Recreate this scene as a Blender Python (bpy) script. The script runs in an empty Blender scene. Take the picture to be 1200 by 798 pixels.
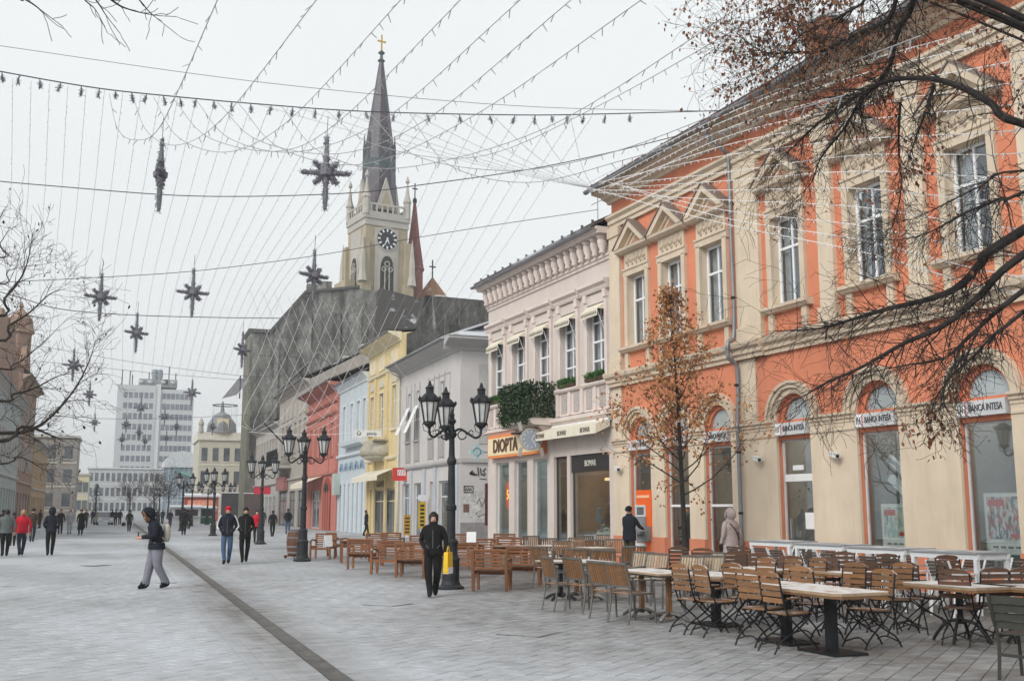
import bpy, bmesh, math, random
from mathutils import Vector, Matrix, noise
R = math.radians
SC = bpy.context.scene
COL = SC.collection
random.seed(7)
# ------------------------------------------------------------------ camera, sky, sun, exposure
FPX = 1235.0                                   # focal length in pixels of the 1200 px wide photograph
EYE = Vector((0, 0, 1.72)); PITCH = math.atan(198 / FPX); YAW = R(20.394)
cam = bpy.data.cameras.new('camera'); cam.sensor_width = 36; cam.lens = FPX / 1200 * 36
cam.clip_start = 0.1; cam.clip_end = 3000
camo = bpy.data.objects.new('camera', cam); COL.objects.link(camo)
camo.location = EYE; camo.rotation_euler = (math.pi / 2 + PITCH, 0, -YAW); SC.camera = camo
SUN_EL, SUN_AZ = R(34), R(238)                 # azimuth from north (+y) clockwise: behind the camera, to its left
world = bpy.data.worlds.new('World'); SC.world = world; world.use_nodes = True
wn, wl = world.node_tree.nodes, world.node_tree.links
wn.clear()
sky = wn.new('ShaderNodeTexSky'); sky.sky_type = 'NISHITA'; sky.sun_disc = False
sky.sun_elevation = SUN_EL; sky.sun_rotation = SUN_AZ; sky.dust_density = 6; sky.air_density = 1.5
hs = wn.new('ShaderNodeHueSaturation'); hs.inputs['Saturation'].default_value = .12
wl.new(sky.outputs[0], hs.inputs['Color'])
mx = wn.new('ShaderNodeMix'); mx.data_type = 'RGBA'; mx.inputs['Factor'].default_value = .82
mx.inputs['B'].default_value = (7.15, 7.42, 7.5, 1)     # closed cloud deck
wl.new(hs.outputs[0], mx.inputs['A'])
bg = wn.new('ShaderNodeBackground'); bg.inputs['Strength'].default_value = .1
wtc = wn.new('ShaderNodeTexCoord'); wno = wn.new('ShaderNodeTexNoise'); wno.inputs['Scale'].default_value = 1.7; wno.inputs['Detail'].default_value = 4
wl.new(wtc.outputs['Generated'], wno.inputs['Vector'])
wmr = wn.new('ShaderNodeMapRange'); wl.new(wno.outputs['Fac'], wmr.inputs[0]); wmr.inputs[1].default_value = .3; wmr.inputs[2].default_value = .7; wmr.inputs[3].default_value = .955; wmr.inputs[4].default_value = 1.045
wvm = wn.new('ShaderNodeVectorMath'); wvm.operation = 'SCALE'; wl.new(mx.outputs['Result'], wvm.inputs[0]); wl.new(wmr.outputs[0], wvm.inputs['Scale'])   # faint cloud texture
wl.new(wvm.outputs[0], bg.inputs['Color'])
wo = wn.new('ShaderNodeOutputWorld'); wl.new(bg.outputs[0], wo.inputs['Surface'])
sl = bpy.data.lights.new('sun', 'SUN'); sl.energy = 1.5; sl.angle = R(24); sl.color = (1, .96, .9)
so = bpy.data.objects.new('sun', sl); COL.objects.link(so)
sd = Vector((math.sin(SUN_AZ) * math.cos(SUN_EL), math.cos(SUN_AZ) * math.cos(SUN_EL), math.sin(SUN_EL)))
so.rotation_euler = (-sd).to_track_quat('-Z', 'Y').to_euler(); so.location = sd * 60
SC.view_settings.view_transform = 'Standard'; SC.view_settings.look = 'None'
SC.view_settings.exposure = .48; SC.view_settings.gamma = 1; SC.view_settings.use_curve_mapping = False
SC.cycles.volume_bounces = 0; SC.cycles.max_bounces = 6; SC.cycles.transparent_max_bounces = 12
SC.cycles.volume_max_steps = 64

# ------------------------------------------------------------------ helpers
FW = Vector((math.sin(YAW) * math.cos(PITCH), math.cos(YAW) * math.cos(PITCH), math.sin(PITCH)))
RT = Vector((math.cos(YAW), -math.sin(YAW), 0)); UP = RT.cross(FW)
def at(x, y, d):                               # point seen at photo pixel (x, y), d metres deep
    return EYE + (FW * FPX + RT * (x - 600) + UP * (399 - y)) * (d / FPX)
def gr(x, y, z=0.0):                           # the same, on the level z
    r = FW * FPX + RT * (x - 600) + UP * (399 - y)
    return EYE + r * ((z - EYE.z) / r.z)

def O(name, me, parent=None, loc=None, rz=None):
    o = bpy.data.objects.new(name, me); COL.objects.link(o)
    if parent is not None: o.parent = parent
    if loc is not None: o.location = loc
    if rz is not None: o.rotation_euler = (0, 0, rz)
    return o
def tag(o, label, cat, group=None):
    o['label'] = label; o['category'] = cat
    if group: o['group'] = group
    return o
def T(name, label, cat, loc=(0, 0, 0), rz=0, group=None):
    return tag(O(name, None, None, loc, rz), label, cat, group)
def copy_tree(o, parent=None):
    c = o.copy(); COL.objects.link(c); c.parent = parent
    for ch in list(o.children): copy_tree(ch, c)
    return c

class MB:
    def __init__(s): s.v = []; s.f = []; s.m = []
    def add(s, vs, fs, m=0):
        b = len(s.v); s.v += [tuple(p) for p in vs]; s.f += [tuple(b + i for i in f) for f in fs]; s.m += [m] * len(fs); return s
    def box(s, x0, x1, y0, y1, z0, z1, m=0):
        return s.add([(x, y, z) for z in (z0, z1) for y in (y0, y1) for x in (x0, x1)],
                     [(0, 2, 3, 1), (4, 5, 7, 6), (0, 1, 5, 4), (2, 6, 7, 3), (0, 4, 6, 2), (1, 3, 7, 5)], m)
    def quad(s, a, b, c, d, m=0): return s.add([a, b, c, d], [(0, 1, 2, 3)], m)
    def bar(s, p, q, w, h, m=0, up=(0, 0, 1)):
        p, q = Vector(p), Vector(q); d = (q - p).normalized(); u = Vector(up)
        if abs(d.dot(u)) > .98: u = Vector((1, 0, 0))
        a = d.cross(u).normalized() * (w / 2); b = a.cross(d).normalized() * (h / 2)
        vs = [c + i * a + j * b for c in (p, q) for i, j in ((-1, -1), (1, -1), (1, 1), (-1, 1))]
        return s.add(vs, [(3, 2, 1, 0), (4, 5, 6, 7), (0, 1, 5, 4), (1, 2, 6, 5), (2, 3, 7, 6), (3, 0, 4, 7)], m)
    def tube(s, pts, r, n=6, m=0, caps=True, sq=1.0):
        pts = [Vector(p) for p in pts]; k = len(pts)
        rs = r if isinstance(r, (list, tuple)) else [r] * k
        vs = []; a = None
        for i, p in enumerate(pts):
            d = (pts[min(i + 1, k - 1)] - pts[max(i - 1, 0)]).normalized()
            if a is None:
                a = d.orthogonal().normalized()
            else:
                a = (a - d * a.dot(d))
                a = a.normalized() if a.length > 1e-6 else d.orthogonal().normalized()
            b = d.cross(a)
            for j in range(n):
                t = 2 * math.pi * j / n
                vs.append(p + (a * math.cos(t) + b * math.sin(t) * sq) * rs[i])
        fs = [(i * n + j, i * n + (j + 1) % n, (i + 1) * n + (j + 1) % n, (i + 1) * n + j) for i in range(k - 1) for j in range(n)]
        if caps: fs += [tuple(range(n - 1, -1, -1)), tuple((k - 1) * n + j for j in range(n))]
        return s.add(vs, fs, m)
    def lathe(s, prof, n=12, c=(0, 0, 0), m=0, a0=0.0, sx=1.0, sy=1.0):
        vs = []; k = len(prof)
        for r, z in prof:
            for j in range(n):
                t = a0 + 2 * math.pi * j / n
                vs.append((c[0] + r * math.cos(t) * sx, c[1] + r * math.sin(t) * sy, c[2] + z))
        fs = [(i * n + j, i * n + (j + 1) % n, (i + 1) * n + (j + 1) % n, (i + 1) * n + j) for i in range(k - 1) for j in range(n)]
        fs += [tuple(range(n - 1, -1, -1)), tuple((k - 1) * n + j for j in range(n))]
        return s.add(vs, fs, m)
    def prism(s, poly, fn, t0, t1, m=0):       # poly of (a, b); fn(a, b, t) -> xyz
        n = len(poly)
        vs = [fn(a, b, t) for t in (t0, t1) for a, b in poly]
        fs = [tuple(range(n - 1, -1, -1)), tuple(n + i for i in range(n))] + [(i, (i + 1) % n, n + (i + 1) % n, n + i) for i in range(n)]
        return s.add(vs, fs, m)
    def prof(s, poly, u0, u1, m=0):            # profile of (w, z) run along u
        return s.prism(poly, lambda a, b, t: (t, a, b), u0, u1, m)
    def plate(s, poly, w0, w1, m=0):           # outline of (u, z) with thickness along w
        return s.prism(poly, lambda a, b, t: (a, t, b), w0, w1, m)
    def me(s, name, mats, smooth=False, fix=False):
        me = bpy.data.meshes.new(name); me.from_pydata(s.v, [], s.f)
        for mt in (mats if isinstance(mats, (list, tuple)) else [mats]): me.materials.append(mt)
        if any(s.m): me.polygons.foreach_set('material_index', s.m)
        if smooth: me.polygons.foreach_set('use_smooth', [True] * len(s.f))
        if fix:
            b = bmesh.new(); b.from_mesh(me); bmesh.ops.recalc_face_normals(b, faces=b.faces); b.to_mesh(me); b.free()
        me.update(); return me
    def o(s, name, mats, parent=None, loc=None, rz=None, smooth=False, fix=True):
        return O(name, s.me(name, mats, smooth, fix), parent, loc, rz)

def spline(pts, n=6):                          # Catmull-Rom through 3D points
    P = [Vector(p) for p in pts]; P = [P[0] * 2 - P[1]] + P + [P[-1] * 2 - P[-2]]; out = []
    for i in range(1, len(P) - 2):
        a, b, c, d = P[i - 1:i + 3]
        for k in range(n):
            t = k / n
            out.append(.5 * ((2 * b) + (c - a) * t + (2 * a - 5 * b + 4 * c - d) * t * t + (3 * b - a - 3 * c + d) * t ** 3))
    out.append(P[-2]); return out

def text_me(txt, size, mat, ext=.006, sx=1.0, bold=0.0):
    cu = bpy.data.curves.new('t', 'FONT'); cu.body = txt; cu.size = size; cu.extrude = ext; cu.offset = bold
    cu.align_x = 'CENTER'; cu.align_y = 'CENTER'; cu.resolution_u = 2
    o = bpy.data.objects.new('t', cu); COL.objects.link(o)
    bpy.context.view_layer.update()
    me = bpy.data.meshes.new_from_object(o.evaluated_get(bpy.context.evaluated_depsgraph_get()))
    bpy.data.objects.remove(o); bpy.data.curves.remove(cu)
    me.materials.clear(); me.materials.append(mat)
    if sx != 1: me.transform(Matrix.Diagonal((sx, 1, 1, 1)))
    return me
TXM = Matrix(((-1, 0, 0, 0), (0, 0, 1, 0), (0, 1, 0, 0), (0, 0, 0, 1)))   # lettering that faces the facade's local +y
def text(name, txt, size, mat, parent, u, w, z, sx=1.0, ext=.006, rot=0, bold=0.0):
    me = text_me(txt, size, mat, ext, sx, bold)
    if rot: me.transform(Matrix.Rotation(rot, 4, 'Z'))
    me.transform(TXM); return O(name, me, parent, (u, w, z))

# ------------------------------------------------------------------ materials
_M = {}
def nt(name):
    m = bpy.data.materials.new(name); m.use_nodes = True
    return m, m.node_tree.nodes, m.node_tree.links, m.node_tree.nodes['Principled BSDF']
def mathn(n, l, op, a, b=None, clamp=False):
    x = n.new('ShaderNodeMath'); x.operation = op; x.use_clamp = clamp
    for i, v in enumerate((a, b)):
        if v is None: continue
        if hasattr(v, 'default_value'): l.new(v, x.inputs[i])
        else: x.inputs[i].default_value = v
    return x.outputs[0]
def mixc(n, l, f, a, b, mode='MIX'):
    x = n.new('ShaderNodeMix'); x.data_type = 'RGBA'; x.blend_type = mode
    for k, v in (('Factor', f), ('A', a), ('B', b)):
        if hasattr(v, 'default_value'): l.new(v, x.inputs[k])
        elif k == 'Factor': x.inputs[k].default_value = v
        else: x.inputs[k].default_value = tuple(v) + (1,) if len(v) == 3 else v
    return x.outputs['Result']
def noisen(n, l, vec, scale, detail=5, rough=.6):
    x = n.new('ShaderNodeTexNoise'); x.inputs['Scale'].default_value = scale; x.inputs['Detail'].default_value = detail
    x.inputs['Roughness'].default_value = rough; l.new(vec, x.inputs['Vector']); return x.outputs['Fac']
def ramp(n, l, f, lo, hi, a=0.0, b=1.0):
    x = n.new('ShaderNodeMapRange'); x.clamp = True
    l.new(f, x.inputs[0])
    for i, v in enumerate((lo, hi, a, b)): x.inputs[i + 1].default_value = v
    return x.outputs[0]
def scaled(n, l, vec, s):
    x = n.new('ShaderNodeVectorMath'); x.operation = 'MULTIPLY'; l.new(vec, x.inputs[0]); x.inputs[1].default_value = s; return x.outputs[0]

def M(name, col, rough=.75, var=.12, scale=1.5, bump=.15, bscale=30, metal=0.0, spec=.3, dirt=0.0, dirtcol=(.16, .15, .14),
      snow=0.0, stretch=(1, 1, 1), emit=0.0):
    if name in _M: return _M[name]
    m, n, l, p = nt(name); _M[name] = m
    g = n.new('ShaderNodeNewGeometry'); pos = g.outputs['Position']
    f = noisen(n, l, scaled(n, l, pos, stretch), scale, 6)
    c = mixc(n, l, ramp(n, l, f, .3, .7), [x * (1 - var) for x in col], [min(1, x * (1 + var)) for x in col])
    if dirt:
        s = noisen(n, l, scaled(n, l, pos, (2.2, 2.2, .28)), 1.3, 8, .7)
        c = mixc(n, l, ramp(n, l, s, .48, .72, 0, dirt), c, dirtcol)
    if snow:
        sp = n.new('ShaderNodeSeparateXYZ'); l.new(g.outputs['Normal'], sp.inputs[0])
        s = mathn(n, l, 'MULTIPLY', ramp(n, l, sp.outputs['Z'], .3, .75), ramp(n, l, noisen(n, l, pos, 2.6, 6, .65), .62 - .5 * snow, .78 - .4 * snow))
        c = mixc(n, l, s, c, (.74, .76, .79))
    l.new(c, p.inputs['Base Color'])
    p.inputs['Roughness'].default_value = rough; p.inputs['Metallic'].default_value = metal
    p.inputs['Specular IOR Level'].default_value = spec
    if emit:
        l.new(c, p.inputs['Emission Color']); p.inputs['Emission Strength'].default_value = emit
    if bump:
        b = n.new('ShaderNodeBump'); b.inputs['Strength'].default_value = bump; b.inputs['Distance'].default_value = .02
        l.new(noisen(n, l, pos, bscale, 4), b.inputs['Height']); l.new(b.outputs[0], p.inputs['Normal'])
    return m
def glassmat(name, tint=(.9, .93, .93), refl=.5):          # shop glass: see-through with a mirror share
    m, n, l, p = nt(name); n.remove(p)
    t = n.new('ShaderNodeBsdfTransparent'); t.inputs[0].default_value = tint + (1,)
    gl = n.new('ShaderNodeBsdfGlossy'); gl.inputs['Roughness'].default_value = .02; gl.inputs[0].default_value = (.95, .97, 1, 1)
    lw_ = n.new('ShaderNodeLayerWeight'); lw_.inputs[0].default_value = .5
    fr = mathn(n, l, 'MULTIPLY', mathn(n, l, 'POWER', lw_.outputs['Facing'], 5.0), .9)
    x = n.new('ShaderNodeMixShader'); l.new(mathn(n, l, 'ADD', fr, refl * .11, True), x.inputs[0])
    l.new(t.outputs[0], x.inputs[1]); l.new(gl.outputs[0], x.inputs[2])
    l.new(x.outputs[0], n['Material Output'].inputs[0]); return m
def tilemat(name, col, snow=.3, scale=7.0):                # roof tiles with lying snow
    m, n, l, p = nt(name)
    tc = n.new('ShaderNodeTexCoord'); g = n.new('ShaderNodeNewGeometry')
    wv = n.new('ShaderNodeTexWave'); wv.bands_direction = 'X'; wv.inputs['Scale'].default_value = scale; wv.inputs['Distortion'].default_value = .6
    l.new(tc.outputs['Object'], wv.inputs['Vector'])
    wz = n.new('ShaderNodeTexWave'); wz.bands_direction = 'Z'; wz.wave_profile = 'SAW'; wz.inputs['Scale'].default_value = scale * .7; wz.inputs['Distortion'].default_value = .5
    l.new(tc.outputs['Object'], wz.inputs['Vector'])
    f = noisen(n, l, g.outputs['Position'], 1.2, 7, .7)
    c = mixc(n, l, f, [x * .5 for x in col], [x * 1.4 for x in col])
    s = noisen(n, l, scaled(n, l, g.outputs['Position'], (1, .6, 1.6)), .35, 8, .68)
    c = mixc(n, l, ramp(n, l, s, .64 - .3 * snow, .70 - .25 * snow), c, (.72, .74, .77))
    l.new(c, p.inputs['Base Color']); p.inputs['Roughness'].default_value = .8
    b = n.new('ShaderNodeBump'); b.inputs['Strength'].default_value = .7; b.inputs['Distance'].default_value = .05
    l.new(mathn(n, l, 'ADD', wv.outputs['Fac'], wz.outputs['Fac']), b.inputs['Height']); l.new(b.outputs[0], p.inputs['Normal'])
    return m
def woodmat(name, col, snow=0.0, rough=.55):
    m, n, l, p = nt(name); g = n.new('ShaderNodeNewGeometry'); tc = n.new('ShaderNodeTexCoord')
    f = noisen(n, l, scaled(n, l, tc.outputs['Object'], (3, 22, 22)), 2.0, 6, .65)
    f2 = noisen(n, l, g.outputs['Position'], .9, 3)
    c = mixc(n, l, ramp(n, l, f, .3, .7), [x * .62 for x in col], [x * 1.25 for x in col])
    oi = n.new('ShaderNodeObjectInfo'); c = mixc(n, l, ramp(n, l, f2, .35, .65, 0, .45), c, [x * .55 for x in col])
    c = mixc(n, l, ramp(n, l, oi.outputs['Random'], 0, 1, 0, .5), c, [min(1, .25 * x + .03) for x in col])
    if snow:
        sp = n.new('ShaderNodeSeparateXYZ'); l.new(g.outputs['Normal'], sp.inputs[0])
        s = mathn(n, l, 'MULTIPLY', ramp(n, l, sp.outputs['Z'], .6, .9), ramp(n, l, noisen(n, l, g.outputs['Position'], 5, 6, .7), .62 - .42 * snow, .72 - .34 * snow, 0, .92))
        c = mixc(n, l, s, c, (.72, .72, .73))
    l.new(c, p.inputs['Base Color']); p.inputs['Roughness'].default_value = rough; p.inputs['Specular IOR Level'].default_value = .3
    b = n.new('ShaderNodeBump'); b.inputs['Strength'].default_value = .25; b.inputs['Distance'].default_value = .01
    l.new(f, b.inputs['Height']); l.new(b.outputs[0], p.inputs['Normal']); return m

ORANGE = M('orange_plaster', (.62, .225, .128), .85, .10, .8, .12, 60, dirt=.55, dirtcol=(.47, .19, .12))
BEIGE = M('beige_plaster', (.65, .545, .42), .85, .09, .9, .12, 60, dirt=.45, dirtcol=(.45, .37, .28))
BEIGE2 = M('beige_moulding', (.60, .50, .385), .85, .10, 1.4, .15, 50, dirt=.35, dirtcol=(.30, .26, .21))
PINK = M('pink_plaster', (.585, .52, .48), .85, .08, .9, .12, 60, dirt=.22, dirtcol=(.4, .34, .32))
PINKM = M('pink_moulding', (.66, .575, .53), .85, .07, 1.2, .12, 60, dirt=.22, dirtcol=(.36, .32, .3))
WHITE = M('white_paint', (.76, .77, .78), .5, .05, 4, .05)
DWHITE = M('grubby_white_paint', (.58, .59, .60), .6, .10, 3, .08)
ZINC = M('zinc_sheet', (.24, .25, .27), .45, .2, 2, .1, metal=.5)
IRON = M('black_iron', (.012, .013, .015), .5, .3, 8, .25, 60, spec=.22)
LAMPIRON = M('lamp_iron', (.022, .025, .029), .5, .3, 5, .3, 50, spec=.25)
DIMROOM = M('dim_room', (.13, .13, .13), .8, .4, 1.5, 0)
DARK = M('dark_interior', (.035, .033, .032), .8, .4, 1.5, 0)
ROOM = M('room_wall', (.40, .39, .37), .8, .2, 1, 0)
GLASS = glassmat('shop_glass', (.85, .89, .89), 1.1)
WGLASS = glassmat('window_glass', (.85, .88, .9), 1.0)
FGLASS = M('far_glass', (.11, .125, .14), .12, .5, .45, 0, spec=.8)
CURT = M('curtain', (.55, .55, .54), .9, .15, 5, .2)
WOOD = woodmat('oiled_wood', (.29, .118, .05), .35)
WOODL = woodmat('slat_wood', (.30, .15, .066), .3)
WOODP = woodmat('pale_slat_wood', (.50, .40, .29), .3)
TOPW = woodmat('table_top_wood', (.46, .33, .21), .62)
ALU = M('grey_aluminium', (.14, .135, .125), .45, .15, 6, .05, metal=.4, snow=.25)
WHITEM = M('white_metal', (.70, .72, .74), .4, .06, 6, .03)
DSLAT = M('dark_slat', (.075, .06, .05), .6, .25, 6, .1, snow=.2)
SNOW = M('lying_snow', (.76, .78, .81), .9, .06, 4, .3, 18)
BARK = M('dark_bark', (.030, .026, .024), .9, .35, 9, .5, 45)
BARK2 = M('grey_bark', (.05, .042, .036), .9, .3, 9, .5, 45)
LEAF = M('dry_leaf', (.36, .17, .07), .8, .4, 3, 0)
GREEN = M('evergreen_leaf', (.035, .075, .028), .6, .5, 5, 0)
GREEN2 = M('box_leaf', (.06, .16, .035), .6, .4, 5, 0)
# ------------------------------------------------------------------ ground: paved street under thin trodden snow
def pavemat(name, joints):
    m, n, l, p = nt(name); g = n.new('ShaderNodeNewGeometry'); pos = g.outputs['Position']
    oi = n.new('ShaderNodeObjectInfo')
    rnd = mathn(n, l, 'FRACT', mathn(n, l, 'ADD', oi.outputs['Random'], g.outputs['Random Per Island']))
    sp = n.new('ShaderNodeSeparateXYZ'); l.new(pos, sp.inputs[0])
    stone = mixc(n, l, rnd, (.14, .13, .122), (.245, .228, .214))
    stone = mixc(n, l, ramp(n, l, noisen(n, l, pos, 9, 6, .7), .3, .7, 0, .6), stone, (.12, .118, .116))
    ter = mathn(n, l, 'MULTIPLY', ramp(n, l, mathn(n, l, 'ADD', sp.outputs['X'], mathn(n, l, 'MULTIPLY', sp.outputs['Y'], .05)), 5.6, 9.4),
                ramp(n, l, sp.outputs['Y'], 60, 30))
    big = noisen(n, l, scaled(n, l, pos, (1, .45, 1)), .22, 5, .6)
    fine = noisen(n, l, scaled(n, l, pos, (1.0, 2.2, 1)), 2.0, 7, .72)
    cov = mathn(n, l, 'ADD', mathn(n, l, 'MULTIPLY', big, .75), mathn(n, l, 'MULTIPLY', fine, .5))
    cov = mathn(n, l, 'SUBTRACT', cov, mathn(n, l, 'MULTIPLY', ter, .23))
    trk = ramp(n, l, mathn(n, l, 'ABSOLUTE', mathn(n, l, 'ADD', sp.outputs['X'], -2.15)), .2, .85, .15, 0)
    cov = mathn(n, l, 'SUBTRACT', cov, trk)
    s = ramp(n, l, cov, .36, .70, 0, .88)
    spot = ramp(n, l, noisen(n, l, pos, 3.1, 2, .5), .70, .74, 0, .35)
    c = mixc(n, l, s, stone, (.50, .53, .57)); c = mixc(n, l, spot, c, (.13, .125, .12))
    if joints:
        br = n.new('ShaderNodeTexBrick'); mp = n.new('ShaderNodeMapping'); mp.inputs['Rotation'].default_value = (0, 0, R(-40))
        l.new(pos, mp.inputs['Vector']); l.new(mp.outputs[0], br.inputs['Vector']); br.inputs['Scale'].default_value = 1
        br.inputs['Brick Width'].default_value = .42; br.inputs['Row Height'].default_value = .21; br.inputs['Mortar Size'].default_value = .012
        c = mixc(n, l, mathn(n, l, 'MULTIPLY', br.outputs['Fac'], .5), c, (.10, .10, .10))
    l.new(c, p.inputs['Base Color']); p.inputs['Roughness'].default_value = .82; p.inputs['Specular IOR Level'].default_value = .35
    b = n.new('ShaderNodeBump'); b.inputs['Strength'].default_value = .5; b.inputs['Distance'].default_value = .03
    l.new(mathn(n, l, 'ADD', fine, noisen(n, l, pos, 40, 3)), b.inputs['Height']); l.new(b.outputs[0], p.inputs['Normal']); return m
PAVE = pavemat('snowy_paving', False); PAVEJ = pavemat('snowy_paving_far', True)
BED = M('joint_sand', (.13, .125, .12), .95, .2, 8, .2)
ground = MB().add([(-900, -60, -.016), (900, -60, -.016), (900, 1500, -.016), (-900, 1500, -.016)], [(0, 1, 2, 3)]).o('ground', PAVEJ); ground['kind'] = 'structure'
ca, sa = math.cos(R(40)), math.sin(R(40))
def slab_me(L, Wd, j=.009):
    b = MB(); x, y = L / 2 - j / 2, Wd / 2 - j / 2; c = .006
    vs = [(-x, -y, -.02), (x, -y, -.02), (x, y, -.02), (-x, y, -.02), (-x, -y, -c), (x, -y, -c), (x, y, -c), (-x, y, -c),
          (-x + c, -y + c, 0), (x - c, -y + c, 0), (x - c, y - c, 0), (-x + c, y - c, 0)]
    fs = [(0, 1, 5, 4), (1, 2, 6, 5), (2, 3, 7, 6), (3, 0, 4, 7), (4, 5, 9, 8), (5, 6, 10, 9), (6, 7, 11, 10), (7, 4, 8, 11), (8, 9, 10, 11)]
    return vs, fs
SV, SF = slab_me(.42, .21, .008); slab_mesh = MB().add(SV, SF).me('paving_slab', PAVE)
spots = []
for i in range(-95, 130):
    for j in range(-190, 215):
        a = (i + (j % 2) * .5) * .42; b = j * .21
        x, y = a * ca - b * sa, a * sa + b * ca
        if not (8.2 < y < 27 and -6.5 < x < 15.1) or 1.72 < x < 2.78: continue
        v = Vector((x, y, 0)) - EYE; d = v.dot(FW); px = 600 + FPX * v.dot(RT) / d; py = 399 - FPX * v.dot(UP) / d
        if -60 < px < 1260 and py < 860: spots.append((d, 0 if (0 < px < 1200 and py < 800) else 1, x, y, (i * 7 + j * 13) % 5))
spots.sort(key=lambda t: (t[1], t[0]))
near, rest = spots[:300], spots[300:]
for d, q, x, y, k in near:
    o = O('paving_slab', slab_mesh, ground, (x, y, .0015 * (k - 2)), R(40))
b = MB()
for d, q, x, y, k in rest:
    b.add([(x + vx * ca - vy * sa, y + vx * sa + vy * ca, vz + .0015 * (k - 2)) for vx, vy, vz in SV], SF)
pf = b.o('paving_field', PAVE, ground, fix=False); pf['kind'] = 'stuff'
b = MB(); b.box(-6.6, 15.2, 8.0, 27.2, -.0155, -.012); b.o('joint_bed', BED, ground)
COV = M('cover_iron', (.2, .2, .2), .6, .3, 20, .4)
for x_, y_ in ((455, 708), (112, 662), (620, 742)):
    q = gr(x_, y_); o = MB().box(-.34, .34, -.34, .34, .004, .009).o('inspection_cover', COV, ground, q, R(40)); MB().box(-.31, .31, -.31, .31, .009, .011).o('cover_infill', PAVE, o)
# the drain that runs down the street
DRAIN = M('drain_stone', (.11, .105, .10), .8, .35, 3, .4, 30)
drain = O('drain_channel', None); drain['kind'] = 'structure'
gp = [(-.11, 0), (-.06, -.006), (0, -.012), (.06, -.006), (.11, 0)]
def gut(y0, y1): return [(a, y, z + .013) for y in (y0, y1) for a, z in gp], [(i, i + 1, i + 6, i + 5) for i in range(4)]
gm = MB().add(*gut(-.295, .295)).me('drain_stone', DRAIN)
for k in range(58): O('drain_stone', gm, drain, (2.25, 8 + k * .6, .001 * (k % 3)))
em = MB().add([(x_, y_, z_) for z_ in (-.02, .0) for y_ in (-.298, .298) for x_ in (-.0815, .0815)], [(0, 2, 3, 1), (4, 5, 7, 6), (0, 1, 5, 4), (2, 6, 7, 3), (0, 4, 6, 2), (1, 3, 7, 5)]).me('edge_stone', PAVE)
eb = MB()
for k in range(58):
    for q in range(4):
        for sx in (-1, 1):
            x_, y_ = 2.25 + sx * (.194 + .166 * q), 8.15 + k * .6 + .3 * (q % 2)
            if k < 36: O('edge_stone', em, drain, (x_, y_, .010 - .001 * ((k + q) % 3)))
            else: eb.box(x_ - .08, x_ + .08, y_ - .296, y_ + .296, -.01, .010)
eb = eb.o('edge_course', PAVE, drain); eb['kind'] = 'stuff'
b = MB(); b.add(*gut(42.7, 140)); q = b.o('drain_run', DRAIN, drain, (2.25, 0, 0), fix=False); q['kind'] = 'stuff'
# ------------------------------------------------------------------ facade tools: local x runs along the facade, y out to the street, z up
def wallgrid(b, u0, u1, z0, z1, ops, depth=.28, w=0.0, m=0, mr=None):
    mr = m if mr is None else mr
    rects = []
    for o in ops:
        a, c, d, e = o[:4]; arch = len(o) > 4 and o[4]
        rects.append((a, c, d, e + ((c - a) / 2 if arch else 0)))
    us = sorted({u0, u1, *[r[0] for r in rects], *[r[1] for r in rects]}); zs = sorted({z0, z1, *[r[2] for r in rects], *[r[3] for r in rects]})
    us = [u for u in us if u0 <= u <= u1]; zs = [z for z in zs if z0 <= z <= z1]
    for i in range(len(us) - 1):
        for j in range(len(zs) - 1):
            cu, cz = (us[i] + us[i + 1]) / 2, (zs[j] + zs[j + 1]) / 2
            if any(r[0] < cu < r[1] and r[2] < cz < r[3] for r in rects): continue
            b.quad((us[i], w, zs[j]), (us[i + 1], w, zs[j]), (us[i + 1], w, zs[j + 1]), (us[i], w, zs[j + 1]), m)
    for o in ops:
        a, c, d, e = o[:4]; arch = len(o) > 4 and o[4]; k = w - depth
        b.quad((a, w, d), (a, w, e), (a, k, e), (a, k, d), mr); b.quad((c, w, d), (c, k, d), (c, k, e), (c, w, e), mr)
        b.quad((a, w, d), (a, k, d), (c, k, d), (c, w, d), mr)
        if arch:
            r = (c - a) / 2; cx = (a + c) / 2; N = 14
            P = [(cx - r * math.cos(math.pi * i / N), e + r * math.sin(math.pi * i / N)) for i in range(N + 1)]
            for i in range(N):
                (x0, y0), (x1, y1) = P[i], P[i + 1]
                b.quad((x0, w, y0), (x1, w, y1), (x1, k, y1), (x0, k, y0), mr)
                b.quad((x0, w, y0), (x0, w, e + r), (x1, w, e + r), (x1, w, y1), m)
        else:
            b.quad((a, w, e), (c, w, e), (c, k, e), (a, k, e), mr)
def shell(b, u0, u1, z0, z1, D, m=0):          # the other three sides of a house
    b.quad((u0, 0, z0), (u0, 0, z1), (u0, -D, z1), (u0, -D, z0), m); b.quad((u1, 0, z0), (u1, -D, z0), (u1, -D, z1), (u1, 0, z1), m)
    b.quad((u0, -D, z0), (u0, -D, z1), (u1, -D, z1), (u1, -D, z0), m)
_wc = {}
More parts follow.
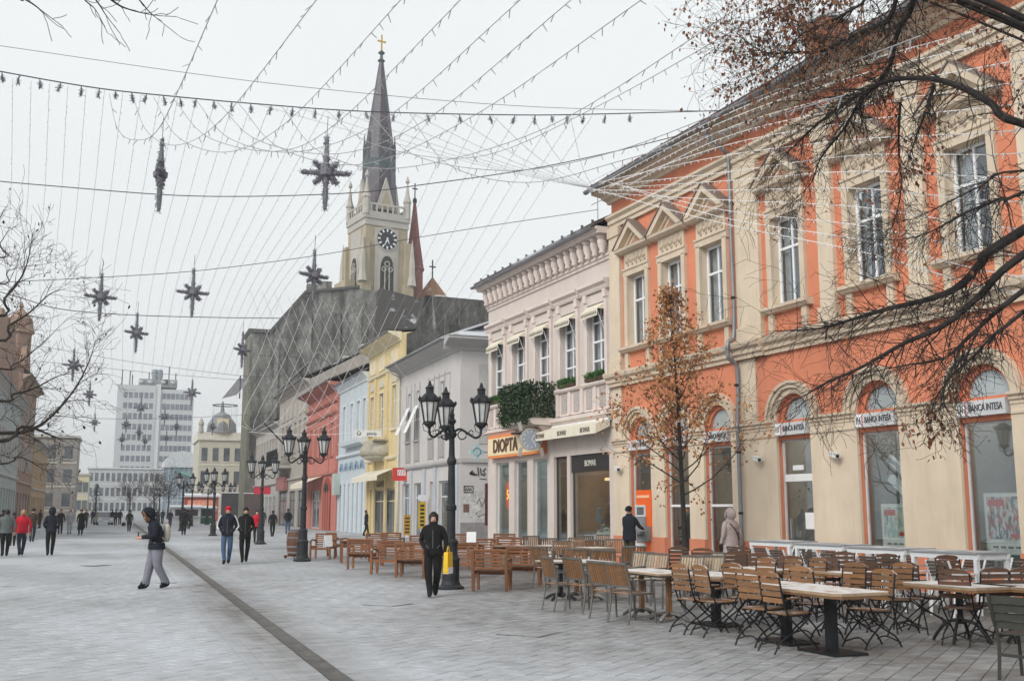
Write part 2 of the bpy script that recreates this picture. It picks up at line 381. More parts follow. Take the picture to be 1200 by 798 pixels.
def window(parent, u, z, wd, ht, y=-.22, cols=2, rows=(1.0,), fm=None, gm=None, t=.075, curtain=0, ft=.06):
    fm = fm or WHITE; gm = gm or WGLASS
    key = (round(wd, 3), round(ht, 3), cols, rows, fm.name, gm.name, curtain)
    if key not in _wc:
        b = MB(); tot = sum(rows); panes = []
        b.box(-wd / 2, -wd / 2 + t, -ft / 2, ft / 2, 0, ht); b.box(wd / 2 - t, wd / 2, -ft / 2, ft / 2, 0, ht)
        b.box(-wd / 2 + t, wd / 2 - t, -ft / 2, ft / 2, 0, t); b.box(-wd / 2 + t, wd / 2 - t, -ft / 2, ft / 2, ht - t, ht)
        zz = t; iw = wd - 2 * t; ih = ht - 2 * t
        for ri, r in enumerate(rows):
            h = ih * r / tot
            if ri: b.box(-wd / 2 + t, wd / 2 - t, -ft / 2 - .004, ft / 2 + .004, zz - t * .45, zz + t * .45)
            for c in range(cols):
                x0 = -wd / 2 + t + iw * c / cols; x1 = x0 + iw / cols
                if c: b.box(x0 - t * .4, x0 + t * .4, -ft / 2 + .004, ft / 2 - .004, zz + (t * .45 if ri else 0), zz + h - (t * .45 if ri < len(rows) - 1 else 0))
                panes.append(MB().box(x0 + .01, x1 - .01, -.006, .006, zz + .01, zz + h - .01).me('pane', gm))
            zz += h
        cm = None
        if curtain:
            cb = MB()
            for sgn in (-1, 1):
                x0 = sgn * (wd / 2 - .02); x1 = sgn * (wd / 2 - wd * (.2 if curtain == 1 else .32)); N = 9; V = []
                for i in range(N + 1):
                    x = x0 + (x1 - x0) * i / N; yy = -.16 + .03 * math.sin(i * 2.1)
                    V += [(x, yy, .05), (x, yy, ht - .05)]
                cb.add(V, [(2 * i, 2 * i + 2, 2 * i + 3, 2 * i + 1) for i in range(N)])
            cm = cb.me('curtain', CURT)
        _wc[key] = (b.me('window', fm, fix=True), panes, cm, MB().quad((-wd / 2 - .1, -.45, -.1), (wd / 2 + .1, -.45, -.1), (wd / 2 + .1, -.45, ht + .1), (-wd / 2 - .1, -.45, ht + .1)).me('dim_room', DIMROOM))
    f, panes, cm, bk = _wc[key]
    o = O('window', f, parent, (u, y, z))
    for q in panes: O('pane', q, o)
    if cm: O('curtain', cm, o)
    if gm is not FGLASS: O('dim_room', bk, o)
    return o
def gutter(b, u0, u1, w, z, r=.085):
    N = 8; V = []
    for u in (u0, u1):
        for i in range(N + 1):
            t = math.pi + math.pi * i / N; V.append((u, w + r * math.cos(t), z + r * math.sin(t)))
        for i in range(N + 1):
            t = 2 * math.pi - math.pi * i / N; V.append((u, w + (r - .012) * math.cos(t), z + (r - .012) * math.sin(t)))
    n = 2 * (N + 1)
    b.add(V, [(i, (i + 1) % n, n + (i + 1) % n, n + i) for i in range(n)] + [tuple(range(n - 1, -1, -1)), tuple(range(n, 2 * n))])
def gable(b, u0, u1, D, ze, zr, ov=.75, t=.12, uo=.0):   # pitched roof, ridge along the facade
    P = [(ov, ze), (ov, ze + t), (-D / 2, zr + t), (-D - ov, ze + t), (-D - ov, ze), (-D / 2, zr)]
    b.prof(P, u0 - uo, u1 + uo)
def gable_ends(b, u0, u1, D, z1, zr, m=0):
    for u in (u0, u1): b.add([(u, 0, z1), (u, -D, z1), (u, -D / 2, zr)], [(0, 1, 2)], m)

# ------------------------------------------------------------------ the orange bank
ROOMFILL = M('room_fill_lamp', (.9, .88, .82), .5, 0, 1, 0, emit=2.8)  # glowing panels added to brighten the dark rooms behind the glass
FA = R(93.42); PO = Vector((15.46, 28.73, 0))
bank = T('bank_building', 'orange and beige two storey bank with arched ground floor and pedimented windows', 'building', PO, FA)
U0, U1, BD = -19.0, 2.70, 13.0
WC = [1.03, -1.07, -3.17, -6.45, -9.38, -12.35, -15.4, -17.6]
b = MB(); ops = []
for c in WC: ops += [(c - .56, c + .56, 6.95, 9.25), (c - .66, c + .66, .45 if c != -6.45 else .02, 3.95, 1)]
wallgrid(b, U0, U1, 0, 6.0, [o for o in ops if o[2] < 6], .24); wallgrid(b, U0, U1, 6.0, 12.2, [o for o in ops if o[2] > 6], .26, 0, 0, 1); shell(b, U0, U1, 0, 12.2, BD)
b.o('wall', [ORANGE, BEIGE], bank, fix=False)
edges = sorted(c + s * .66 for c in WC for s in (-1, 1)); edges = [U0] + edges + [U1]
for i in range(0, len(edges), 2):
    a, c = edges[i], edges[i + 1]
    MB().box(a, c, .0, .07, .90, 3.74).o('pier', BEIGE, bank)
    MB().box(a - .0, c + .0, .0, .11, .0, .898).o('plinth', ORANGE, bank)
    MB().prof([(0, 3.74), (.09, 3.74), (.09, 3.80), (.13, 3.83), (.13, 3.88), (.19, 3.92), (.19, 3.97), (0, 4.0)], a - .0, c + .0).o('impost', BEIGE2, bank)
    MB().prof([(.072, 3.55), (.10, 3.55), (.10, 3.60), (.072, 3.62)], a + .02, c - .02).o('neck_moulding', BEIGE2, bank)
def ring(b, cx, cz, r0, r1, w0, w1, N=18, m=0):
    for i in range(N):
        t0, t1 = math.pi * i / N, math.pi * (i + 1) / N
        P = [(cx + r * math.cos(t), cz + r * math.sin(t)) for t, r in ((t0, r0), (t0, r1), (t1, r1), (t1, r0))]
        b.plate(P, w0, w1, m)
ENT = [(0, 5.70), (.10, 5.70), (.10, 5.79), (.17, 5.83), (.17, 5.93), (.27, 6.0), (.30, 6.10), (.30, 6.15), (0, 6.20)]
MB().prof(ENT, U0, U1 + .05).o('string_course', BEIGE2, bank)
for a, c in ((-5.45, -4.30), (1.98, 2.72)):
    MB().prof([(w + .09 if w else 0, z) for w, z in ENT], a - .06, c + .06).o('string_course_break', BEIGE2, bank)
for a, c in ((-5.40, -4.38), (-8.28, -7.75), (-11.20, -10.65), (-14.2, -13.65), (2.03, 2.70)):
    MB().box(a, c, .0, .12, 6.16, 11.05).o('pilaster', BEIGE, bank)
    MB().box(a - .05, c + .05, .0, .17, 6.17, 6.55).o('pilaster_base', BEIGE2, bank)
    MB().box(a - .05, c + .05, .0, .17, 10.75, 11.06).o('pilaster_capital', BEIGE2, bank)
for a, c in ((-5.0, -4.3), (2.15, 2.70)): MB().box(a, c, 0, .06, 4.0, 5.70).o('pilaster', BEIGE, bank)
MB().prof([(0, 11.07), (.10, 11.07), (.10, 11.19), (.16, 11.22), (.16, 11.34), (.26, 11.42), (.26, 11.50), (0, 11.53)], U0, U1).o('architrave', BEIGE2, bank)
MB().prof([(0, 11.98), (.10, 11.98), (.14, 12.06), (.32, 12.12), (.36, 12.18), (.72, 12.24), (.72, 12.34), (.80, 12.34), (.80, 12.42), (0, 12.42)], U0, U1 + .1).o('eaves_cornice', BEIGE2, bank)
b = MB(); gutter(b, U0, U1 + .18, .90, 12.36, .10); b.o('gutter', ZINC, bank)
for k in range(19): MB().box(-.015, .015, .78, .99, 12.44, 12.47).o('gutter_bracket', ZINC, bank, (U1 - .4 - k * 1.1, 0, 0))
b = MB(); gable(b, U0, U1 + .06, BD, 12.43, 16.3, .80); b.o('roof', tilemat('bank_tiles', (.15, .10, .08), .25), bank)
b = MB(); gable_ends(b, U0 + .01, U1 - .01, BD, 12.2, 16.3); b.o('gable', BEIGE2, bank)
BRICK = M('chimney_brick', (.26, .13, .09), .9, .35, 6, .5, 20)
ch = MB().box(-6.5, -5.7, -2.4, -1.5, 12.4, 15.0).o('chimney', BRICK, bank)
MB().box(-6.6, -5.6, -2.5, -1.4, 15.0, 15.18).o('chimney_cap', DWHITE, ch)
dp = MB().tube(spline([(-4.20, .90, 12.3), (-4.22, .86, 12.05), (-4.30, .3, 11.6), (-4.33, .20, 11.3), (-4.33, .20, 9), (-4.33, .20, 6.5), (-4.34, .42, 6.2), (-4.34, .42, 5.75), (-4.35, .16, 5.5), (-4.35, .2, 4.1), (-4.35, .24, 3.9), (-4.35, .20, 3.5), (-4.35, .20, .1)], 4), .055, 8).o('downpipe', ZINC, bank, smooth=True)
for z in (1.6, 3.2, 5.0, 7.4, 9.6): MB().lathe([(.066, 0), (.066, .06)], 10, (-4.35 if z < 6 else -4.33, .20, z)).o('pipe_clip', IRON, dp)
ORN = M('stucco_relief', (.46, .38, .29), .9, .25, 12, .6, 25)
for c in WC:
    s = MB().prof([(0, 6.74), (.16, 6.74), (.22, 6.80), (.26, 6.82), (.26, 6.90), (0, 6.95)], c - .93, c + .93).o('sill', BEIGE2, bank)
    for q in (-.66, .66): MB().box(c + q - .10, c + q + .10, 0, .10, 6.20, 6.735).o('sill_block', BEIGE2, bank)
    for a, e in ((c - .75, c - .56), (c + .56, c + .75)): MB().box(a, e, 0, .10, 6.955, 9.30).o('jamb', BEIGE2, bank)
    MB().prof([(0, 9.252), (.10, 9.252), (.10, 9.42), (.14, 9.45), (.14, 9.50), (0, 9.52)], c - .80, c + .80).o('lintel', BEIGE2, bank)
    fz = MB().box(c - .72, c + .72, 0, .08, 9.52, 10.0).o('frieze', BEIGE2, bank)
    for k in range(5):
        cx = c - .52 + k * .26; rb = MB()
        rb.lathe([(.02, -.11), (.09, -.07), (.115, 0), (.085, .07), (.02, .10)], 8, (0, 0, 0), sy=.55)
        rb.lathe([(.01, .06), (.05, .08), (.06, .12), (.01, .17)], 6, (.08, .01, 0), sy=.7)
        rb.lathe([(.01, -.2), (.045, -.16), (.05, -.12), (.01, -.08)], 6, (-.07, .01, 0), sy=.7)
        rb.o('rosette', ORN, fz, (cx, .085, 9.76), smooth=True)
    pd = MB().prof([(0, 10.0), (.20, 10.02), (.30, 10.08), (.32, 10.16), (0, 10.20)], c - 1.0, c + 1.0).o('pediment', BEIGE2, bank)
    MB().plate([(c - .8, 10.19), (c + .8, 10.19), (c, 10.80)], 0, .07).o('tympanum', BEIGE, pd)
    for q in (-1, 1):
        MB().plate([(c + q * 1.02, 10.17), (c + q * .74, 10.17), (c, 10.76), (c, 10.985)], 0, .34).o('raking_cornice', BEIGE2, pd)
        MB().plate([(c + q * 1.06, 10.18), (c + q * 1.02, 10.172), (c, 10.987), (c, 11.04)], 0, .38).o('pediment_flashing', M('flashing', (.20, .16, .14), .7), pd)
        MB().plate([(c + q * .70, 10.205), (c + q * .55, 10.205), (c, 10.62), (c, 10.735)], .072, .15).o('inner_moulding', BEIGE2, pd)
    MB().plate([(c - .34, 10.23), (c + .34, 10.23), (c, 10.5)], .073, .085).o('tympanum_panel', M('stucco_shade', (.38, .22, .16), .9), pd)
    window(bank, c, 6.96, 1.12, 2.28, -.20, 2, (1.5, .78), curtain=1 if c not in (-3.17, -12.35) else 2)
    rb = MB(); ring(rb, c, 3.95, .665, .80, 0, .06); ring(rb, c, 3.95, .802, .90, 0, .13); ring(rb, c, 3.95, .902, .985, 0, .18); rb.o('archivolt', BEIGE2, bank)
    rb = MB(); ring(rb, c, 3.97, .535, .655, -.22, -.10); rb.box(c - .655, c + .655, -.22, -.095, 3.90, 3.968); rb.o('fanlight_frame', ORANGE, bank)
    P = [(c + .54 * math.cos(math.pi * i / 14), 3.975 + .54 * math.sin(math.pi * i / 14)) for i in range(15)]
    MB().plate(P, -.19, -.18).o('fanlight_pane', M('fanlight_glass', (.36, .42, .44), .08, .25, .7, 0, spec=.8), bank)
    MB().box(c - .655, c + .655, -.20, -.02, 3.47, 3.90).o('transom_panel', ORANGE, bank)
    sg = MB().box(c - .60, c + .60, -.02, .14, 3.57, 3.88).o('sign_box', M('sign_grey_white', (.56, .57, .58), .5, .06), bank)
    INK = M('sign_ink', (.06, .065, .08), .6, .1)
    MB().box(c + .40, c + .59, .14, .152, 3.59, 3.86).o('sign_emblem', M('emblem_white', (.85, .86, .87), .4), sg)
    MB().box(c + .37, c + .385, .14, .15, 3.60, 3.85).o('sign_rule', M('emblem_red', (.55, .04, .04), .5), sg)
    text('sign_lettering', 'BANCA INTESA', .20, INK, sg, c - .12, .148, 3.725, .60)
    for k in range(3): MB().box(c + .43 + k * .055, c + .455 + k * .055, .152, .156, 3.64, 3.80).o('emblem_bar', INK, sg)
    # ground floor glazing with a shop room behind it
    fr = MB(); z0 = .46 if c != -6.45 else .03
    for a, e in ((c - .655, c - .615), (c + .615, c + .655)): fr.box(a, e, -.17, -.11, z0, 3.465)
    fr.box(c - .615, c + .615, -.17, -.11, 3.42, 3.465); fr.box(c - .615, c + .615, -.17, -.11, z0, z0 + .08)
    fo = fr.o('glazing_frame', DWHITE, bank)
    if c == -6.45:
        MB().box(c - .59, c + .59, -.175, -.10, 2.42, 2.60).o('door_rail', WHITE, fo)
        MB().box(c - .59, c + .59, -.146, -.138, 2.61, 3.415).o('pane', GLASS, fo)
        MB().box(c - .59, c + .59, -.146, -.138, .12, 2.415).o('pane', GLASS, fo)
        MB().box(c - .50, c - .10, -.134, -.13, 1.25, 1.65).o('notice', WHITE, fo)
        MB().tube([(c + .4, -.08, 1.0), (c + .4, -.08, 1.5)], .02, 6).o('handle', ZINC, fo)
        MB().box(c - .1, c + .3, -.16, -.13, 2.70, 2.82).o('notice', WHITE, fo)
    else:
        MB().box(c - .612, c + .612, -.146, -.138, z0 + .085, 3.415).o('pane', GLASS, fo)
        if c > -4: MB().box(c - .612, c + .612, -.165, -.115, 1.80, 1.87).o('glazing_bar', WHITE, fo)
    rm = MB(); y0, y1 = -.26, -2.0; a, e = c - .95, c + .95
    rm.quad((a, y1, 0), (e, y1, 0), (e, y1, 3.9), (a, y1, 3.9)); rm.quad((a, y0, 0), (a, y1, 0), (a, y1, 3.9), (a, y0, 3.9)); rm.quad((e, y0, 0), (e, y1, 0), (e, y1, 3.9), (e, y0, 3.9))
    rm.quad((a, y0, .02), (e, y0, .02), (e, y1, .02), (a, y1, .02)); rm.quad((a, y0, 3.9), (e, y0, 3.9), (e, y1, 3.9), (a, y1, 3.9))
    MB().box(c - .5, c + .5, -1.5, -.7, 3.80, 3.86).o('room_fill_lamp', ROOMFILL, bank)
    MB().box(c - .9, c + .5, -1.95, -1.55, .02, 1.15).o('counter', M('counter_dark', (.06, .05, .045), .5, .3), bank); MB().box(c - .2, c + .9, -1.98, -1.9, 1.6, 3.3).o('wall_cabinet', M('cabinet_grey', (.12, .12, .13), .6, .3), bank)
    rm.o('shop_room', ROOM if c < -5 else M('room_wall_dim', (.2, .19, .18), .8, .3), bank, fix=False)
PAPER = M('poster_paper', (.72, .73, .72), .6, .08, 3, 0)
FRAMEG = M('poster_frame', (.62, .62, .58), .4, .05, 3, 0)
def printmat(name, cols, sc):                  # a printed picture: soft patches of several inks
    m, n, l, p = nt(name); tc = n.new('ShaderNodeTexCoord'); v = tc.outputs['Object']; c = None
    for i, cc in enumerate(cols):
        f = noisen(n, l, scaled(n, l, v, (1 + .2 * i, 1, 1.1 - .1 * i)), sc * (1 + .35 * i), 5, .62)
        c = mixc(n, l, ramp(n, l, f, .46 + .03 * (i % 3), .54 + .03 * (i % 3)), c or (.62, .64, .62), cc)
    l.new(c, p.inputs['Base Color']); p.inputs['Roughness'].default_value = .4; return m
def poster(u, z0, z1, wd, cols, seed):
    p = MB().box(u - wd / 2, u + wd / 2, -.34, -.30, z0, z1).o('poster', FRAMEG, bank)
    MB().box(u - wd / 2 + .05, u + wd / 2 - .05, -.30, -.297, z0 + .05, z1 - .05).o('poster_sheet', PAPER, p)
    MB().box(u - wd / 2 + .07, u + wd / 2 - .07, -.297, -.294, z0 + .42, z1 - .07).o('poster_picture', printmat('poster_print_%d' % seed, cols, 3.2), p)
    MB().box(u + wd * .08, u + wd * .40, -.294, -.291, z1 - .26, z1 - .13).o('poster_flash', M('print_red', (.5, .06, .05), .6), p); MB().box(u - wd * .42, u - wd * .02, -.294, -.291, z0 + .45, z0 + .53).o('poster_flash', M('print_red', (.5, .06, .05), .6), p)
    MB().box(u - wd / 2 + .06, u + wd / 2 - .06, -.297, -.2935, z0 + .06, z0 + .13).o('poster_foot', M('print_teal', (.05, .12, .12), .6), p)
    for k in range(4): MB().box(u + wd * .36 - .18 * k - .13, u + wd * .36 - .18 * k, -.297, -.2935, z0 + .25, z0 + .29).o('poster_line', M('print_4', (.10, .09, .08), .6), p)
poster(-12.45, .72, 2.05, 1.15, [(.28, .46, .52), (.06, .16, .32), (.55, .38, .30), (.60, .62, .60), (.10, .08, .07), (.45, .10, .08)], 1)
poster(-9.50, .70, 1.85, 1.05, [(.42, .46, .28), (.50, .40, .28), (.10, .11, .12), (.25, .42, .40), (.6, .58, .5)], 2)
for k in range(6): MB().bar((-9.0 - .13 * k, -.9, 1.6), (-8.95 - .16 * k, -.9, 3.75), .045, .05).o('blind_strip', WHITE, bank)
for k in range(2): MB().bar((-8.85, -.75, 2.9 - .45 * k), (-10.0, -.75, 2.0 - .45 * k), .12, .16).o('stair_string', WHITE, bank)
MB().box(-12.95, -12.35, -1.9, -1.5, .4, 2.9).o('red_panel', M('dark_red_panel', (.12, .03, .02), .7, .5, 5), bank)
MB().box(-9.9, -9.3, -1.9, -1.6, 1.6, 3.0).o('red_panel', M('magenta_panel', (.22, .02, .06), .7), bank)
LAMPC = None
def seccam(u, z, label):
    t = T('security_camera', label, 'security camera')
    t.parent = bank; t.location = (u, .07, z)
    m = t.matrix_basis.copy(); t.parent = None
    t.matrix_world = Matrix.Translation(PO) @ Matrix.Rotation(FA, 4, 'Z') @ m
    MB().lathe([(.05, 0), (.05, .03)], 10).o('mount', WHITE, t, (0, 0, -.05)).rotation_euler = (-math.pi / 2, 0, 0)
    MB().tube([(0, .02, -.06), (0, .13, -.03)], .018, 6).o('arm', WHITE, t)
    h = MB(); h.bar((.17, .10, .03), (-.17, .20, -.035), .10, .09); h.bar((.19, .095, .085), (-.22, .215, .02), .13, .015); h.o('housing', WHITE, t)
    MB().bar((-.171, .2, -.035), (-.185, .204, -.038), .07, .065).o('lens', DARK, t)
seccam(-5.15, 3.02, 'white security camera on the beige pier beside the grey downpipe')
seccam(-8.1, 2.98, 'white security camera on the beige pier between bank door and stair window')
seccam(2.2, 3.02, 'white security camera on the corner pier above the cash machine')
# cash machine in the first arch
RED = M('atm_orange', (.80, .13, .02), .4, .06, 3, 0); GREYP = M('atm_grey', (.22, .23, .24), .5, .1)
atm = T('cash_machine', 'orange cash machine with grey panel in the arch', 'cash machine', Matrix.Rotation(FA, 3, 'Z') @ Vector((.78, 0, 0)) + PO, FA)
MB().box(-.44, .44, -.19, .10, .42, 2.32).o('cabinet', RED, atm)
MB().box(-.50, .50, -.19, .16, .12, .418).o('plinth', DWHITE, atm)
MB().box(-.14, .40, .102, .15, 1.50, 1.86).o('screen_hood', DWHITE, atm); MB().box(-.08, .34, .15, .154, 1.56, 1.80).o('screen', FGLASS, atm)
MB().box(-.14, .40, .102, .13, .72, 1.49).o('front_panel', GREYP, atm); MB().box(-.10, .36, .132, .30, .98, 1.06).o('keypad_shelf', GREYP, atm)
MB().box(-.42, -.26, .102, .24, .78, 1.22).o('side_box', GREYP, atm)
MB().box(-.34, .40, .102, .108, 2.08, 2.16).o('sign_strip', M('atm_sign', (.85, .5, .3), .4), atm)
MB().box(-.14, .40, .102, .16, .60, .70).o('tray', WHITE, atm)
# ------------------------------------------------------------------ the pink shop house
shop = T('shop_house', 'pale pink two storey shop house with bracketed eaves and ivy balcony', 'building', PO, FA)
PU0, PU1 = 2.72, 13.6; PD = 12.0
PC = [12.42, 10.25, 8.08, 5.91, 3.80]
b = MB(); ops = [(c - .62, c + .62, 6.02, 8.75) for c in PC]
SO = [(11.40, 12.75), (9.62, 10.86), (7.84, 9.10), (6.22, 7.30), (3.10, 5.98)]
ops += [(a, c, .12 if i != 3 else .02, 3.62) for i, (a, c) in enumerate(SO)]
wallgrid(b, PU0, PU1, 0, 5.5, [o for o in ops if o[2] < 5], .20); wallgrid(b, PU0, PU1, 5.5, 11.1, [o for o in ops if o[2] > 5], .22); shell(b, PU0, PU1, 0, 11.1, PD)
b.o('wall', PINK, shop, fix=False)
MB().prof([(0, 4.74), (.12, 4.74), (.16, 4.80), (.26, 4.86), (.26, 4.98), (0, 5.04)], PU0, PU1 + .05).o('string_course', PINKM, shop)
MB().prof([(0, 10.14), (.06, 10.14), (.06, 10.22), (.12, 10.26), (.12, 10.32), (0, 10.34)], PU0, PU1).o('frieze_moulding', PINKM, shop)
MB().prof([(0, 10.98), (.52, 10.98), (.52, 11.06), (.60, 11.10), (.60, 11.20), (0, 11.20)], PU0, PU1 + .1).o('eaves_cornice', PINKM, shop)
b = MB(); gutter(b, PU0 + .05, PU1 + .2, .70, 11.18, .09); b.o('gutter', ZINC, shop)
cb = MB(); cb.lathe([(.08, 0), (.10, .05), (.07, .12), (.13, .30), (.14, .44), (.10, .52), (.16, .56), (.16, .64)], 8, (0, .2, 0), sy=1.4); cb.box(-.1, .1, 0, .34, .50, .66)
cbm = cb.me('bracket', PINKM, True, True)
for k in range(21): O('bracket', cbm, shop, (PU0 + .30 + k * .515, 0, 10.33))
b = MB(); gable(b, PU0 - .0, PU1 + .1, PD, 11.21, 14.6, .66); roof = b.o('roof', tilemat('shop_tiles', (.12, .10, .09), .6), shop)
b = MB(); gable_ends(b, PU0 + .01, PU1 - .01, PD, 11.1, 14.6); b.o('gable', PINK, shop)
for k in range(14): MB().box(-.01, .01, -.05, .05, 0, .14).o('snow_guard', ZINC, roof, (PU0 + .5 + k * .78, .45, 11.40))
ant = MB(); ant.tube([(0, 0, 0), (0, 0, 1.9)], .02, 6); ant.tube([(-.9, 0, 1.75), (.9, 0, 1.8)], .015, 5); ant.tube([(-1.1, 0, 1.1), (.5, 0, 1.15)], .015, 5)
for k in range(7): ant.tube([(-.8 + .25 * k, -.25, 1.77), (-.8 + .25 * k, .25, 1.77)], .008, 4)
ant = ant.o('aerial', ZINC); ant.matrix_world = Matrix.Translation(PO) @ Matrix.Rotation(FA, 4, 'Z') @ Matrix.Translation((6.6, -1.6, 12.2))
tag(ant, 'thin metal rooftop aerial above the bracketed eaves', 'aerial')
AWN = M('cream_awning', (.68, .63, .52), .8, .06, 3, .1); SHADE = M('awning_print', (.22, .20, .17), .8)
for c in PC:
    for a, e in ((c - .80, c - .62), (c + .62, c + .80)):
        MB().box(a, e, 0, .09, 6.0, 9.10).o('jamb', PINKM, shop); MB().box(a - .02, e + .02, 0, .15, 8.86, 9.14).o('capital', PINKM, shop)
    MB().box(c - .62, c + .62, 0, .05, 8.752, 9.10).o('head_panel', PINK, shop)
    MB().prof([(0, 9.14), (.14, 9.14), (.18, 9.22), (.18, 9.28), (.30, 9.36), (.30, 9.46), (0, 9.50)], c - .98, c + .98).o('cap_moulding', PINKM, shop)
    MB().prof([(0, 5.90), (.16, 5.90), (.20, 5.96), (.20, 6.02), (0, 6.04)], c - .92, c + .92).o('sill', PINKM, shop)
    window(shop, c, 6.05, 1.22, 2.68, -.16, 2, (1, 1, 1, .8), curtain=1)
    aw = MB().plate([(0, 0)] * 3, 0, 0) if False else MB()
    aw.quad((c - .62, .02, 8.72), (c + .62, .02, 8.72), (c + .62, .34, 8.46), (c - .62, .34, 8.46))
    aw.quad((c - .62, .34, 8.46), (c + .62, .34, 8.46), (c + .62, .35, 8.22), (c - .62, .35, 8.22))
    for s_ in (-.62, .62): aw.add([(c + s_, .02, 8.72), (c + s_, .34, 8.46), (c + s_, .02, 8.46)], [(0, 1, 2)])
    aw = aw.o('window_awning', AWN, shop, fix=False)
    for k in range(10): MB().plate([(0, 0), (.05, .10), (.1, 0), (.05, -.06)], .353, .356).o('awning_motif', SHADE, aw, (c - .56 + k * .115, 0, 8.32))
    for s_ in (-.58, .58): MB().tube([(c + s_, .0, 7.6), (c + s_, .33, 8.44)], .012, 4).o('awning_arm', WHITE, aw)
for a, e in ((PU0, 6.95), (10.15, PU1)):
    MB().box(a + .02, e, 0, .05, 5.05, 5.895).o('parapet_panel', PINKM, shop)
    for q in [a + .2 + i * (e - a - .4) / 4 for i in range(5)]: MB().box(q - .1, q + .1, .05, .12, 5.06, 5.89).o('parapet_post', PINKM, shop)
    for i in range(4):
        q = a + .2 + (i + .5) * (e - a - .4) / 4
        MB().box(q - .2, q + .2, .05, .075, 5.15, 5.80).o('relief_panel', M('relief_grey', (.42, .38, .36), .9, .3, 14, .6), shop)
# shopfronts
for i, (a, c) in enumerate(SO):
    fr = MB(); t = .05; z0 = .14
    fr.box(a, a + t, -.18, -.12, z0, 3.62); fr.box(c - t, c, -.18, -.12, z0, 3.62); fr.box(a + t, c - t, -.18, -.12, 3.56, 3.62); fr.box(a + t, c - t, -.18, -.12, z0, z0 + .4)
    fm = M('shop_frame_dark', (.05, .045, .04), .5) if i >= 3 else DWHITE
    f = fr.o('shop_window', fm, shop)
    MB().box(a + t + .004, c - t - .004, -.156, -.146, z0 + .405, 3.555).o('pane', GLASS, f)
    if i == 4: MB().box(a, c, -.14, -.06, 3.02, 3.60).o('fascia', M('fascia_dark', (.03, .028, .028), .4), f)
    rm = MB(); y0, y1 = -.21, -2.4; e0, e1 = a - .15, c + .15
    rm.quad((e0, y1, 0), (e1, y1, 0), (e1, y1, 3.7), (e0, y1, 3.7)); rm.quad((e0, y0, 0), (e0, y1, 0), (e0, y1, 3.7), (e0, y0, 3.7)); rm.quad((e1, y0, 0), (e1, y1, 0), (e1, y1, 3.7), (e1, y0, 3.7))
    rm.quad((e0, y0, .03), (e1, y0, .03), (e1, y1, .03), (e0, y1, .03)); rm.quad((e0, y0, 3.68), (e1, y0, 3.68), (e1, y1, 3.68), (e0, y1, 3.68))
    MB().box(a + .2, c - .2, -1.6, -.7, 3.58, 3.64).o('room_fill_lamp', ROOMFILL, shop)
    rm.o('shop_room', (M('room_green', (.45, .50, .48), .8, .3), ROOM, M('room_blue', (.46, .53, .55), .8, .3), M('room_brown', (.24, .14, .08), .8, .3), M('room_dark', (.26, .20, .16), .8, .5, 2))[i], shop, fix=False)
    rnd = random.Random(i)
    for k in range(5 if i < 3 else 12):
        uu = a + .2 + rnd.random() * (c - a - .4); zz = .55 + rnd.random() * (.7 if i < 3 else 1.5); yy = -.5 - rnd.random() * 1.2
        cc = rnd.choice(((.5, .48, .42), (.12, .12, .13), (.35, .16, .07), (.6, .6, .58), (.1, .16, .2)))
        MB().lathe([(.10, 0), (.12, .1), (.07, .3), (.09, .45), (.02, .5)], 8, (uu, yy, zz - .4)).o('goods', M('goods_%d' % int(cc[0] * 100), cc, .6, .2), f)
MB().box(3.3, 5.8, -1.3, -.45, .1, .85).o('display_plinth', DWHITE, shop); MB().box(3.4, 5.7, -1.6, -1.2, 1.9, 1.96).o('shelf', WOODL, shop)
MB().box(3.2, 5.8, -1.5, -1.3, 2.75, 2.85).o('light_strip', M('warm_lamp', (.9, .6, .3), .5, emit=1.2), shop)
text('shop_lettering', 'BOMAR', .30, M('sign_cream', (.7, .68, .62), .5), shop, 4.55, -.054, 3.30, .8)
dsp = T('display_plants', 'pale dried flower bank on the white shop window plinth', 'plants', Matrix.Rotation(FA, 3, 'Z') @ Vector((4.3, -.85, .85)) + PO, FA)
b = MB(); rnd = random.Random(4)
for k in range(160):
    p = Vector((rnd.gauss(0, .5), rnd.gauss(0, .12), abs(rnd.gauss(0, .14)))); q = Vector((rnd.uniform(-1, 1), rnd.uniform(-1, 1), rnd.uniform(0, 1))).normalized() * .07; r_ = q.orthogonal() * .5
    b.add([p - q, p + r_, p + q, p - r_], [(0, 1, 2, 3)])
b.o('flowers', M('dried_flower', (.5, .52, .42), .9, .4, 9), dsp, fix=False); MB().box(-1.0, 1.0, -.2, .2, -.02, .08).o('trough', DWHITE, dsp)
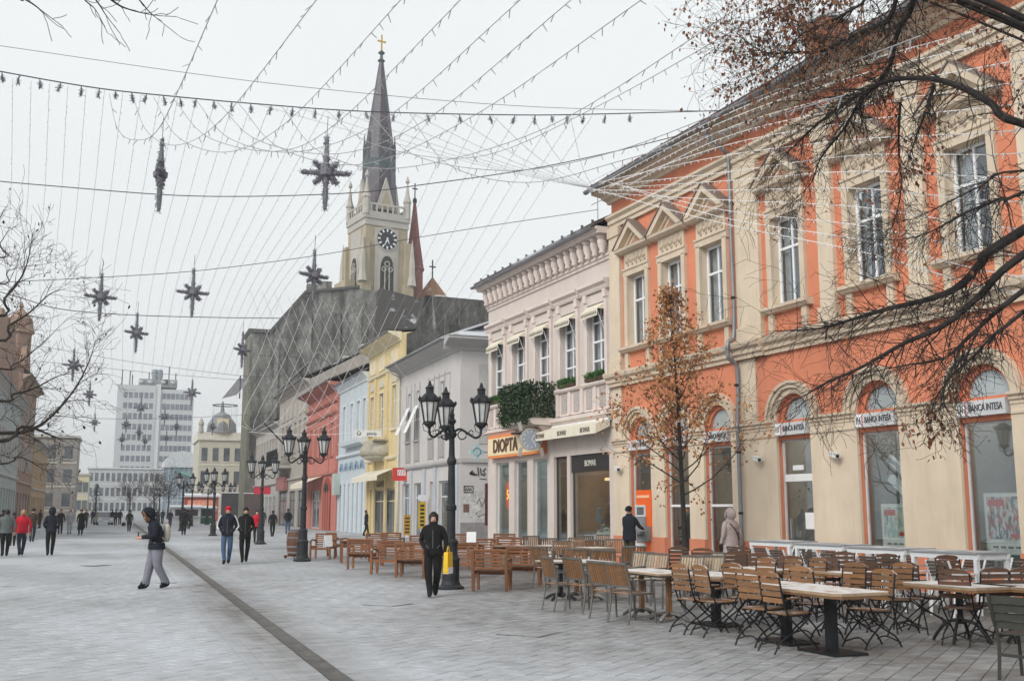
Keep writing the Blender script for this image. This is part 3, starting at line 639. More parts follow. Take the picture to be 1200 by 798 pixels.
# fascia sign DIOPTA with its wristwatch clock
SIGNC = M('sign_cream_board', (.80, .66, .42), .5, .05); SIGNO = M('sign_orange', (.75, .25, .08), .5, .05)
fs = MB().box(7.86, 13.0, 0, .26, 3.80, 4.72).o('fascia_sign', SIGNO, shop)
MB().box(7.92, 12.95, .26, .27, 3.90, 4.60).o('sign_face', SIGNC, fs)
text('sign_lettering', 'DIOPTA', .74, M('sign_brown', (.10, .05, .035), .6), fs, 11.15, .285, 4.25, .92, .02, bold=.012)
clock = T('watch_clock', 'big round wristwatch shaped shop clock hanging over the sign', 'clock', Matrix.Rotation(FA, 3, 'Z') @ Vector((7.55, .78, 4.28)) + PO, FA + R(80))
def dial(parent, r, face, rim, ink, hands=True, back=.16):
    def disc(r0, y0, y1, name, m, par):
        P = [(r0 * math.cos(6.28319 * i / 32), r0 * math.sin(6.28319 * i / 32)) for i in range(32)]
        return MB().plate(P, y0, y1).o(name, m, par)
    disc(r, -back, .02, 'case', rim, parent); disc(r * .86, .02, .03, 'dial', face, parent)
    for k in range(12):
        t = k * math.pi / 6
        MB().bar((r * .62 * math.cos(t), .035, r * .62 * math.sin(t)), (r * .80 * math.cos(t), .035, r * .80 * math.sin(t)), r * .07, .01, up=(0, 1, 0)).o('hour_mark', ink, parent)
    for a, ln, wd in ((2.2, .5, .08), (4.1, .7, .06)):
        MB().bar((0, .042, 0), (r * ln * math.cos(a), .042, r * ln * math.sin(a)), r * wd, .01, up=(0, 1, 0)).o('hand', ink, parent)
CLKF = M('clock_face', (.33, .36, .42), .4); CLKR = M('clock_rim', (.55, .52, .47), .35, metal=.4)
dial(clock, .42, CLKF, CLKR, M('clock_ink', (.75, .76, .78), .5))
for s_ in (-1, 1):
    for q in (-1, 1): MB().bar((.38 * s_, -.06, .30 * q), (.44 * s_, -.08, .62 * q), .12, .10, up=(0, 1, 0)).o('strap_lug', CLKR, clock)
MB().bar((.75, -.08, .2), (.3, -.08, .2), .06, .06).o('bracket', IRON, clock)
# the long shop awning, folded
aw = MB(); ae, ac = 2.85, 7.75
aw.quad((ae, .10, 4.70), (ac, .10, 4.70), (ac, .62, 4.52), (ae, .62, 4.52)); aw.quad((ae, .62, 4.52), (ac, .62, 4.52), (ac, .64, 4.20), (ae, .64, 4.20))
for u in (ae, ac): aw.add([(u, .10, 4.70), (u, .62, 4.52), (u, .64, 4.20), (u, .10, 4.45)], [(0, 1, 2, 3)])
aw = aw.o('shop_awning', AWN, shop, fix=False); MB().box(ae, ac, .02, .16, 4.66, 4.735).o('awning_case', WHITE, aw)
for u in (3.6, 5.35, 7.1): text('awning_lettering', 'BOMAR', .24, SHADE, aw, u, .648, 4.36, .85)
# cross shaped pharmacy style sign
gx = T('cross_sign', 'pale blue cross shaped sign projecting at the corner of the pink house', 'sign', Matrix.Rotation(FA, 3, 'Z') @ Vector((13.35, .62, 4.1)) + PO, FA); gx.scale = (.62, .62, .62)
P = [(-.16, -.5), (.16, -.5), (.16, -.16), (.5, -.16), (.5, .16), (.16, .16), (.16, .5), (-.16, .5), (-.16, .16), (-.5, .16), (-.5, -.16), (-.16, -.16)]
MB().prism(P, lambda a, b_, t: (t, a, b_), -.07, .07).o('board', M('cross_blue', (.38, .55, .60), .4), gx)
P = [(.3 * math.cos(i * .5236), .3 * math.sin(i * .5236)) for i in range(12)]
for i in range(9): MB().prism([(P[i][0] * .8, P[i][1] * .8), P[i], P[i + 1], (P[i + 1][0] * .8, P[i + 1][1] * .8)], lambda a, b_, t: (t, a, b_), -.085, -.071).o('emblem', M('cross_dark', (.08, .2, .26), .4), gx)
MB().bar((0, -.75, 0), (0, -.45, 0), .05, .05).o('bracket', IRON, gx)
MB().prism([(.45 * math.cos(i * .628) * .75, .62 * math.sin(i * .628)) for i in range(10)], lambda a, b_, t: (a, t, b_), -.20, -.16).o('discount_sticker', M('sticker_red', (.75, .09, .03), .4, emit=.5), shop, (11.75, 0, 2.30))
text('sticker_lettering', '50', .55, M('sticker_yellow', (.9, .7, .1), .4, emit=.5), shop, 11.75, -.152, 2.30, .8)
# balcony with ivy
bal = MB(); bal.prof([(0, 4.78), (.92, 4.80), (1.0, 4.86), (1.0, 5.02), (0, 5.06)], 7.1, 9.98); bal = bal.o('balcony', PINKM, shop)
for u in (7.4, 8.55, 9.7): MB().prof([(0, 4.2), (.1, 4.25), (.6, 4.78), (0, 4.78)], u - .12, u + .12).o('console', PINKM, bal)
for u in [7.15 + i * .18 for i in range(16)]: MB().tube([(u, .94, 5.05), (u, .94, 6.15)], .012, 4).o('railing_bar', IRON, bal)
MB().box(7.12, 9.96, .91, .97, 6.15, 6.19).o('handrail', IRON, bal)
def leafcloud(b, n, box, rnd, size=.05, jitter=.12):
    (x0, x1), (y0, y1), (z0, z1) = box
    for k in range(n):
        p = Vector((rnd.uniform(x0, x1), rnd.uniform(y0, y1), rnd.uniform(z0, z1))) + Vector((rnd.gauss(0, jitter * .4), rnd.gauss(0, jitter), rnd.gauss(0, jitter * .4)))
        q = Vector((rnd.uniform(-1, 1), rnd.uniform(-.4, 1), rnd.uniform(-1, 1))).normalized() * size * rnd.uniform(.6, 1.4); r_ = q.cross(Vector((rnd.random(), rnd.random(), rnd.random()))).normalized() * size * .6
        b.add([p - q, p + r_, p + q, p - r_], [(0, 1, 2, 3)])
ivy = T('balcony_ivy', 'dense dark green ivy covering the balcony railing', 'ivy', Matrix.Rotation(FA, 3, 'Z') @ Vector((8.53, 1.0, 5.02)) + PO, FA)
b = MB(); rnd = random.Random(11)
leafcloud(b, 3900, ((-1.42, 1.40), (-.05, .08), (.02, 1.38)), rnd, .055, .07); leafcloud(b, 1400, ((-1.45, -1.35), (-.95, .0), (.05, 1.35)), rnd, .055, .07)
for k in range(22):
    x = rnd.uniform(-1.3, 1.3); leafcloud(b, 26, ((x - .12, x + .12), (-.05, .1), (-.18, .05)), rnd, .05, .06)
b.o('leaves', GREEN, ivy, fix=False)
for k in range(4): MB().box(-1.3 + k * .66, -.7 + k * .66, -.30, -.08, .95, 1.15).o('trough', M('trough_brown', (.1, .06, .04), .8), ivy)
for c, nm in ((PC[0], 'far corner window'), (PC[3] - .0, 'window beside the ivy balcony'), (PC[4], 'window next to the orange bank')):
    fb = T('window_box', 'green box plants on the pink house ' + nm, 'window box', Matrix.Rotation(FA, 3, 'Z') @ Vector((c, .12, 6.05)) + PO, FA)
    b = MB(); rnd = random.Random(int(c * 10)); leafcloud(b, 800, ((-.6, .6), (-.1, .1), (.05, .32)), rnd, .045, .05); b.o('leaves', GREEN2, fb, fix=False)
    MB().box(-.6, .6, -.12, .10, 0, .12).o('trough', M('trough_brown', (.1, .06, .04), .8), fb)
# ------------------------------------------------------------------ the row beyond the alley
def house(name, label, loc, rz, L, Hh, D, wm, mm, wins, zr=None, roofm=None, gf=None, gfz=4.2, gfm=None, eave=.6, belt=True, frame=None, flat=False, wt=.12, cols=2, rows=(1.4, .7)):
    t = T(name, label, 'building', loc, rz)
    ops = [(u - w / 2, u + w / 2, z0, z1) for u, w, z0, z1 in wins] + [(a, c, .05, z1) for a, c, z1 in (gf or [])]
    b = MB(); wallgrid(b, 0, L, 0, Hh, ops, .22); shell(b, 0, L, 0, Hh, D); b.quad((0, 0, Hh), (L, 0, Hh), (L, -D, Hh), (0, -D, Hh))
    b.o('wall', wm, t, fix=False)
    e = eave
    MB().prof([(0, Hh - .55), (.08, Hh - .55), (.12, Hh - .4), (e * .7, Hh - .15), (e, Hh - .05), (e, Hh + .06), (0, Hh + .06)], -.05, L + .05).o('eaves_cornice', mm, t)
    b = MB(); gutter(b, -.05, L + .05, e + .09, Hh + .06, .08); b.o('gutter', ZINC, t)
    if belt: MB().prof([(0, gfz - .1), (.12, gfz - .1), (.2, gfz), (.2, gfz + .12), (0, gfz + .16)], 0, L).o('string_course', mm, t)
    if not flat:
        b = MB(); gable(b, -.02, L + .02, D, Hh + .07, zr or Hh + 3.2, e); b.o('roof', roofm or TILE, t)
        b = MB(); gable_ends(b, .0, L, D, Hh, zr or Hh + 3.2); b.o('gable', wm, t, fix=False)
    if not flat:
        for q in (.28, .74):
            ck = MB().box(L * q, L * q + .9, -D / 2 - 1.0, -D / 2 - .3, Hh + .5, (zr or Hh + 3.2) + 1.1).o('chimney', BRICK if q < .5 else wm, t); MB().box(L * q - .1, L * q + 1.0, -D / 2 - 1.1, -D / 2 - .2, (zr or Hh + 3.2) + 1.1, (zr or Hh + 3.2) + 1.25).o('chimney_cap', DWHITE, ck)
    for u, w, z0, z1 in wins:
        if frame:
            for a in (u - w / 2 - wt, u + w / 2): MB().box(a, a + wt, 0, .06, z0, z1 + wt).o('jamb', frame, t)
            MB().box(u - w / 2, u + w / 2, 0, .06, z1, z1 + wt).o('lintel', frame, t)
        MB().prof([(0, z0 - .14), (.14, z0 - .10), (.14, z0 - .01), (0, z0)], u - w / 2 - .15, u + w / 2 + .15).o('sill', mm, t)
        window(t, u, z0, w - .02, z1 - z0 - .02, -.16, cols, rows, gm=FGLASS, t=.07)
    for a, c, z1 in gf or []:
        window(t, (a + c) / 2, .06, c - a - .02, z1 - .08, -.18, 2 if c - a > 1.6 else 1, (2.4, .8), fm=gfm or DWHITE, gm=FGLASS, t=.08)
    return t
TILE = tilemat('row_tiles', (.085, .075, .07), .35); TILES = tilemat('snowy_tiles', (.11, .10, .10), 1.0)
XR = 16.97; RZ = R(90)
def place(o, y, dx=0, z=0): return (XR + dx, y, z)
GREYW = M('light_grey_plaster', (.52, .50, .49), .85, .06, .7, .1, dirt=.12, dirtcol=(.36, .34, .33)); GREYD = M('grey_moulding', (.40, .39, .38), .8, .08)
lg = house('grey_house', 'light grey corner house with graffiti on its alley side', (XR, 53.6, 0), RZ, 12.8, 10.75, 13, GREYW, GREYD,
           [(10.6, .75, 5.9, 8.9), (8.6, .75, 5.9, 8.9), (5.5, .75, 5.9, 8.9), (3.4, .75, 5.9, 8.9)], 13.6, TILES, [(10.3, 12.0, 3.3), (7.6, 9.2, 3.3), (4.7, 5.7, 3.3), (1.2, 3.9, 3.3)], 4.25, None, .95)
for u in (10.6, 8.6, 5.5, 3.4):                # hinged window shades, panels under the windows
    if u > 6:
        sh = MB(); sh.bar((u, .05, 8.0), (u, .8, 6.3), .7, .03, up=(0, 1, 1)); sh.o('window_shade', WHITE, lg)
    MB().box(u - .45, u + .45, 0, .06, 4.62, 5.70).o('panel', M('relief_panel_grey', (.34, .33, .32), .9, .25, 14, .6), lg)
    for q in (-.62, .54): MB().box(u + q, u + q + .08, 0, .05, 4.5, 9.4).o('lesene', GREYD, lg)
for u in (9.65, 6.7, 4.45, 1.0, .3): MB().box(u - .22, u + .22, 0, .10, .0, 4.1).o('shop_pilaster', M('blue_grey_paint', (.42, .45, .49), .7, .08), lg)
MB().box(1.8, 6.0, 0, .03, 9.2, 9.26).o('panel_line', GREYD, lg); MB().box(1.8, 1.86, 0, .03, 5, 9.2).o('panel_line', GREYD, lg)
dpl = MB().tube(spline([(12.5, 1.0, 10.8), (12.5, .7, 10.4), (12.65, .14, 10.1), (12.65, .14, 9), (12.65, .14, .1)], 4), .06, 8).o('downpipe', DWHITE, lg, smooth=True)
MB().box(-.13, -.02, -13.1, 0, 4.2, 4.4).o('alley_course', GREYD, lg); MB().prism([(-.95, 10.7), (-.95, 10.85), (0, 10.85), (0, 10.2), (-.1, 10.2), (-.15, 10.4)], lambda a, b_, t: (a, t, b_), .95, -13).o('alley_eaves', GREYD, lg)
b = MB(); b.add([(-1.0, 1.0, 10.86), (-1.0, -14, 10.86), (6.4, -6.5, 13.75)], [(0, 1, 2)]); b.o('roof_hip', TILES, lg, fix=False)
for a, z0, z1 in ((-1.3, 5.2, 9.5), (-2.6, 5.0, 8.9)): MB().box(-.04, -.003, a - .25, a + .25, z0, z1).o('blind_panel', M('panel_grey', (.42, .41, .40), .85), lg)
# graffiti and bills on the alley wall: local (y = depth along the alley)
MB().box(-.03, -.004, -13, -.05, 0, 1.05).o('painted_dado', M('dado_grey', (.25, .24, .235), .9, .2, 3), lg)
BLACK = M('spray_black', (.02, .02, .02), .7); GW = M('peeled_plaster', (.50, .49, .47), .95, .35, 6, .5, 15)
P = [(-.12 - .9 * abs(math.cos(i * .42)) * (1 if i % 2 else .8) if False else -.85 + .75 * math.cos(i * .42) * (1 + .2 * math.sin(i * 3)), 1.95 + .85 * math.sin(i * .42) * (1 + .15 * math.cos(i * 5))) for i in range(15)]
MB().prism(P, lambda a, b_, t: (t, a, b_), -.012, -.006).o('peeled_patch', GW, lg)
def scrib(pts, r=.035): MB().tube([(-.02, -a, z) for a, z in pts], r, 4).o('graffiti', BLACK, lg)
scrib([(.55, 3.6), (.7, 3.75), (.8, 3.6), (.62, 3.58), (.95, 3.55)], .05); scrib([(1.0, 3.95), (1.05, 3.5)], .03); scrib([(1.15, 3.9), (1.2, 3.55), (1.35, 3.6)], .03)
scrib([(1.45, 3.9), (1.3, 3.75), (1.45, 3.6), (1.3, 3.5)], .03); scrib([(1.1, 3.35), (1.5, 3.32)], .02)
scrib([(.25, 2.95), (.75, 2.95), (.75, 2.62), (.25, 2.62), (.25, 2.95)], .025); text_w = [(.32, 2.70), (.36, 2.86), (.42, 2.70), (.48, 2.86), (.54, 2.70), (.6, 2.86), (.66, 2.72)]; scrib(text_w, .02)
scrib([(.95, 2.0), (1.1, 2.3), (1.25, 1.9), (1.4, 2.2)], .018); scrib([(.9, 1.5), (1.2, 1.7), (1.05, 1.35), (1.45, 1.5)], .018)
for a, z, s_, c in ((.38, 1.8, .16, (.16, .09, .07)), (1.35, 1.6, .12, (.45, .44, .42)), (1.1, 1.55, .1, (.5, .48, .45))):
    MB().box(-.03, -.004, -a - s_, -a + s_, z - s_ * 1.3, z + s_ * 1.3).o('pasted_bill', M('bill_%d' % int(c[0] * 100), c, .8, .4, 12), lg)
MB().box(-.06, -.004, -2.3, -1.42, .9, 3.1).o('alley_door', M('door_maroon', (.07, .02, .025), .6), lg)
rs = T('light_box_sign', 'red and white light box sign projecting from the grey corner house', 'sign', (XR - .45, 64.6, 3.9), RZ); rs.scale = (.8, .8, .8)
MB().box(-.12, .12, -.6, .55, -.5, .5).o('box', M('sign_red', (.62, .06, .05), .4), rs); MB().box(-.126, -.12, -.45, .2, -.1, .35).o('panel', WHITE, rs)
for k in range(3): MB().bar((-.128, -.35 + .2 * k, .3), (-.128, -.25 + .2 * k, -.05), .05, .01, up=(1, 0, 0)).o('emblem', M('sign_red', (.62, .06, .05), .4), rs)
ys = T('vertical_sign', 'tall yellow sign with black lettering on the grey corner house', 'sign', (XR - .30, 59.2, .0), RZ); ys.scale = (.5, .5, .72)
MB().box(-.05, .05, -.1, .75, .9, 3.0).o('board', M('sign_yellow', (.60, .40, .03), .5), ys)
for k in range(6): MB().box(-.054, -.05, .08, .55, 1.1 + .3 * k, 1.28 + .3 * k).o('lettering', BLACK, ys)
MB().box(-.08, .08, -.12, .78, 3.1, 3.55).o('top_board', WHITE, ys)
ys2 = T('pavement_sign', 'low yellow advertising panel by the shop door of the grey house', 'sign', (XR - .3, 63.1, 0), RZ)
MB().box(-.04, .04, -.3, .3, .25, 1.75).o('board', M('sign_amber', (.50, .28, .03), .5), ys2); ys2.scale = (.7, .7, .8)
for k in range(5): MB().box(-.045, -.04, -.2, .2, .4 + .26 * k, .52 + .26 * k).o('lettering', BLACK, ys2)
for q in (-.25, .25): MB().box(-.02, .02, q - .02, q + .02, 0, .25).o('leg', IRON, ys2)
# yellow house
YEL = M('yellow_plaster', (.62, .50, .27), .85, .07, .8, .1, dirt=.12, dirtcol=(.45, .36, .2)); CREAM = M('cream_moulding', (.68, .60, .42), .85, .08, 1, .1, dirt=.2)
yh = house('yellow_house', 'yellow three window house with round stone balcony', (XR, 66.45, 0), RZ, 9.3, 13.2, 12, YEL, CREAM,
           [(8.0, 1.1, 7.0, 9.7), (5.2, 1.3, 6.6, 9.7), (1.6, 1.1, 7.0, 9.9)], 13.9, TILE, [(.9, 8.3, 3.1)], 5.1, CREAM, .9, frame=CREAM)
for u in (8.0, 5.2, 1.6):
    MB().box(u - .9, u + .9, 0, .06, 11.3, 12.3).o('frieze_panel', CREAM, yh); MB().plate([(u - .6 + .6 * (1 - math.cos(math.pi * i / 8)), 10.1 + .6 * math.sin(math.pi * i / 8)) for i in range(9)], 0, .08).o('relief', M('relief_pale', (.55, .52, .42), .9), yh)
MB().prof([(0, 10.9), (.15, 10.95), (.2, 11.1), (0, 11.15)], 0, 9.3).o('frieze_moulding', CREAM, yh)
for u in (.35, 3.4, 6.9, 8.95): MB().box(u - .25, u + .25, 0, .12, .0, 10.9).o('lesene', YEL, yh)
bb = MB(); bb.lathe([(.5, 4.95), (1.2, 5.1), (1.55, 5.3)], 16, (5.2, 0, 0), sx=1.3, sy=.8); bb.lathe([(1.55, 5.3), (1.75, 5.45), (1.72, 5.85), (1.5, 6.15), (1.55, 6.3)], 16, (5.2, 0, 0), sx=1.3, sy=.8)
STONE = M('balcony_stone', (.40, .37, .30), .9, .25, 4, .4, 18, dirt=.3); bb.o('balcony', STONE, yh, smooth=True)
MB().box(3.0, 7.4, 0, .9, 6.3, 6.4).o('balcony_rail', STONE, yh)
gs = T('gallery_sign', 'long white sign with round emblem above the yellow house balcony', 'sign', (XR - 1.35, 69.6, 6.75), RZ); gs.scale = (.6, .6, .6)
MB().box(-.06, .06, -1.5, 1.6, -.35, .35).o('board', WHITE, gs)
P = [(.24 * math.cos(i * .3927) - .0, .24 * math.sin(i * .3927)) for i in range(16)]
MB().prism([(a + 1.1, c) for a, c in P], lambda a, b_, t: (t, a, b_), -.075, -.06).o('emblem', BLACK, gs); MB().prism([(a * .6 + 1.1, c * .6) for a, c in P], lambda a, b_, t: (t, a, b_), -.085, -.075).o('emblem_ring', WHITE, gs)
me = text_me('galerija', .5, BLACK, .006, .8); me.transform(Matrix(((0, 0, -1, 0), (-1, 0, 0, 0), (0, 1, 0, 0), (0, 0, 0, 1)))); O('lettering', me, gs, (-.07, -.35, 0))
ya = MB(); ya.quad((.6, .1, 4.4), (8.6, .1, 4.4), (8.6, 1.3, 3.9), (.6, 1.3, 3.9)); ya.quad((.6, 1.3, 3.9), (8.6, 1.3, 3.9), (8.6, 1.31, 3.6), (.6, 1.31, 3.6)); ya.o('awning', AWN, yh, fix=False)
text('shop_lettering', 'GALANTERIJA', .62, BLACK, yh, 4.6, .08, 3.42, .75)
# pale blue house
BLU = M('pale_blue_plaster', (.50, .56, .60), .85, .06, .8, .1, dirt=.1); BLW = M('blue_white_moulding', (.63, .67, .70), .8, .06)
bh = house('blue_house', 'pale blue house with white bay windows over tall blue shopfront', (XR, 75.85, 0), RZ, 10.8, 11.7, 12, BLU, BLW,
           [(1.2, 1.1, 7.1, 9.9), (3.3, 1.1, 7.1, 9.9), (5.7, 1.1, 7.1, 9.9), (8.6, 1.1, 7.1, 9.9)], 14.6, tilemat('blue_tiles', (.10, .115, .13), .55), [(.8 + 1.6 * k, 1.8 + 1.6 * k, 3.7) for k in range(6)], 5.9, M('shop_blue', (.32, .46, .56), .6), .5, frame=BLW)
MB().prof([(0, 6.5), (.6, 6.6), (.7, 6.9), (0, 7.0)], .2, 7.6).o('bay_base', BLW, bh)
for k in range(5):
    r0 = MB(); ring(r0, 1.5 + 1.9 * k, 4.75, .35, .62, 0, .12); r0.o('fan_ornament', M('ornament_blue', (.22, .30, .38), .7), bh)
for k in range(6): MB().box(.45 + 1.6 * k, .75 + 1.6 * k, 0, .1, 0, 4.0).o('shop_pilaster', BLW, bh)
cab = MB().box(9.7, 10.6, 0, .5, 2.9, 4.6).o('sign_cabinet', M('sign_pale_green', (.45, .52, .48), .6), bh)
# red house
REDP = M('coral_plaster', (.50, .19, .155), .85, .10, .7, .1, dirt=.15, dirtcol=(.4, .15, .12)); REDM = M('coral_moulding', (.42, .17, .14), .85, .1)
rh = house('coral_house', 'coral red house with heavy cornice and arched red doorway', (XR - .1, 86.75, 0), RZ, 14.8, 12.2, 12, REDP, REDM,
           [(2.2, 1.1, 6.2, 9.0), (5.3, 1.1, 6.2, 9.0), (7.6, 1.1, 6.2, 9.0), (10.0, 1.1, 6.2, 9.0), (12.6, 1.1, 6.2, 9.0)], 15.4, TILE, [(7.5, 12.0, 3.4)], 4.7, None, 1.0, frame=REDM)
for z in (9.6, 10.6): MB().prof([(0, z), (.2, z + .08), (.28, z + .22), (0, z + .3)], 0, 14.8).o('frieze_moulding', REDM, rh)
for u in (.4, 3.7, 14.4): MB().box(u - .35, u + .35, 0, .12, 4.9, 9.6).o('lesene', REDP, rh)
dr = MB(); dr.plate([(2.1, 0), (5.4, 0), (5.4, 3.2)] + [(3.75 + 1.65 * math.cos(math.pi * i / 12), 3.2 + 1.2 * math.sin(math.pi * i / 12)) for i in range(1, 12)] + [(2.1, 3.2)], 0, .10)
dr = dr.o('doorway', M('door_red', (.26, .06, .045), .6, .15), rh)
for u in (2.3, 3.35, 4.4): MB().box(u - .05, u + .05, .1, .18, 0, 3.3).o('door_post', REDP, dr)
ring_ = MB(); ring(ring_, 3.75, 3.2, .3, .75, .1, .16); ring_.o('door_rose', DARK, dr)
aw = MB(); aw.quad((5.8, .1, 4.6), (14.0, .1, 4.6), (14.0, 1.6, 4.0), (5.8, 1.6, 4.0)); aw.quad((5.8, 1.6, 4.0), (14, 1.6, 4.0), (14, 1.62, 3.6), (5.8, 1.62, 3.6)); aw.o('awning', AWN, rh, fix=False)
# tall grey house, far grey house
G5 = M('stone_grey_plaster', (.40, .365, .33), .9, .12, .6, .15, dirt=.45, dirtcol=(.22, .2, .19)); G5M = M('stone_grey_moulding', (.44, .41, .37), .9, .1, 1, .1, dirt=.3)
g5 = house('stone_grey_house', 'tall weathered grey house with dark iron balcony', (XR, 101.6, 0), RZ, 20.0, 14.2, 12, G5, G5M,
           [(2.2 + 2.9 * k, 1.2, 7.6, 10.6) for k in range(6)], 17.5, TILE, [(1.0, 5.5, 3.6), (7, 11, 3.6), (12.5, 18.8, 3.6)], 4.8, DARK, .7, frame=G5M)
for k in range(6): MB().box(1.3 + 2.9 * k, 3.1 + 2.9 * k, 0, .08, 11.2, 12.6).o('frieze_panel', G5M, g5)
bl = MB().box(10, 18.5, 0, 1.6, 6.0, 6.3).o('balcony', G5M, g5)
for k in range(40): MB().box(10.1 + .21 * k, 10.14 + .21 * k, 1.5, 1.54, 6.3, 7.9).o('railing_bar', IRON, bl)
MB().box(10, 18.5, 1.48, 1.56, 7.9, 7.98).o('handrail', IRON, bl); MB().box(10, 18.5, 1.40, 1.46, 6.4, 7.6).o('railing_sheet', M('rail_sheet', (.06, .055, .05), .6), bl)
MB().bar((10.5, .3, 8.0), (9.0, 3.2, 10.6), .12, .12).o('flag_pole', IRON, g5)
MB().box(12, 18, .05, .45, 3.75, 5.2).o('shop_fascia', M('fascia_rose', (.36, .16, .15), .7), g5)
g6 = house('ornate_grey_house', 'far pale grey house with many narrow windows before the blind wall', (XR, 121.7, 0), RZ, 21.0, 11.6, 12, M('pale_stone_plaster', (.45, .43, .41), .9, .1, .6, .1, dirt=.3), G5M,
           [(1.6 + 2.55 * k, 1.2, 6.6, 9.9) for k in range(8)], 14.8, TILE, [(1 + 3.3 * k, 3 + 3.3 * k, 3.2) for k in range(6)], 4.6, None, .7, frame=G5M)
# the tall house with the blind fire wall
FIRE = M('sooty_fire_wall', (.175, .172, .165), .95, .38, .28, .4, 8, dirt=.8, dirtcol=(.085, .083, .08))
def mottle(name, a, c, e, sc):
    m, n, l, p = nt(name); g = n.new('ShaderNodeNewGeometry'); pos = g.outputs['Position']
    f = noisen(n, l, scaled(n, l, pos, (1.5, 1.5, .55)), sc * 1.3, 12, .82); f2 = noisen(n, l, scaled(n, l, pos, (2.2, 2.2, .22)), sc * .9, 9, .75)
    col = mixc(n, l, ramp(n, l, f, .41, .59), a, c); col = mixc(n, l, ramp(n, l, f2, .56, .60, 0, .85), col, e)
    fg = noisen(n, l, scaled(n, l, pos, (1, 1, .8)), 2.6, 6, .75); col = mixc(n, l, ramp(n, l, fg, .35, .65, 0, .55), col, [x * .45 for x in a]); l.new(col, p.inputs['Base Color']); p.inputs['Roughness'].default_value = .95
    b_ = n.new('ShaderNodeBump'); b_.inputs['Strength'].default_value = .6; b_.inputs['Distance'].default_value = .1; l.new(f, b_.inputs['Height']); l.new(b_.outputs[0], p.inputs['Normal']); return m
MOTTLE = mottle('mottled_wall', (.025, .024, .023), (.15, .145, .135), (.36, .355, .35), .34); FIRE = mottle('sooty_render', (.06, .06, .055), (.36, .36, .335), (.06, .065, .05), .22)
tw = T('tall_gable_house', 'tall house showing a huge sooty grey blind fire wall', 'building', (XR - .3, 143, 0), 0)
P = [(-.6, 0), (40, 0), (40, 28.5), (27, 29.9), (16, 32.0), (13.7, 32.3), (6.2, 31.0), (1.6, 25.2), (-.9, 25.2)]
MB().prism(P, lambda a, b_, t: (a, t, b_), 0, 7).o('wall', FIRE, tw)
MB().prism([(15.6, 20), (40, 17), (40, 28.6), (27, 30.0), (16.2, 32.1)], lambda a, b_, t: (a, t, b_), -2.2, -.01).o('lean_to_roof', tilemat('sooty_tiles', (.075, .068, .064), .12, 2.2), tw)
MB().prism([(-1.0, 25.2), (1.7, 25.25), (6.2, 31.05), (13.7, 32.35), (13.7, 32.7), (6.1, 31.4), (1.6, 25.7), (-1.2, 25.7)], lambda a, b_, t: (a, t, b_), -.25, 7).o('roof', M('verge_slate', (.09, .09, .09), .8), tw)
MB().box(-.95, -.59, -.02, 7, 0, 24.6).o('street_front', M('mossy_front', (.16, .16, .125), .95, .3, .5, .2, dirt=.5), tw)
for u, w_ in ((2.6, .5), (7, .3), (10.8, .6), (13.9, .35)): MB().box(u - w_ / 2, u + w_ / 2, -.25, -.001, 2, 24 + (u > 3) * 4.5).o('flue', FIRE, tw)
for x, y0 in ((8.6, 2), (7.2, 4.5)): MB().box(x, x + 1.6, y0, y0 + 1.2, 30, 33.4).o('chimney', FIRE, tw)
MB().prism([(-.35, 0), (-11.9, 0), (-11.9, 14.6), (-7.5, 15.6), (-1.6, 15.7), (-1.0, 13.4), (-.35, 13.1)], lambda a, b_, t: (t, a, b_), -.14, -.005).o('fire_wall', MOTTLE, yh)
MB().prism([(-.95, 13.5), (-1.6, 15.8), (-7.5, 15.7), (-11.9, 14.7), (-11.9, 13.3)], lambda a, b_, t: (t, a, b_), -.002, .5).o('fire_wall_top', MOTTLE, yh)
SCAR = M('pale_scar', (.30, .295, .28), .95, .2, 2, .3)
for pts in ([(3.0, 17.5), (8.2, 23.0), (12.8, 19.0)], [(9.0, 12.0), (13.5, 16.5), (15.5, 15.0)]):
    for p_, q_ in zip(pts, pts[1:]): MB().bar((p_[0], -.06, p_[1]), (q_[0], -.06, q_[1]), .12, .22, up=(0, 1, 0)).o('old_roof_line', SCAR, tw)
for x_ in (24.5, 31): ck = MB().box(x_, x_ + 1.3, -1.4, -.3, 27, 32.6 - .12 * (x_ - 16)).o('chimney', BRICK, tw); MB().box(x_ - .15, x_ + 1.45, -1.55, -.15, 32.6 - .12 * (x_ - 16), 32.85 - .12 * (x_ - 16)).o('chimney_cap', DWHITE, ck)
for k in range(9): MB().box(-.1, 14.5 - 1.2 * abs(k - 4) * .3, -.05, -.001, 4 + 2.6 * k, 4.12 + 2.6 * k).o('ledge', FIRE, tw)
# big dark roofed block behind the row
DRM = tilemat('sooty_roof', (.055, .052, .05), .30, 4.0)
bk = T('dark_roofed_block', 'large dark slate roofed block rising behind the coloured row', 'building', (33, 66, 0), RZ)
b = MB(); shell(b, 0, 62, 0, 17.5, 26); b.quad((0, 0, 0), (62, 0, 0), (62, 0, 17.5), (0, 0, 17.5)); b.o('wall', FIRE, bk, fix=False)
b = MB(); b.prof([(9, 11.5), (9, 12), (-8, 21.2), (-14, 21.2), (-26, 12), (-26, 11.5), (-14, 20.6), (-8, 20.6)], -1, 62); b.o('roof', DRM, bk)
b = MB(); b.add([(0, 8.5, 11), (0, -25, 11), (0, -14, 20.8), (0, -8, 20.8)], [(0, 1, 2, 3)]); b.o('gable', FIRE, bk, fix=False)
for u, w_ in ((8, -9), (30, -8.5), (44, -8)): MB().box(u, u + 1.6, w_ - 1, w_, 19, 22.6).o('chimney', FIRE, bk)
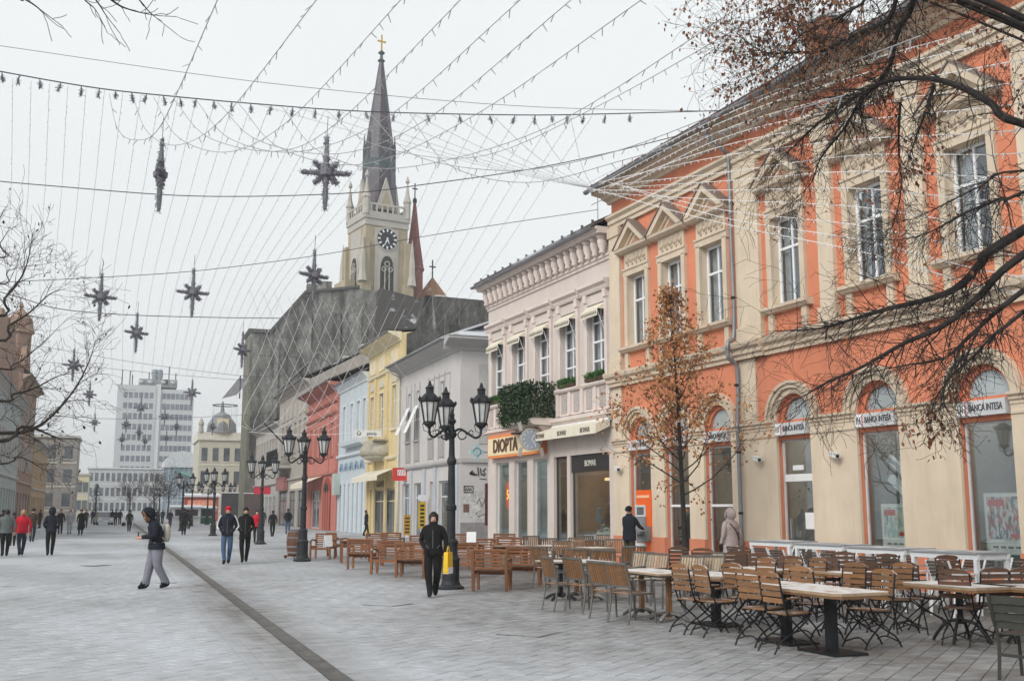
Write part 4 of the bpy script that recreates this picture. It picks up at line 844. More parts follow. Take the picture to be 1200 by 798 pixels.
# ------------------------------------------------------------------ cathedral
def spirepattern():                            # glazed tiles in a lozenge pattern
    m, n, l, p = nt('spire_tiles'); tc = n.new('ShaderNodeTexCoord'); v = n.new('ShaderNodeTexVoronoi'); v.distance = 'MANHATTAN'; v.inputs['Scale'].default_value = 1.5; v.inputs['Randomness'].default_value = .25
    l.new(scaled(n, l, tc.outputs['Object'], (1.2, 1.2, .7)), v.inputs['Vector'])
    f = noisen(n, l, tc.outputs['Object'], .8, 5)
    c = mixc(n, l, ramp(n, l, v.outputs['Distance'], .18, .5), (.095, .08, .09), (.03, .03, .05)); c = mixc(n, l, ramp(n, l, f, .42, .6, 0, .6), c, (.075, .05, .052))
    l.new(c, p.inputs['Base Color']); p.inputs['Roughness'].default_value = .5; return m
CST = M('cathedral_stone', (.42, .40, .36), .9, .12, .5, .2, 12, dirt=.3, dirtcol=(.3, .28, .24)); CYE = M('cathedral_yellow', (.37, .315, .22), .9, .15, .5, .2, 12, dirt=.3)
SPT = spirepattern(); SPR = tilemat('red_spire_tiles', (.26, .08, .065), .0, 3.0); GOLD = M('gilt', (.55, .36, .08), .35, metal=.8)
ORT = tilemat('orange_roof_tiles', (.34, .17, .08), .15, 3.0)
ct = T('cathedral', 'gothic cathedral with tall dark tiled clock spire and gilt cross', 'church', (35.0, 152.5, 0), R(10))
h = 3.4
b = MB(); b.box(-h, h, -h, h, 0, 45.3); b.o('tower', CYE, ct)
for sx in (-1, 1):
    for sy in (-1, 1):
        bt = MB(); bt.box(sx * h - .75, sx * h + .75, sy * h - .75, sy * h + .75, 0, 34.5); bt.box(sx * h - .55, sx * h + .55, sy * h - .55, sy * h + .55, 34.5, 41); bt.o('buttress', CYE, ct)
        MB().lathe([(.75, 34.5), (.5, 36), (.45, 38), (.05, 41.5)], 6, (sx * (h + .55), sy * (h + .55), 0)).o('pinnacle', CST, ct)
        pn = MB(); pn.lathe([(.55, 44.8), (.55, 47.2), (.68, 47.4), (.36, 48.4), (.10, 50.4), (.32, 50.6), (.32, 50.9), (.03, 51.6)], 8, (sx * (h - .1), sy * (h - .1), 0)); pn.o('corner_turret', CST, ct)
MB().box(-h - .12, h + .12, -h - .12, h + .12, 43.2, 44.2).o('cornice', CST, ct)
MB().box(-h - .28, h + .28, -h - .28, h + .28, 44.2, 45.0).o('gallery_floor', CST, ct)
for q in range(4):
    g = MB(); n = 6
    def rot(x, y): return ((x, y), (-y, x), (-x, -y), (y, -x))[q]
    x0, y0 = rot(-h - .22, -h - .27); x1, y1 = rot(h + .22, -h - .12)
    g.box(min(x0, x1), max(x0, x1), min(y0, y1), max(y0, y1), 45.0, 45.3); g.box(min(x0, x1), max(x0, x1), min(y0, y1), max(y0, y1), 46.3, 46.6)
    for k in range(9):
        xa, ya = rot(-h - .1 + k * (2 * h + .2) / 8 - .12, -h - .25); xb, yb = rot(-h - .1 + k * (2 * h + .2) / 8 + .12, -h - .14)
        g.box(min(xa, xb), max(xa, xb), min(ya, yb), max(ya, yb), 45.3, 46.3)
    g.o('gallery_balustrade', CST, ct)
    gv = MB(); gv.prism([(-1.5, 46), (1.5, 46), (0, 51)], lambda a, z, t: (*rot(a, t), z), -2.95, -2.0); gv.o('gablet', CST, ct)
    gv = MB(); gv.prism([(-.9, 46.2), (.9, 46.2), (0, 49.2)], lambda a, z, t: (*rot(a, t), z), -3.0, -2.953); gv.o('gablet_panel', CYE, ct)
    mp = Matrix.Rotation(q * math.pi / 2, 4, 'Z')
    pnl = MB().prism([(-1.9, 33), (1.9, 33), (1.9, 42.9), (-1.9, 42.9)], lambda a, z, t: (*rot(a, t), z), -h - .12, -h).o('bay_panel', CST, ct)
    def ogive(w, z0, zs, zt): return [(-w, z0), (w, z0)] + [(w * math.cos(t * 1.5708 / 6) ** .8 if t < 6 else 0, zs + (zt - zs) * math.sin(t * 1.5708 / 6)) for t in range(7)] + [(-w * math.cos(t * 1.5708 / 6) ** .8, zs + (zt - zs) * math.sin(t * 1.5708 / 6)) for t in range(5, -1, -1)]
    MB().prism(ogive(1.45, 31, 36.4, 39.3), lambda a, z, t: (*rot(a, t), z), -h - .30, -h - .12).o('window_surround', CST, ct)
    wn_ = MB().prism(ogive(1.05, 31, 36.4, 38.7), lambda a, z, t: (*rot(a, t), z), -h - .36, -h - .30).o('belfry_window', DARK, ct)
    for k in (-.35, .35): MB().prism([(k - .07, 31), (k + .07, 31), (k + .07, 37), (k - .07, 37)], lambda a, z, t: (*rot(a, t), z), -h - .45, -h - .36).o('mullion', CST, wn_)
    for cx_, cz_, r_ in ((-.5, 36.7, .4), (.5, 36.7, .4), (0, 37.5, .45)):
        tr = MB()
        for i in range(10):
            a0, a1 = i * .6283, (i + 1) * .6283
            tr.prism([(cx_ + r * math.cos(t), cz_ + r * math.sin(t)) for t, r in ((a0, r_ * .7), (a0, r_), (a1, r_), (a1, r_ * .7))], lambda a, z, t: (*rot(a, t), z), -h - .44, -h - .361)
        tr.o('tracery', CST, wn_)
    if q == 3: continue
    dc = O('clock_dial', None, ct, (0, 0, 41.3), 0); dc.rotation_euler = (0, 0, q * math.pi / 2); dc.scale = (1.14, 1, 1.14)
    P = [(1.62 * math.cos(i * .19635), 1.62 * math.sin(i * .19635)) for i in range(32)]
    MB().plate(P, -h - .22, -h - .10).o('rim', CST, dc)
    MB().plate([(a * .86, z * .86) for a, z in P], -h - .26, -h - .22).o('face', M('clock_black', (.02, .022, .03), .5), dc)
    for k in range(12):
        t = k * math.pi / 6; MB().bar((.95 * math.cos(t), -h - .28, .95 * math.sin(t)), (1.34 * math.cos(t), -h - .28, 1.34 * math.sin(t)), .2, .02, up=(0, 1, 0)).o('numeral', WHITE, dc)
    for a, ln in ((-2.0, .9), (-1.15, .65)): MB().bar((-.2 * math.cos(a), -h - .31, -.2 * math.sin(a)), (ln * math.cos(a), -h - .31, ln * math.sin(a)), .17, .02, up=(0, 1, 0)).o('hand', WHITE, dc)
sp = MB(); sp.lathe([(2.75, 45.5), (2.55, 52), (2.25, 56.3)], 8, a0=R(22.5)); sp.lathe([(2.2, 56.3), (1.35, 63), (.35, 70.4), (.2, 70.5)], 8, a0=R(22.5)); sp.o('spire', SPT, ct)
MB().lathe([(2.35, 52.6), (2.55, 52.8), (2.5, 54.2), (2.3, 54.4)], 8, a0=R(22.5)).o('spire_band', M('spire_teal', (.06, .085, .09), .7, .3), ct)
for k in range(8):
    t = R(22.5) + k * math.pi / 4; MB().lathe([(.22, 54.0), (.25, 56.2), (.04, 58.6)], 5, (2.3 * math.cos(t), 2.3 * math.sin(t), 0)).o('spirelet', M('spire_lead', (.07, .08, .09), .6), ct)
MB().lathe([(.25, 70.3), (.6, 70.6), (.25, 71.0), (.22, 71.6), (.55, 71.9), (.2, 72.3)], 10).o('finial', M('spire_lead', (.07, .08, .09), .6), ct)
cr = MB(); cr.box(-.1, .1, -.1, .1, 72.2, 74.9); cr.box(-.7, .7, -.08, .08, 73.7, 73.95); cr.o('cross', GOLD, ct)
# side turret with red spire, nave roof, choir roof
st = MB(); st.lathe([(1.5, 20), (1.5, 38.3), (1.75, 38.6), (1.6, 39.0)], 8, (7.1, 2.2, 0)); st.o('stair_turret', M('red_stone', (.25, .105, .085), .9, .25), ct)
MB().lathe([(1.6, 39.0), (.95, 43.2), (.2, 49.6)], 8, (7.1, 2.2, 0)).o('turret_spire', SPR, ct)
tc_ = MB(); tc_.lathe([(.32, 49.4), (.36, 49.9), (.1, 50.3)], 8, (7.1, 2.2, 0)); tc_.box(7.03, 7.17, 2.13, 2.27, 50.2, 52.6); tc_.box(6.65, 7.55, 2.15, 2.25, 51.6, 51.8); tc_.o('turret_cross', IRON, ct)
b = MB(); b.prism([(-1, 28), (9.5, 28), (4.3, 36)], lambda a, z, t: (a, t, z), 4, 40); b.o('nave_roof', SPR, ct); MB().box(-1, 9.5, 4, 40, 0, 28).o('nave', CYE, ct)
MB().lathe([(6.2, 28), (3.5, 33.0), (.1, 37.6)], 8, (10.0, 1.5, 0)).o('choir_roof', ORT, ct); MB().lathe([(5.6, 0), (5.6, 28)], 8, (10.0, 1.5, 0)).o('choir', CYE, ct)
cx2 = MB(); cx2.box(9.92, 10.08, 1.42, 1.58, 37.4, 40.4); cx2.box(9.45, 10.55, 1.44, 1.56, 39.2, 39.4); cx2.o('choir_cross', IRON, ct)
MB().box(-h - 2.2, -h - .7, -1.5, 3, 0, 35).o('aisle_buttress', CYE, ct)
# ------------------------------------------------------------------ the left side of the street
LZ = R(-90); XL = -10.3
SAL = M('salmon_plaster', (.30, .195, .145), .9, .14, .5, .1, dirt=.35); TEAL = M('pale_teal_plaster', (.38, .42, .41), .9, .08, .6, .1, dirt=.15); OCH = M('ochre_plaster', (.46, .33, .20), .9, .12, .6, .1, dirt=.3)
TM = M('pale_trim', (.50, .48, .45), .9, .1)
house('teal_house', 'pale teal house with tall shop windows along the left pavement', (XL, 128, 0), LZ, 34, 13.0, 14, TEAL, TM,
      [(1.5 + 2.8 * k, 1.2, 6.4, 9.4) for k in range(12)], 19, tilemat('brown_tiles', (.15, .085, .065), .15), [(1 + 2.75 * k, 2.6 + 2.75 * k, 3.8) for k in range(12)], 5.0, None, .7, frame=TM)
th_ = [o for o in bpy.data.objects if o.name == 'teal_house'][0]; MB().plate([(5, 12.9), (33, 12.9), (33, 15.5), (25, 19.6), (13, 19.6), (5, 15.5)], -.5, -.1).o('street_gable', SAL, th_)
sh_ = house('salmon_house', 'tall salmon house with corner turret and steep gable', (XL - .1, 150, 0), LZ, 22, 16.6, 14, SAL, M('salmon_trim', (.46, .34, .28), .9), [(2 + 3.0 * k, 1.3, 6.2, 9.2) for k in range(7)] + [(2 + 3.0 * k, 1.3, 11, 13.8) for k in range(7)],
      22.5, tilemat('brown_tiles2', (.17, .09, .07), .1), [(1 + 4 * k, 3.8 + 4 * k, 3.6) for k in range(5)], 4.8, None, .8, frame=TM)
MB().lathe([(1.3, 15), (1.3, 21.5), (1.6, 21.7), (1.2, 23.4), (.8, 23.9), (.15, 24.6), (.3, 24.8), (.03, 25.4)], 8, (18.5, -1.0, 0)).o('turret', SAL, sh_)
MB().plate([(13, 16.6), (21.5, 16.6), (21.5, 18), (17.2, 22.4), (13, 18)], -.6, 0).o('street_gable', SAL, sh_)
house('ochre_house', 'ochre house with low eaves beyond the salmon turret house', (XL, 180, 0), LZ, 29.8, 10.4, 12, OCH, TM, [(1.6 + 2.9 * k, 1.2, 5.6, 8.4) for k in range(10)], 14, tilemat('brown_tiles3', (.14, .085, .07), .25), [(1 + 3.6 * k, 3.4 + 3.6 * k, 3.4) for k in range(8)], 4.4, None, .7)
house('dim_brown_house', 'plain brown house on the left pavement before the teal one', (XL - .3, 93.9, 0), LZ, 30, 11, 12, OCH, TM, [(2 + 3 * k, 1.2, 5.8, 8.6) for k in range(9)], 14, TILE, None, 4.5, None, .7)
BR = R(180)
def boxhouse(name, label, x0, x1, y, Hh, D, wm, mm, cols_, rows_, wz0, fl, ww, wh, extra=None):
    t = T(name, label, 'building', (x1, y, 0), BR); L = x1 - x0
    MB().box(0, L, -D, 0, 0, Hh).o('wall', wm, t); MB().box(-.3, L + .3, -D - .3, .3, Hh, Hh + .35).o('parapet', mm, t)
    wm_ = MB().box(-ww / 2, ww / 2, -.02, .03, 0, wh).me('window', FGLASS); fm_ = MB().box(-ww / 2 - .1, ww / 2 + .1, -.02, .10, -.18, -.02).me('sill', mm)
    for r in range(rows_):
        for c in range(cols_):
            if extra and extra(r, c): continue
            u = L * (c + .5) / cols_; o = O('window', wm_, t, (u, 0, wz0 + fl * r)); O('sill', fm_, o)
        if rows_ > 1: MB().box(0, L, .0, .06, wz0 + fl * r - .75, wz0 + fl * r - .45).o('floor_band', mm, t)
    return t
PALE = M('pale_concrete', (.46, .47, .48), .9, .06, .3, .1); PALEB = M('band_concrete', (.55, .56, .57), .9, .05)
boxhouse('grey_end_house', 'grey house with white windows closing the left pavement', -17, -6.4, 190, 13.5, 12, M('drab_plaster', (.30, .28, .26), .9, .15, dirt=.3), TM, 4, 3, 2.2, 3.9, 1.3, 2.2)
boxhouse('low_yellow_house', 'low pale yellow house beside the long white block', -11, -5.3, 231, 8.6, 10, M('pale_yellow_plaster', (.55, .50, .34), .9, .1), TM, 5, 2, 1.6, 3.6, 1.0, 2.0)
boxhouse('long_white_block', 'long low white office block at the foot of the high tower', -6.2, 25, 262, 11.0, 14, PALE, PALEB, 26, 3, 1.4, 3.4, .78, 1.9)
tb = T('tower_block', 'pale grey tower block with antennas at the end of the street', 'building', (9.6, 331, 0), BR)
MB().box(0, 10.9, -16, 0, 0, 38.3).o('wing', PALE, tb); MB().box(-10.9, -1.3, -16, -.6, 0, 37.4).o('wing', PALE, tb); MB().box(-1.3, 0, -16, -.2, 0, 38.8).o('corner_strip', PALEB, tb)
wmm = MB().box(-.55, .55, -.02, .03, 0, 1.75).me('window', M('tower_glass', (.13, .15, .18), .15, .3, .3, 0, spec=.7)); smm = MB().box(-.65, .65, -.02, .08, -.2, -.03).me('sill', PALEB)
for r in range(11):
    for u0, n_, w_ in ((1.3, 6, 0), (-10.0, 7, -.6)):
        for c in range(n_):
            o = O('window', wmm, tb, (u0 + c * (1.45 if n_ == 6 else 1.28), w_, 3.2 + 3.12 * r)); O('sill', smm, o)
rb_ = MB().box(-6, 5, -10, -3, 38.3, 40.6).o('roof_plant', M('plant_room', (.24, .25, .26), .9, .3, 1), tb)
for x, hh in ((9.8, 5), (7.6, 4.8), (6.9, 3.5), (-3.5, 6.5), (-5.5, 4.6), (2.2, 4.5)): MB().tube([(x, -4, 38.2), (x, -4, 38.2 + hh)], .16, 5).o('antenna', IRON, tb)
for x in (.6, -.9): MB().lathe([(.7, 0), (.9, 1.5), (.8, 3), (.5, 3.3)], 10, (x, -4, 40.4)).o('tank', M('tank_grey', (.22, .25, .29), .7), tb)
for x in (4.4, -2, -4.6, 1.8): MB().lathe([(.1, 0), (.6, .3), (.8, .9)], 8, (x, -2.6, 39.2)).o('dish', DWHITE, tb)
MB().box(-3.3, -1.9, -3.6, -3, 39.2, 40.6).o('red_dish', M('antenna_red', (.5, .14, .08), .7), tb)
gb = T('glass_pavilion', 'modern blue glass building with curved white roof', 'building', (16.0, 231, 0), BR)
MB().box(0, 7, -12, 0, 0, 10.4).o('wall', M('blue_curtain_wall', (.25, .33, .40), .15, .2, .4, 0, spec=.8), gb)
for k in range(8): MB().box(-.06 + k, .06 + k, 0, .15, 0, 10.4).o('glazing_bar', PALEB, gb)
for z in (3.5, 7): MB().box(0, 7, 0, .12, z, z + .2).o('transom', PALEB, gb)
MB().prism([(7, 10.4)] + [(3.5 - 3.6 * math.cos(math.pi * i / 10), 10.4 + 3.4 * math.sin(math.pi * i / 10)) for i in range(11)][::-1], lambda a, z, t: (a, t, z), -12, .5).o('roof', M('pavilion_roof', (.52, .55, .57), .5), gb)
MB().prism([(-1.6, 7.2), (4.8, 9.5), (4.8, 9.9), (-1.6, 8.2)], lambda a, z, t: (a, t, z), .5, 2).o('canopy', M('canopy_green', (.18, .36, .32), .5), gb)
cp = boxhouse('cream_palace', 'cream palace with mansard dome and corner roof figures', 13.0, 26, 190, 13.6, 14, M('cream_plaster', (.52, .50, .42), .9, .08, .6, .1, dirt=.1), M('cream_trim', (.62, .60, .53), .9), 7, 3, 2.0, 4.0, 1.0, 2.3)
MB().box(5.0, 13.3, -13, -.2, 13.95, 15.0).o('attic', M('cream_trim', (.62, .60, .53), .9), cp)
MB().lathe([(2.6, 15), (2.4, 16.6), (1.3, 18.2), (.4, 18.7), (.15, 20.6)], 8, (9.2, -2, 0)).o('dome', M('dome_grey', (.22, .23, .25), .8, .3), cp)
MB().box(8.2, 10.2, -.5, .1, 14.9, 17.4).o('dormer', CREAM, cp); MB().box(8.8, 9.6, .1, .15, 15.3, 16.8).o('dormer_window', FGLASS, cp)
MB().prism([(1.0, 13.9), (5.0, 13.9), (5.0, 17.2), (2.2, 17.2)], lambda a, z, t: (a, t, z), -12, -.4).o('mansard', SNOW, cp); MB().box(3.2, 4.6, -5, -3.8, 15, 19.4).o('chimney', BRICK, cp)
for u in (5.6, 12.8): MB().lathe([(.5, 15), (.35, 16), (.5, 16.4), (.15, 17.4)], 8, (u, -.4, 0)).o('roof_figure', CST, cp)
# low things at the far end
for i, (x, y, w_, d_, h_, c, lab, nm) in enumerate((
        (8.3, 138, 3.4, 3, 2.3, (.66, .67, .68), 'white market kiosk standing beside the green stall', 'market_kiosk'), (10.9, 139, 1.7, 2.4, 2.2, (.03, .17, .10), 'dark green market stall next to the white kiosk', 'market_stall'),
        (12.2, 168, 5, 3, 4.2, (.50, .12, .09), 'red fronted snack stall with snowy roof in front of the cream palace', 'snack_stall'), (19.0, 169, 4.5, 3, 4.0, (.42, .13, .10), 'dull red snack stall farther right in front of the cream palace', 'snack_stall'))):
    t = T(nm, lab, 'stall', (x, y, 0), 0); cm_ = M('stall_%d' % i, c, .6, .1)
    MB().box(-w_ / 2, w_ / 2, 0, d_, 0, h_ * .86).o('wall', cm_, t); MB().prism([(-.5, h_ * .86), (d_ + .3, h_ * .86), (d_ + .3, h_), (-.5, h_ * .93)], lambda a, z, s_: (s_, a, z), -w_ / 2 - .25, w_ / 2 + .25).o('roof', SNOW, t)
    MB().box(-w_ * .4, w_ * .4, -.03, .0, h_ * .42, h_ * .75).o('hatch', M('hatch_lit', (.55, .22, .14), .6, .3, 3, emit=.4) if i > 1 else DARK, t); MB().box(-w_ * .45, w_ * .45, -.35, .0, h_ * .36, h_ * .40).o('counter', DWHITE, t)
for x, y, lab in ((9.75, 100, 'dark upright notice board beside the couple with the red hat'), (12.1, 103, 'brown upright notice board right of the dark one')):
    t = T('notice_board', lab, 'board', (x, y, 0), R(-5)); MB().box(-.75, .75, -.08, .08, .5, 3.2).o('panel', M('board_dark' if x < 10 else 'board_brown', (.05, .05, .055) if x < 10 else (.10, .08, .075), .6), t)
    for q in (-.7, .7): MB().box(q - .05, q + .05, -.05, .05, 0, .5).o('leg', IRON, t)
    MB().box(-.8, .8, -.12, .12, 3.2, 3.3).o('cap', DWHITE, t)
# a parked car far down the street
car = T('parked_car', 'small pale grey car parked at the far end of the street', 'car', (-1.2, 131, 0), R(8))
cb_ = MB(); cb_.prism([(-.85, .28), (.85, .28), (.9, .55), (.84, .86), (-.84, .86), (-.9, .55)], lambda a, z, t: (a, t, z), -1.9, 1.9); cb_.o('body', M('car_silver', (.50, .52, .54), .35, metal=.3), car)
cb_ = MB(); cb_.add([(-.8, -1.1, .86), (.8, -1.1, .86), (.8, 1.4, .86), (-.8, 1.4, .86), (-.62, -.5, 1.42), (.62, -.5, 1.42), (.62, .9, 1.42), (-.62, .9, 1.42)], [(0, 1, 5, 4), (1, 2, 6, 5), (2, 3, 7, 6), (3, 0, 4, 7)]); cb_.o('windscreen', FGLASS, car)
MB().box(-.62, .62, -.5, .9, 1.42, 1.47).o('roof', M('car_silver', (.5, .52, .54), .35), car)
for sx in (-.8, .8):
    for sy in (-1.2, 1.2): w_ = MB().lathe([(.30, -.1), (.30, .1)], 14, (0, 0, 0)).o('wheel', IRON, car, (sx, sy, .30)); w_.rotation_euler = (0, math.pi / 2, 0)
    MB().box(sx * .75 - .13, sx * .75 + .13, -1.93, -1.9, .55, .72).o('headlight', WHITE, car)
MB().box(-.3, .3, -1.925, -1.9, .38, .5).o('number_plate', WHITE, car)
# ------------------------------------------------------------------ street lamps
MILK = M('lantern_glass', (.55, .56, .55), .3, .12, 6, 0)
def lamp(pos, label, s=1.0, rz=R(-14 - 20.4), banner=False):
    t = T('street_lamp', label, 'street lamp', pos, rz, 'cast iron street lamps'); t.scale = (s, s, s)
    MB().lathe([(.30, 0), (.30, .05), (.22, .10), (.19, .18), (.19, .60), (.21, .64), (.17, .70), (.15, .75), (.15, .98), (.17, 1.02), (.12, 1.08)], 16).o('base', LAMPIRON, t, smooth=False)
    MB().lathe([(.10, 1.05), (.095, 1.7), (.12, 1.72), (.12, 1.80), (.09, 1.84), (.075, 2.7), (.10, 2.73), (.11, 2.80), (.07, 2.9), (.06, 3.30), (.10, 3.34), (.12, 3.40), (.07, 3.46), (.05, 3.6), (.10, 3.68), (.05, 3.76), (.06, 3.82), (.015, 3.95)], 14).o('shaft', LAMPIRON, t)
    for k in range(3):
        a = k * 2 * math.pi / 3; D = Vector((math.cos(a), math.sin(a), 0)); Z = Vector((0, 0, 1))
        am = MB(); am.tube(spline([D * .05 + Z * 3.45, D * .2 + Z * 3.50, D * .4 + Z * 3.38, D * .55 + Z * 3.30, D * .66 + Z * 3.36, D * .68 + Z * 3.50], 4), [.028] * 21, 6)
        am.tube([D * (.24 + .10 * math.cos(q * .6)) * 1 + Z * (3.37 + .10 * math.sin(q * .6)) for q in range(11)], .016, 5); am.tube([D * (.45 + .05 * math.cos(q * .7)) + Z * (3.42 + .05 * math.sin(q * .7)) for q in range(9)], .012, 5)
        am.lathe([(.03, 3.48), (.06, 3.52), (.10, 3.54), (.10, 3.56)], 8, D * .68); am = am.o('arm', LAMPIRON, t)
        ln = MB(); c = D * .68
        ln.lathe([(.10, 3.56), (.155, 3.58), (.155, 3.62), (.12, 3.64)], 8, c); ln.lathe([(.21, 4.06), (.245, 4.08), (.245, 4.12), (.15, 4.22), (.09, 4.27), (.09, 4.36), (.11, 4.38), (.05, 4.43), (.02, 4.53)], 8, c)
        for q in range(8):
            e = Vector((math.cos(q * .7854), math.sin(q * .7854), 0)); ln.bar(c + e * .125 + Z * 3.63, c + e * .205 + Z * 4.07, .02, .02); ln.lathe([(.02, 4.1), (.03, 4.15), (.005, 4.20)], 4, c + e * .24)
        ln = ln.o('lantern', LAMPIRON, t)
        MB().lathe([(.108, 3.63), (.19, 4.07)], 8, c, a0=0).o('glass', MILK, ln)
        for q in range(4):                        # cradle below the lantern
            e = Vector((math.cos(q * 1.5708 + .4), math.sin(q * 1.5708 + .4), 0)); MB().tube([c + e * .02 + Z * 3.40, c + e * .12 + Z * 3.44, c + e * .15 + Z * 3.58], .010, 4).o('cradle_bar', LAMPIRON, ln)
    if banner:
        for q in (-1, 1): MB().box(q * .26 - .19, q * .26 + .19, -.03, .03, 2.50, 2.86).o('banner', M('banner_red', (.38, .02, .04), .6), t)
        MB().bar((-.45, 0, 2.88), (.45, 0, 2.88), .03, .03).o('banner_bar', LAMPIRON, t)
    return t
LX = 6.6
lamp(gr(528, 690), 'tall three lantern lamp post behind the woman with the yellow bag')
lamp(gr(354, 657), 'three lantern lamp post beside the wine barrel', 1.0)
lamp((7.0, 55.5, 0), 'three lantern lamp post hung with red banners', 1.0, banner=True)
lamp((6.2, 74, 0), 'three lantern lamp post behind the couple, past the red banners', 1.0, R(20))
for k, (x, y) in enumerate(((5.2, 92), (7.6, 118), (10.0, 128), (11.8, 122), (5.5, 150))):
    lamp((x, y, 0), ('slim far lamp post right of the lone walking man', 'far lamp post in front of the white kiosk', 'far lamp post by the green stall', 'far lamp post behind the notice boards', 'farthest lamp post before the glass building')[k], 1.05, R(25 * k))
# ------------------------------------------------------------------ terrace furniture
def rotz(v, a): return Vector((v[0] * math.cos(a) - v[1] * math.sin(a), v[0] * math.sin(a) + v[1] * math.cos(a), v[2] if len(v) > 2 else 0))
def put(proto, first, pos, rz, label=None, group=None):
    o = proto if first else copy_tree(proto); o.location = pos; o.rotation_euler = (0, 0, rz)
    if label: o['label'] = label
    if group: o['group'] = group
    return o
# wooden armchair: faces local +y, back at -y
def wooden_armchair():
    t = T('wooden_armchair', 'brown slatted wooden armchair on the terrace', 'armchair', group='wooden armchairs by the lamp posts')
    w = .36
    for sx in (-1, 1):
        MB().bar((sx * w, -.27, 0), (sx * w, -.33, .85), .06, .06, up=(0, 1, 0)).o('leg', WOOD, t); MB().bar((sx * w, .27, 0), (sx * w, .27, .62), .06, .06, up=(0, 1, 0)).o('leg', WOOD, t)
        am = MB(); am.tube(spline([(sx * w, -.32, .60), (sx * w, -.05, .66), (sx * w, .2, .65), (sx * w, .33, .60)], 3), .032, 6); am.o('armrest', WOODL, t)
        MB().bar((sx * w, -.28, .38), (sx * w, .27, .40), .04, .07).o('seat_rail', WOOD, t)
    for k in range(6): MB().box(-w - .02, w + .02, -.030, .030, -.012, .012).o('seat_slat', WOOD, t, (0, -.22 + .088 * k, .43 + .004 * k))
    for k in range(6):
        z = .49 + .070 * k; MB().box(-w + .0, w, -.012, .012, -.021, .021).o('back_slat', WOOD, t, (0, -.27 - .06 * z / .85 - .0, z))
    MB().box(-w - .03, w + .03, -.355, -.305, .845, .885).o('top_rail', WOOD, t)
    MB().box(-w, w, .25, .285, .32, .40).o('front_rail', WOOD, t)
    return t
WA = wooden_armchair()
WAP = [((578, 693), -30, 0), ((616, 687), -26, 0), ((424, 667), -28, 0), ((453, 673), 150, 0), ((483, 677), -28, 0), ((377, 655), 150, 0), ((396, 652), -75, 0), ((541, 678), 152, 0), ((566, 668), 148, 0),
       ((515, 665), -30, 0), ((490, 660), 150, 0), ((437, 655), 150, 0), ((460, 652), -28, 0), ((600, 664), -30, 0), ((590, 656), 150, 0), ((540, 655), -28, 0)]
WAL = {0: 'slatted wooden armchair seen from behind, right beside the near lamp post', 1: 'slatted wooden armchair pushed against the one beside the lamp post', 6: 'sideways wooden armchair close to the wine barrel'}
for i, (p, a, _) in enumerate(WAP):
    put(WA, i == 0, gr(*p) + Vector((.08, .30, 0)), R(a), WAL.get(i, 'slatted wooden armchair in the rows of wooden seats' if i < 6 else 'slatted wooden armchair farther back towards the shops'))
# low wooden tables between the armchairs
def slat_table(pos, rz, label, L=1.1, W_=.7, H_=.72):
    t = T('wooden_table', label, 'table', pos, rz, 'slatted wooden tables')
    for k in range(6): MB().box(-L / 2, L / 2, -.055, .055, H_ - .03, H_).o('top_slat', WOOD, t, (0, -W_ / 2 + .06 + k * (W_ - .12) / 5, 0))
    for sx in (-1, 1):
        for sy in (-1, 1): MB().box(sx * (L / 2 - .08) - .035, sx * (L / 2 - .08) + .035, sy * (W_ / 2 - .08) - .035, sy * (W_ / 2 - .08) + .035, 0, H_ - .03).o('leg', WOOD, t)
    MB().box(-L / 2 + .05, L / 2 - .05, -.02, .02, H_ - .13, H_ - .03).o('apron', WOOD, t)
for x, y in ((420, 660), (470, 664), (553, 668), (610, 672)): slat_table(gr(x, y) + Vector((.1, .9, 0)), R(-8), 'slatted wooden table between the wooden armchairs')
for i, (x, y, a, lab) in enumerate(((387, 642, 20, 'small white menu card standing on the table near the barrel'), (556, 651, -25, 'white menu card leaning on the wooden chairs right of the lamp'))):
    t = T('menu_card', lab, 'menu card', (gr(x, y + 22) + Vector((0, .3, .78 if i else .60))), R(a)); MB().bar((0, 0, 0), (0, .06, .34), .26, .015, up=(0, 1, 0)).o('sheet', WHITE, t); MB().bar((0, .12, 0), (0, .065, .33), .26, .015, up=(0, 1, 0)).o('rear_sheet', WHITE, t)
# grey metal armchair with vertical teak slats
def metal_chair(slat, label, grp):
    t = T('slatted_metal_chair', label, 'chair', group=grp); w = .25
    for sx in (-1, 1):
        f = MB(); f.tube(spline([(sx * w, -.30, 0), (sx * w, -.25, .25), (sx * w, -.23, .46), (sx * w, -.27, .70), (sx * w, -.33, .90)], 3), .017, 6); f.o('leg', ALU, t)
        f = MB(); f.tube([(sx * w, .24, 0), (sx * w, .22, .45), (sx * w, .20, .64)], .016, 6); f.o('leg', ALU, t)
        f = MB(); f.bar((sx * w, -.26, .655), (sx * w, .25, .655), .045, .02); f.o('armrest', ALU, t)
        MB().bar((sx * w, -.235, .44), (sx * w, .23, .45), .025, .03).o('seat_rail', ALU, t)
    MB().bar((-w, -.33, .90), (w, -.33, .90), .035, .035).o('top_rail', ALU, t); MB().bar((-w, -.235, .555), (w, -.235, .555), .03, .03).o('back_rail', ALU, t)
    for k in range(8): MB().bar((-w + .03 + k * (2 * w - .06) / 7, -.235, .56), (-w + .03 + k * (2 * w - .06) / 7, -.328, .89), .044, .012, up=(0, 1, 0)).o('back_slat', slat, t)
    for k in range(7): MB().box(-w, w, -.027, .027, .445, .46).o('seat_slat', slat, t, (0, -.20 + k * .067, 0))
    return t
GC = 'metal chairs with upright teak slats'
MC = metal_chair(WOODL, 'grey metal armchair with upright teak back slats', GC)
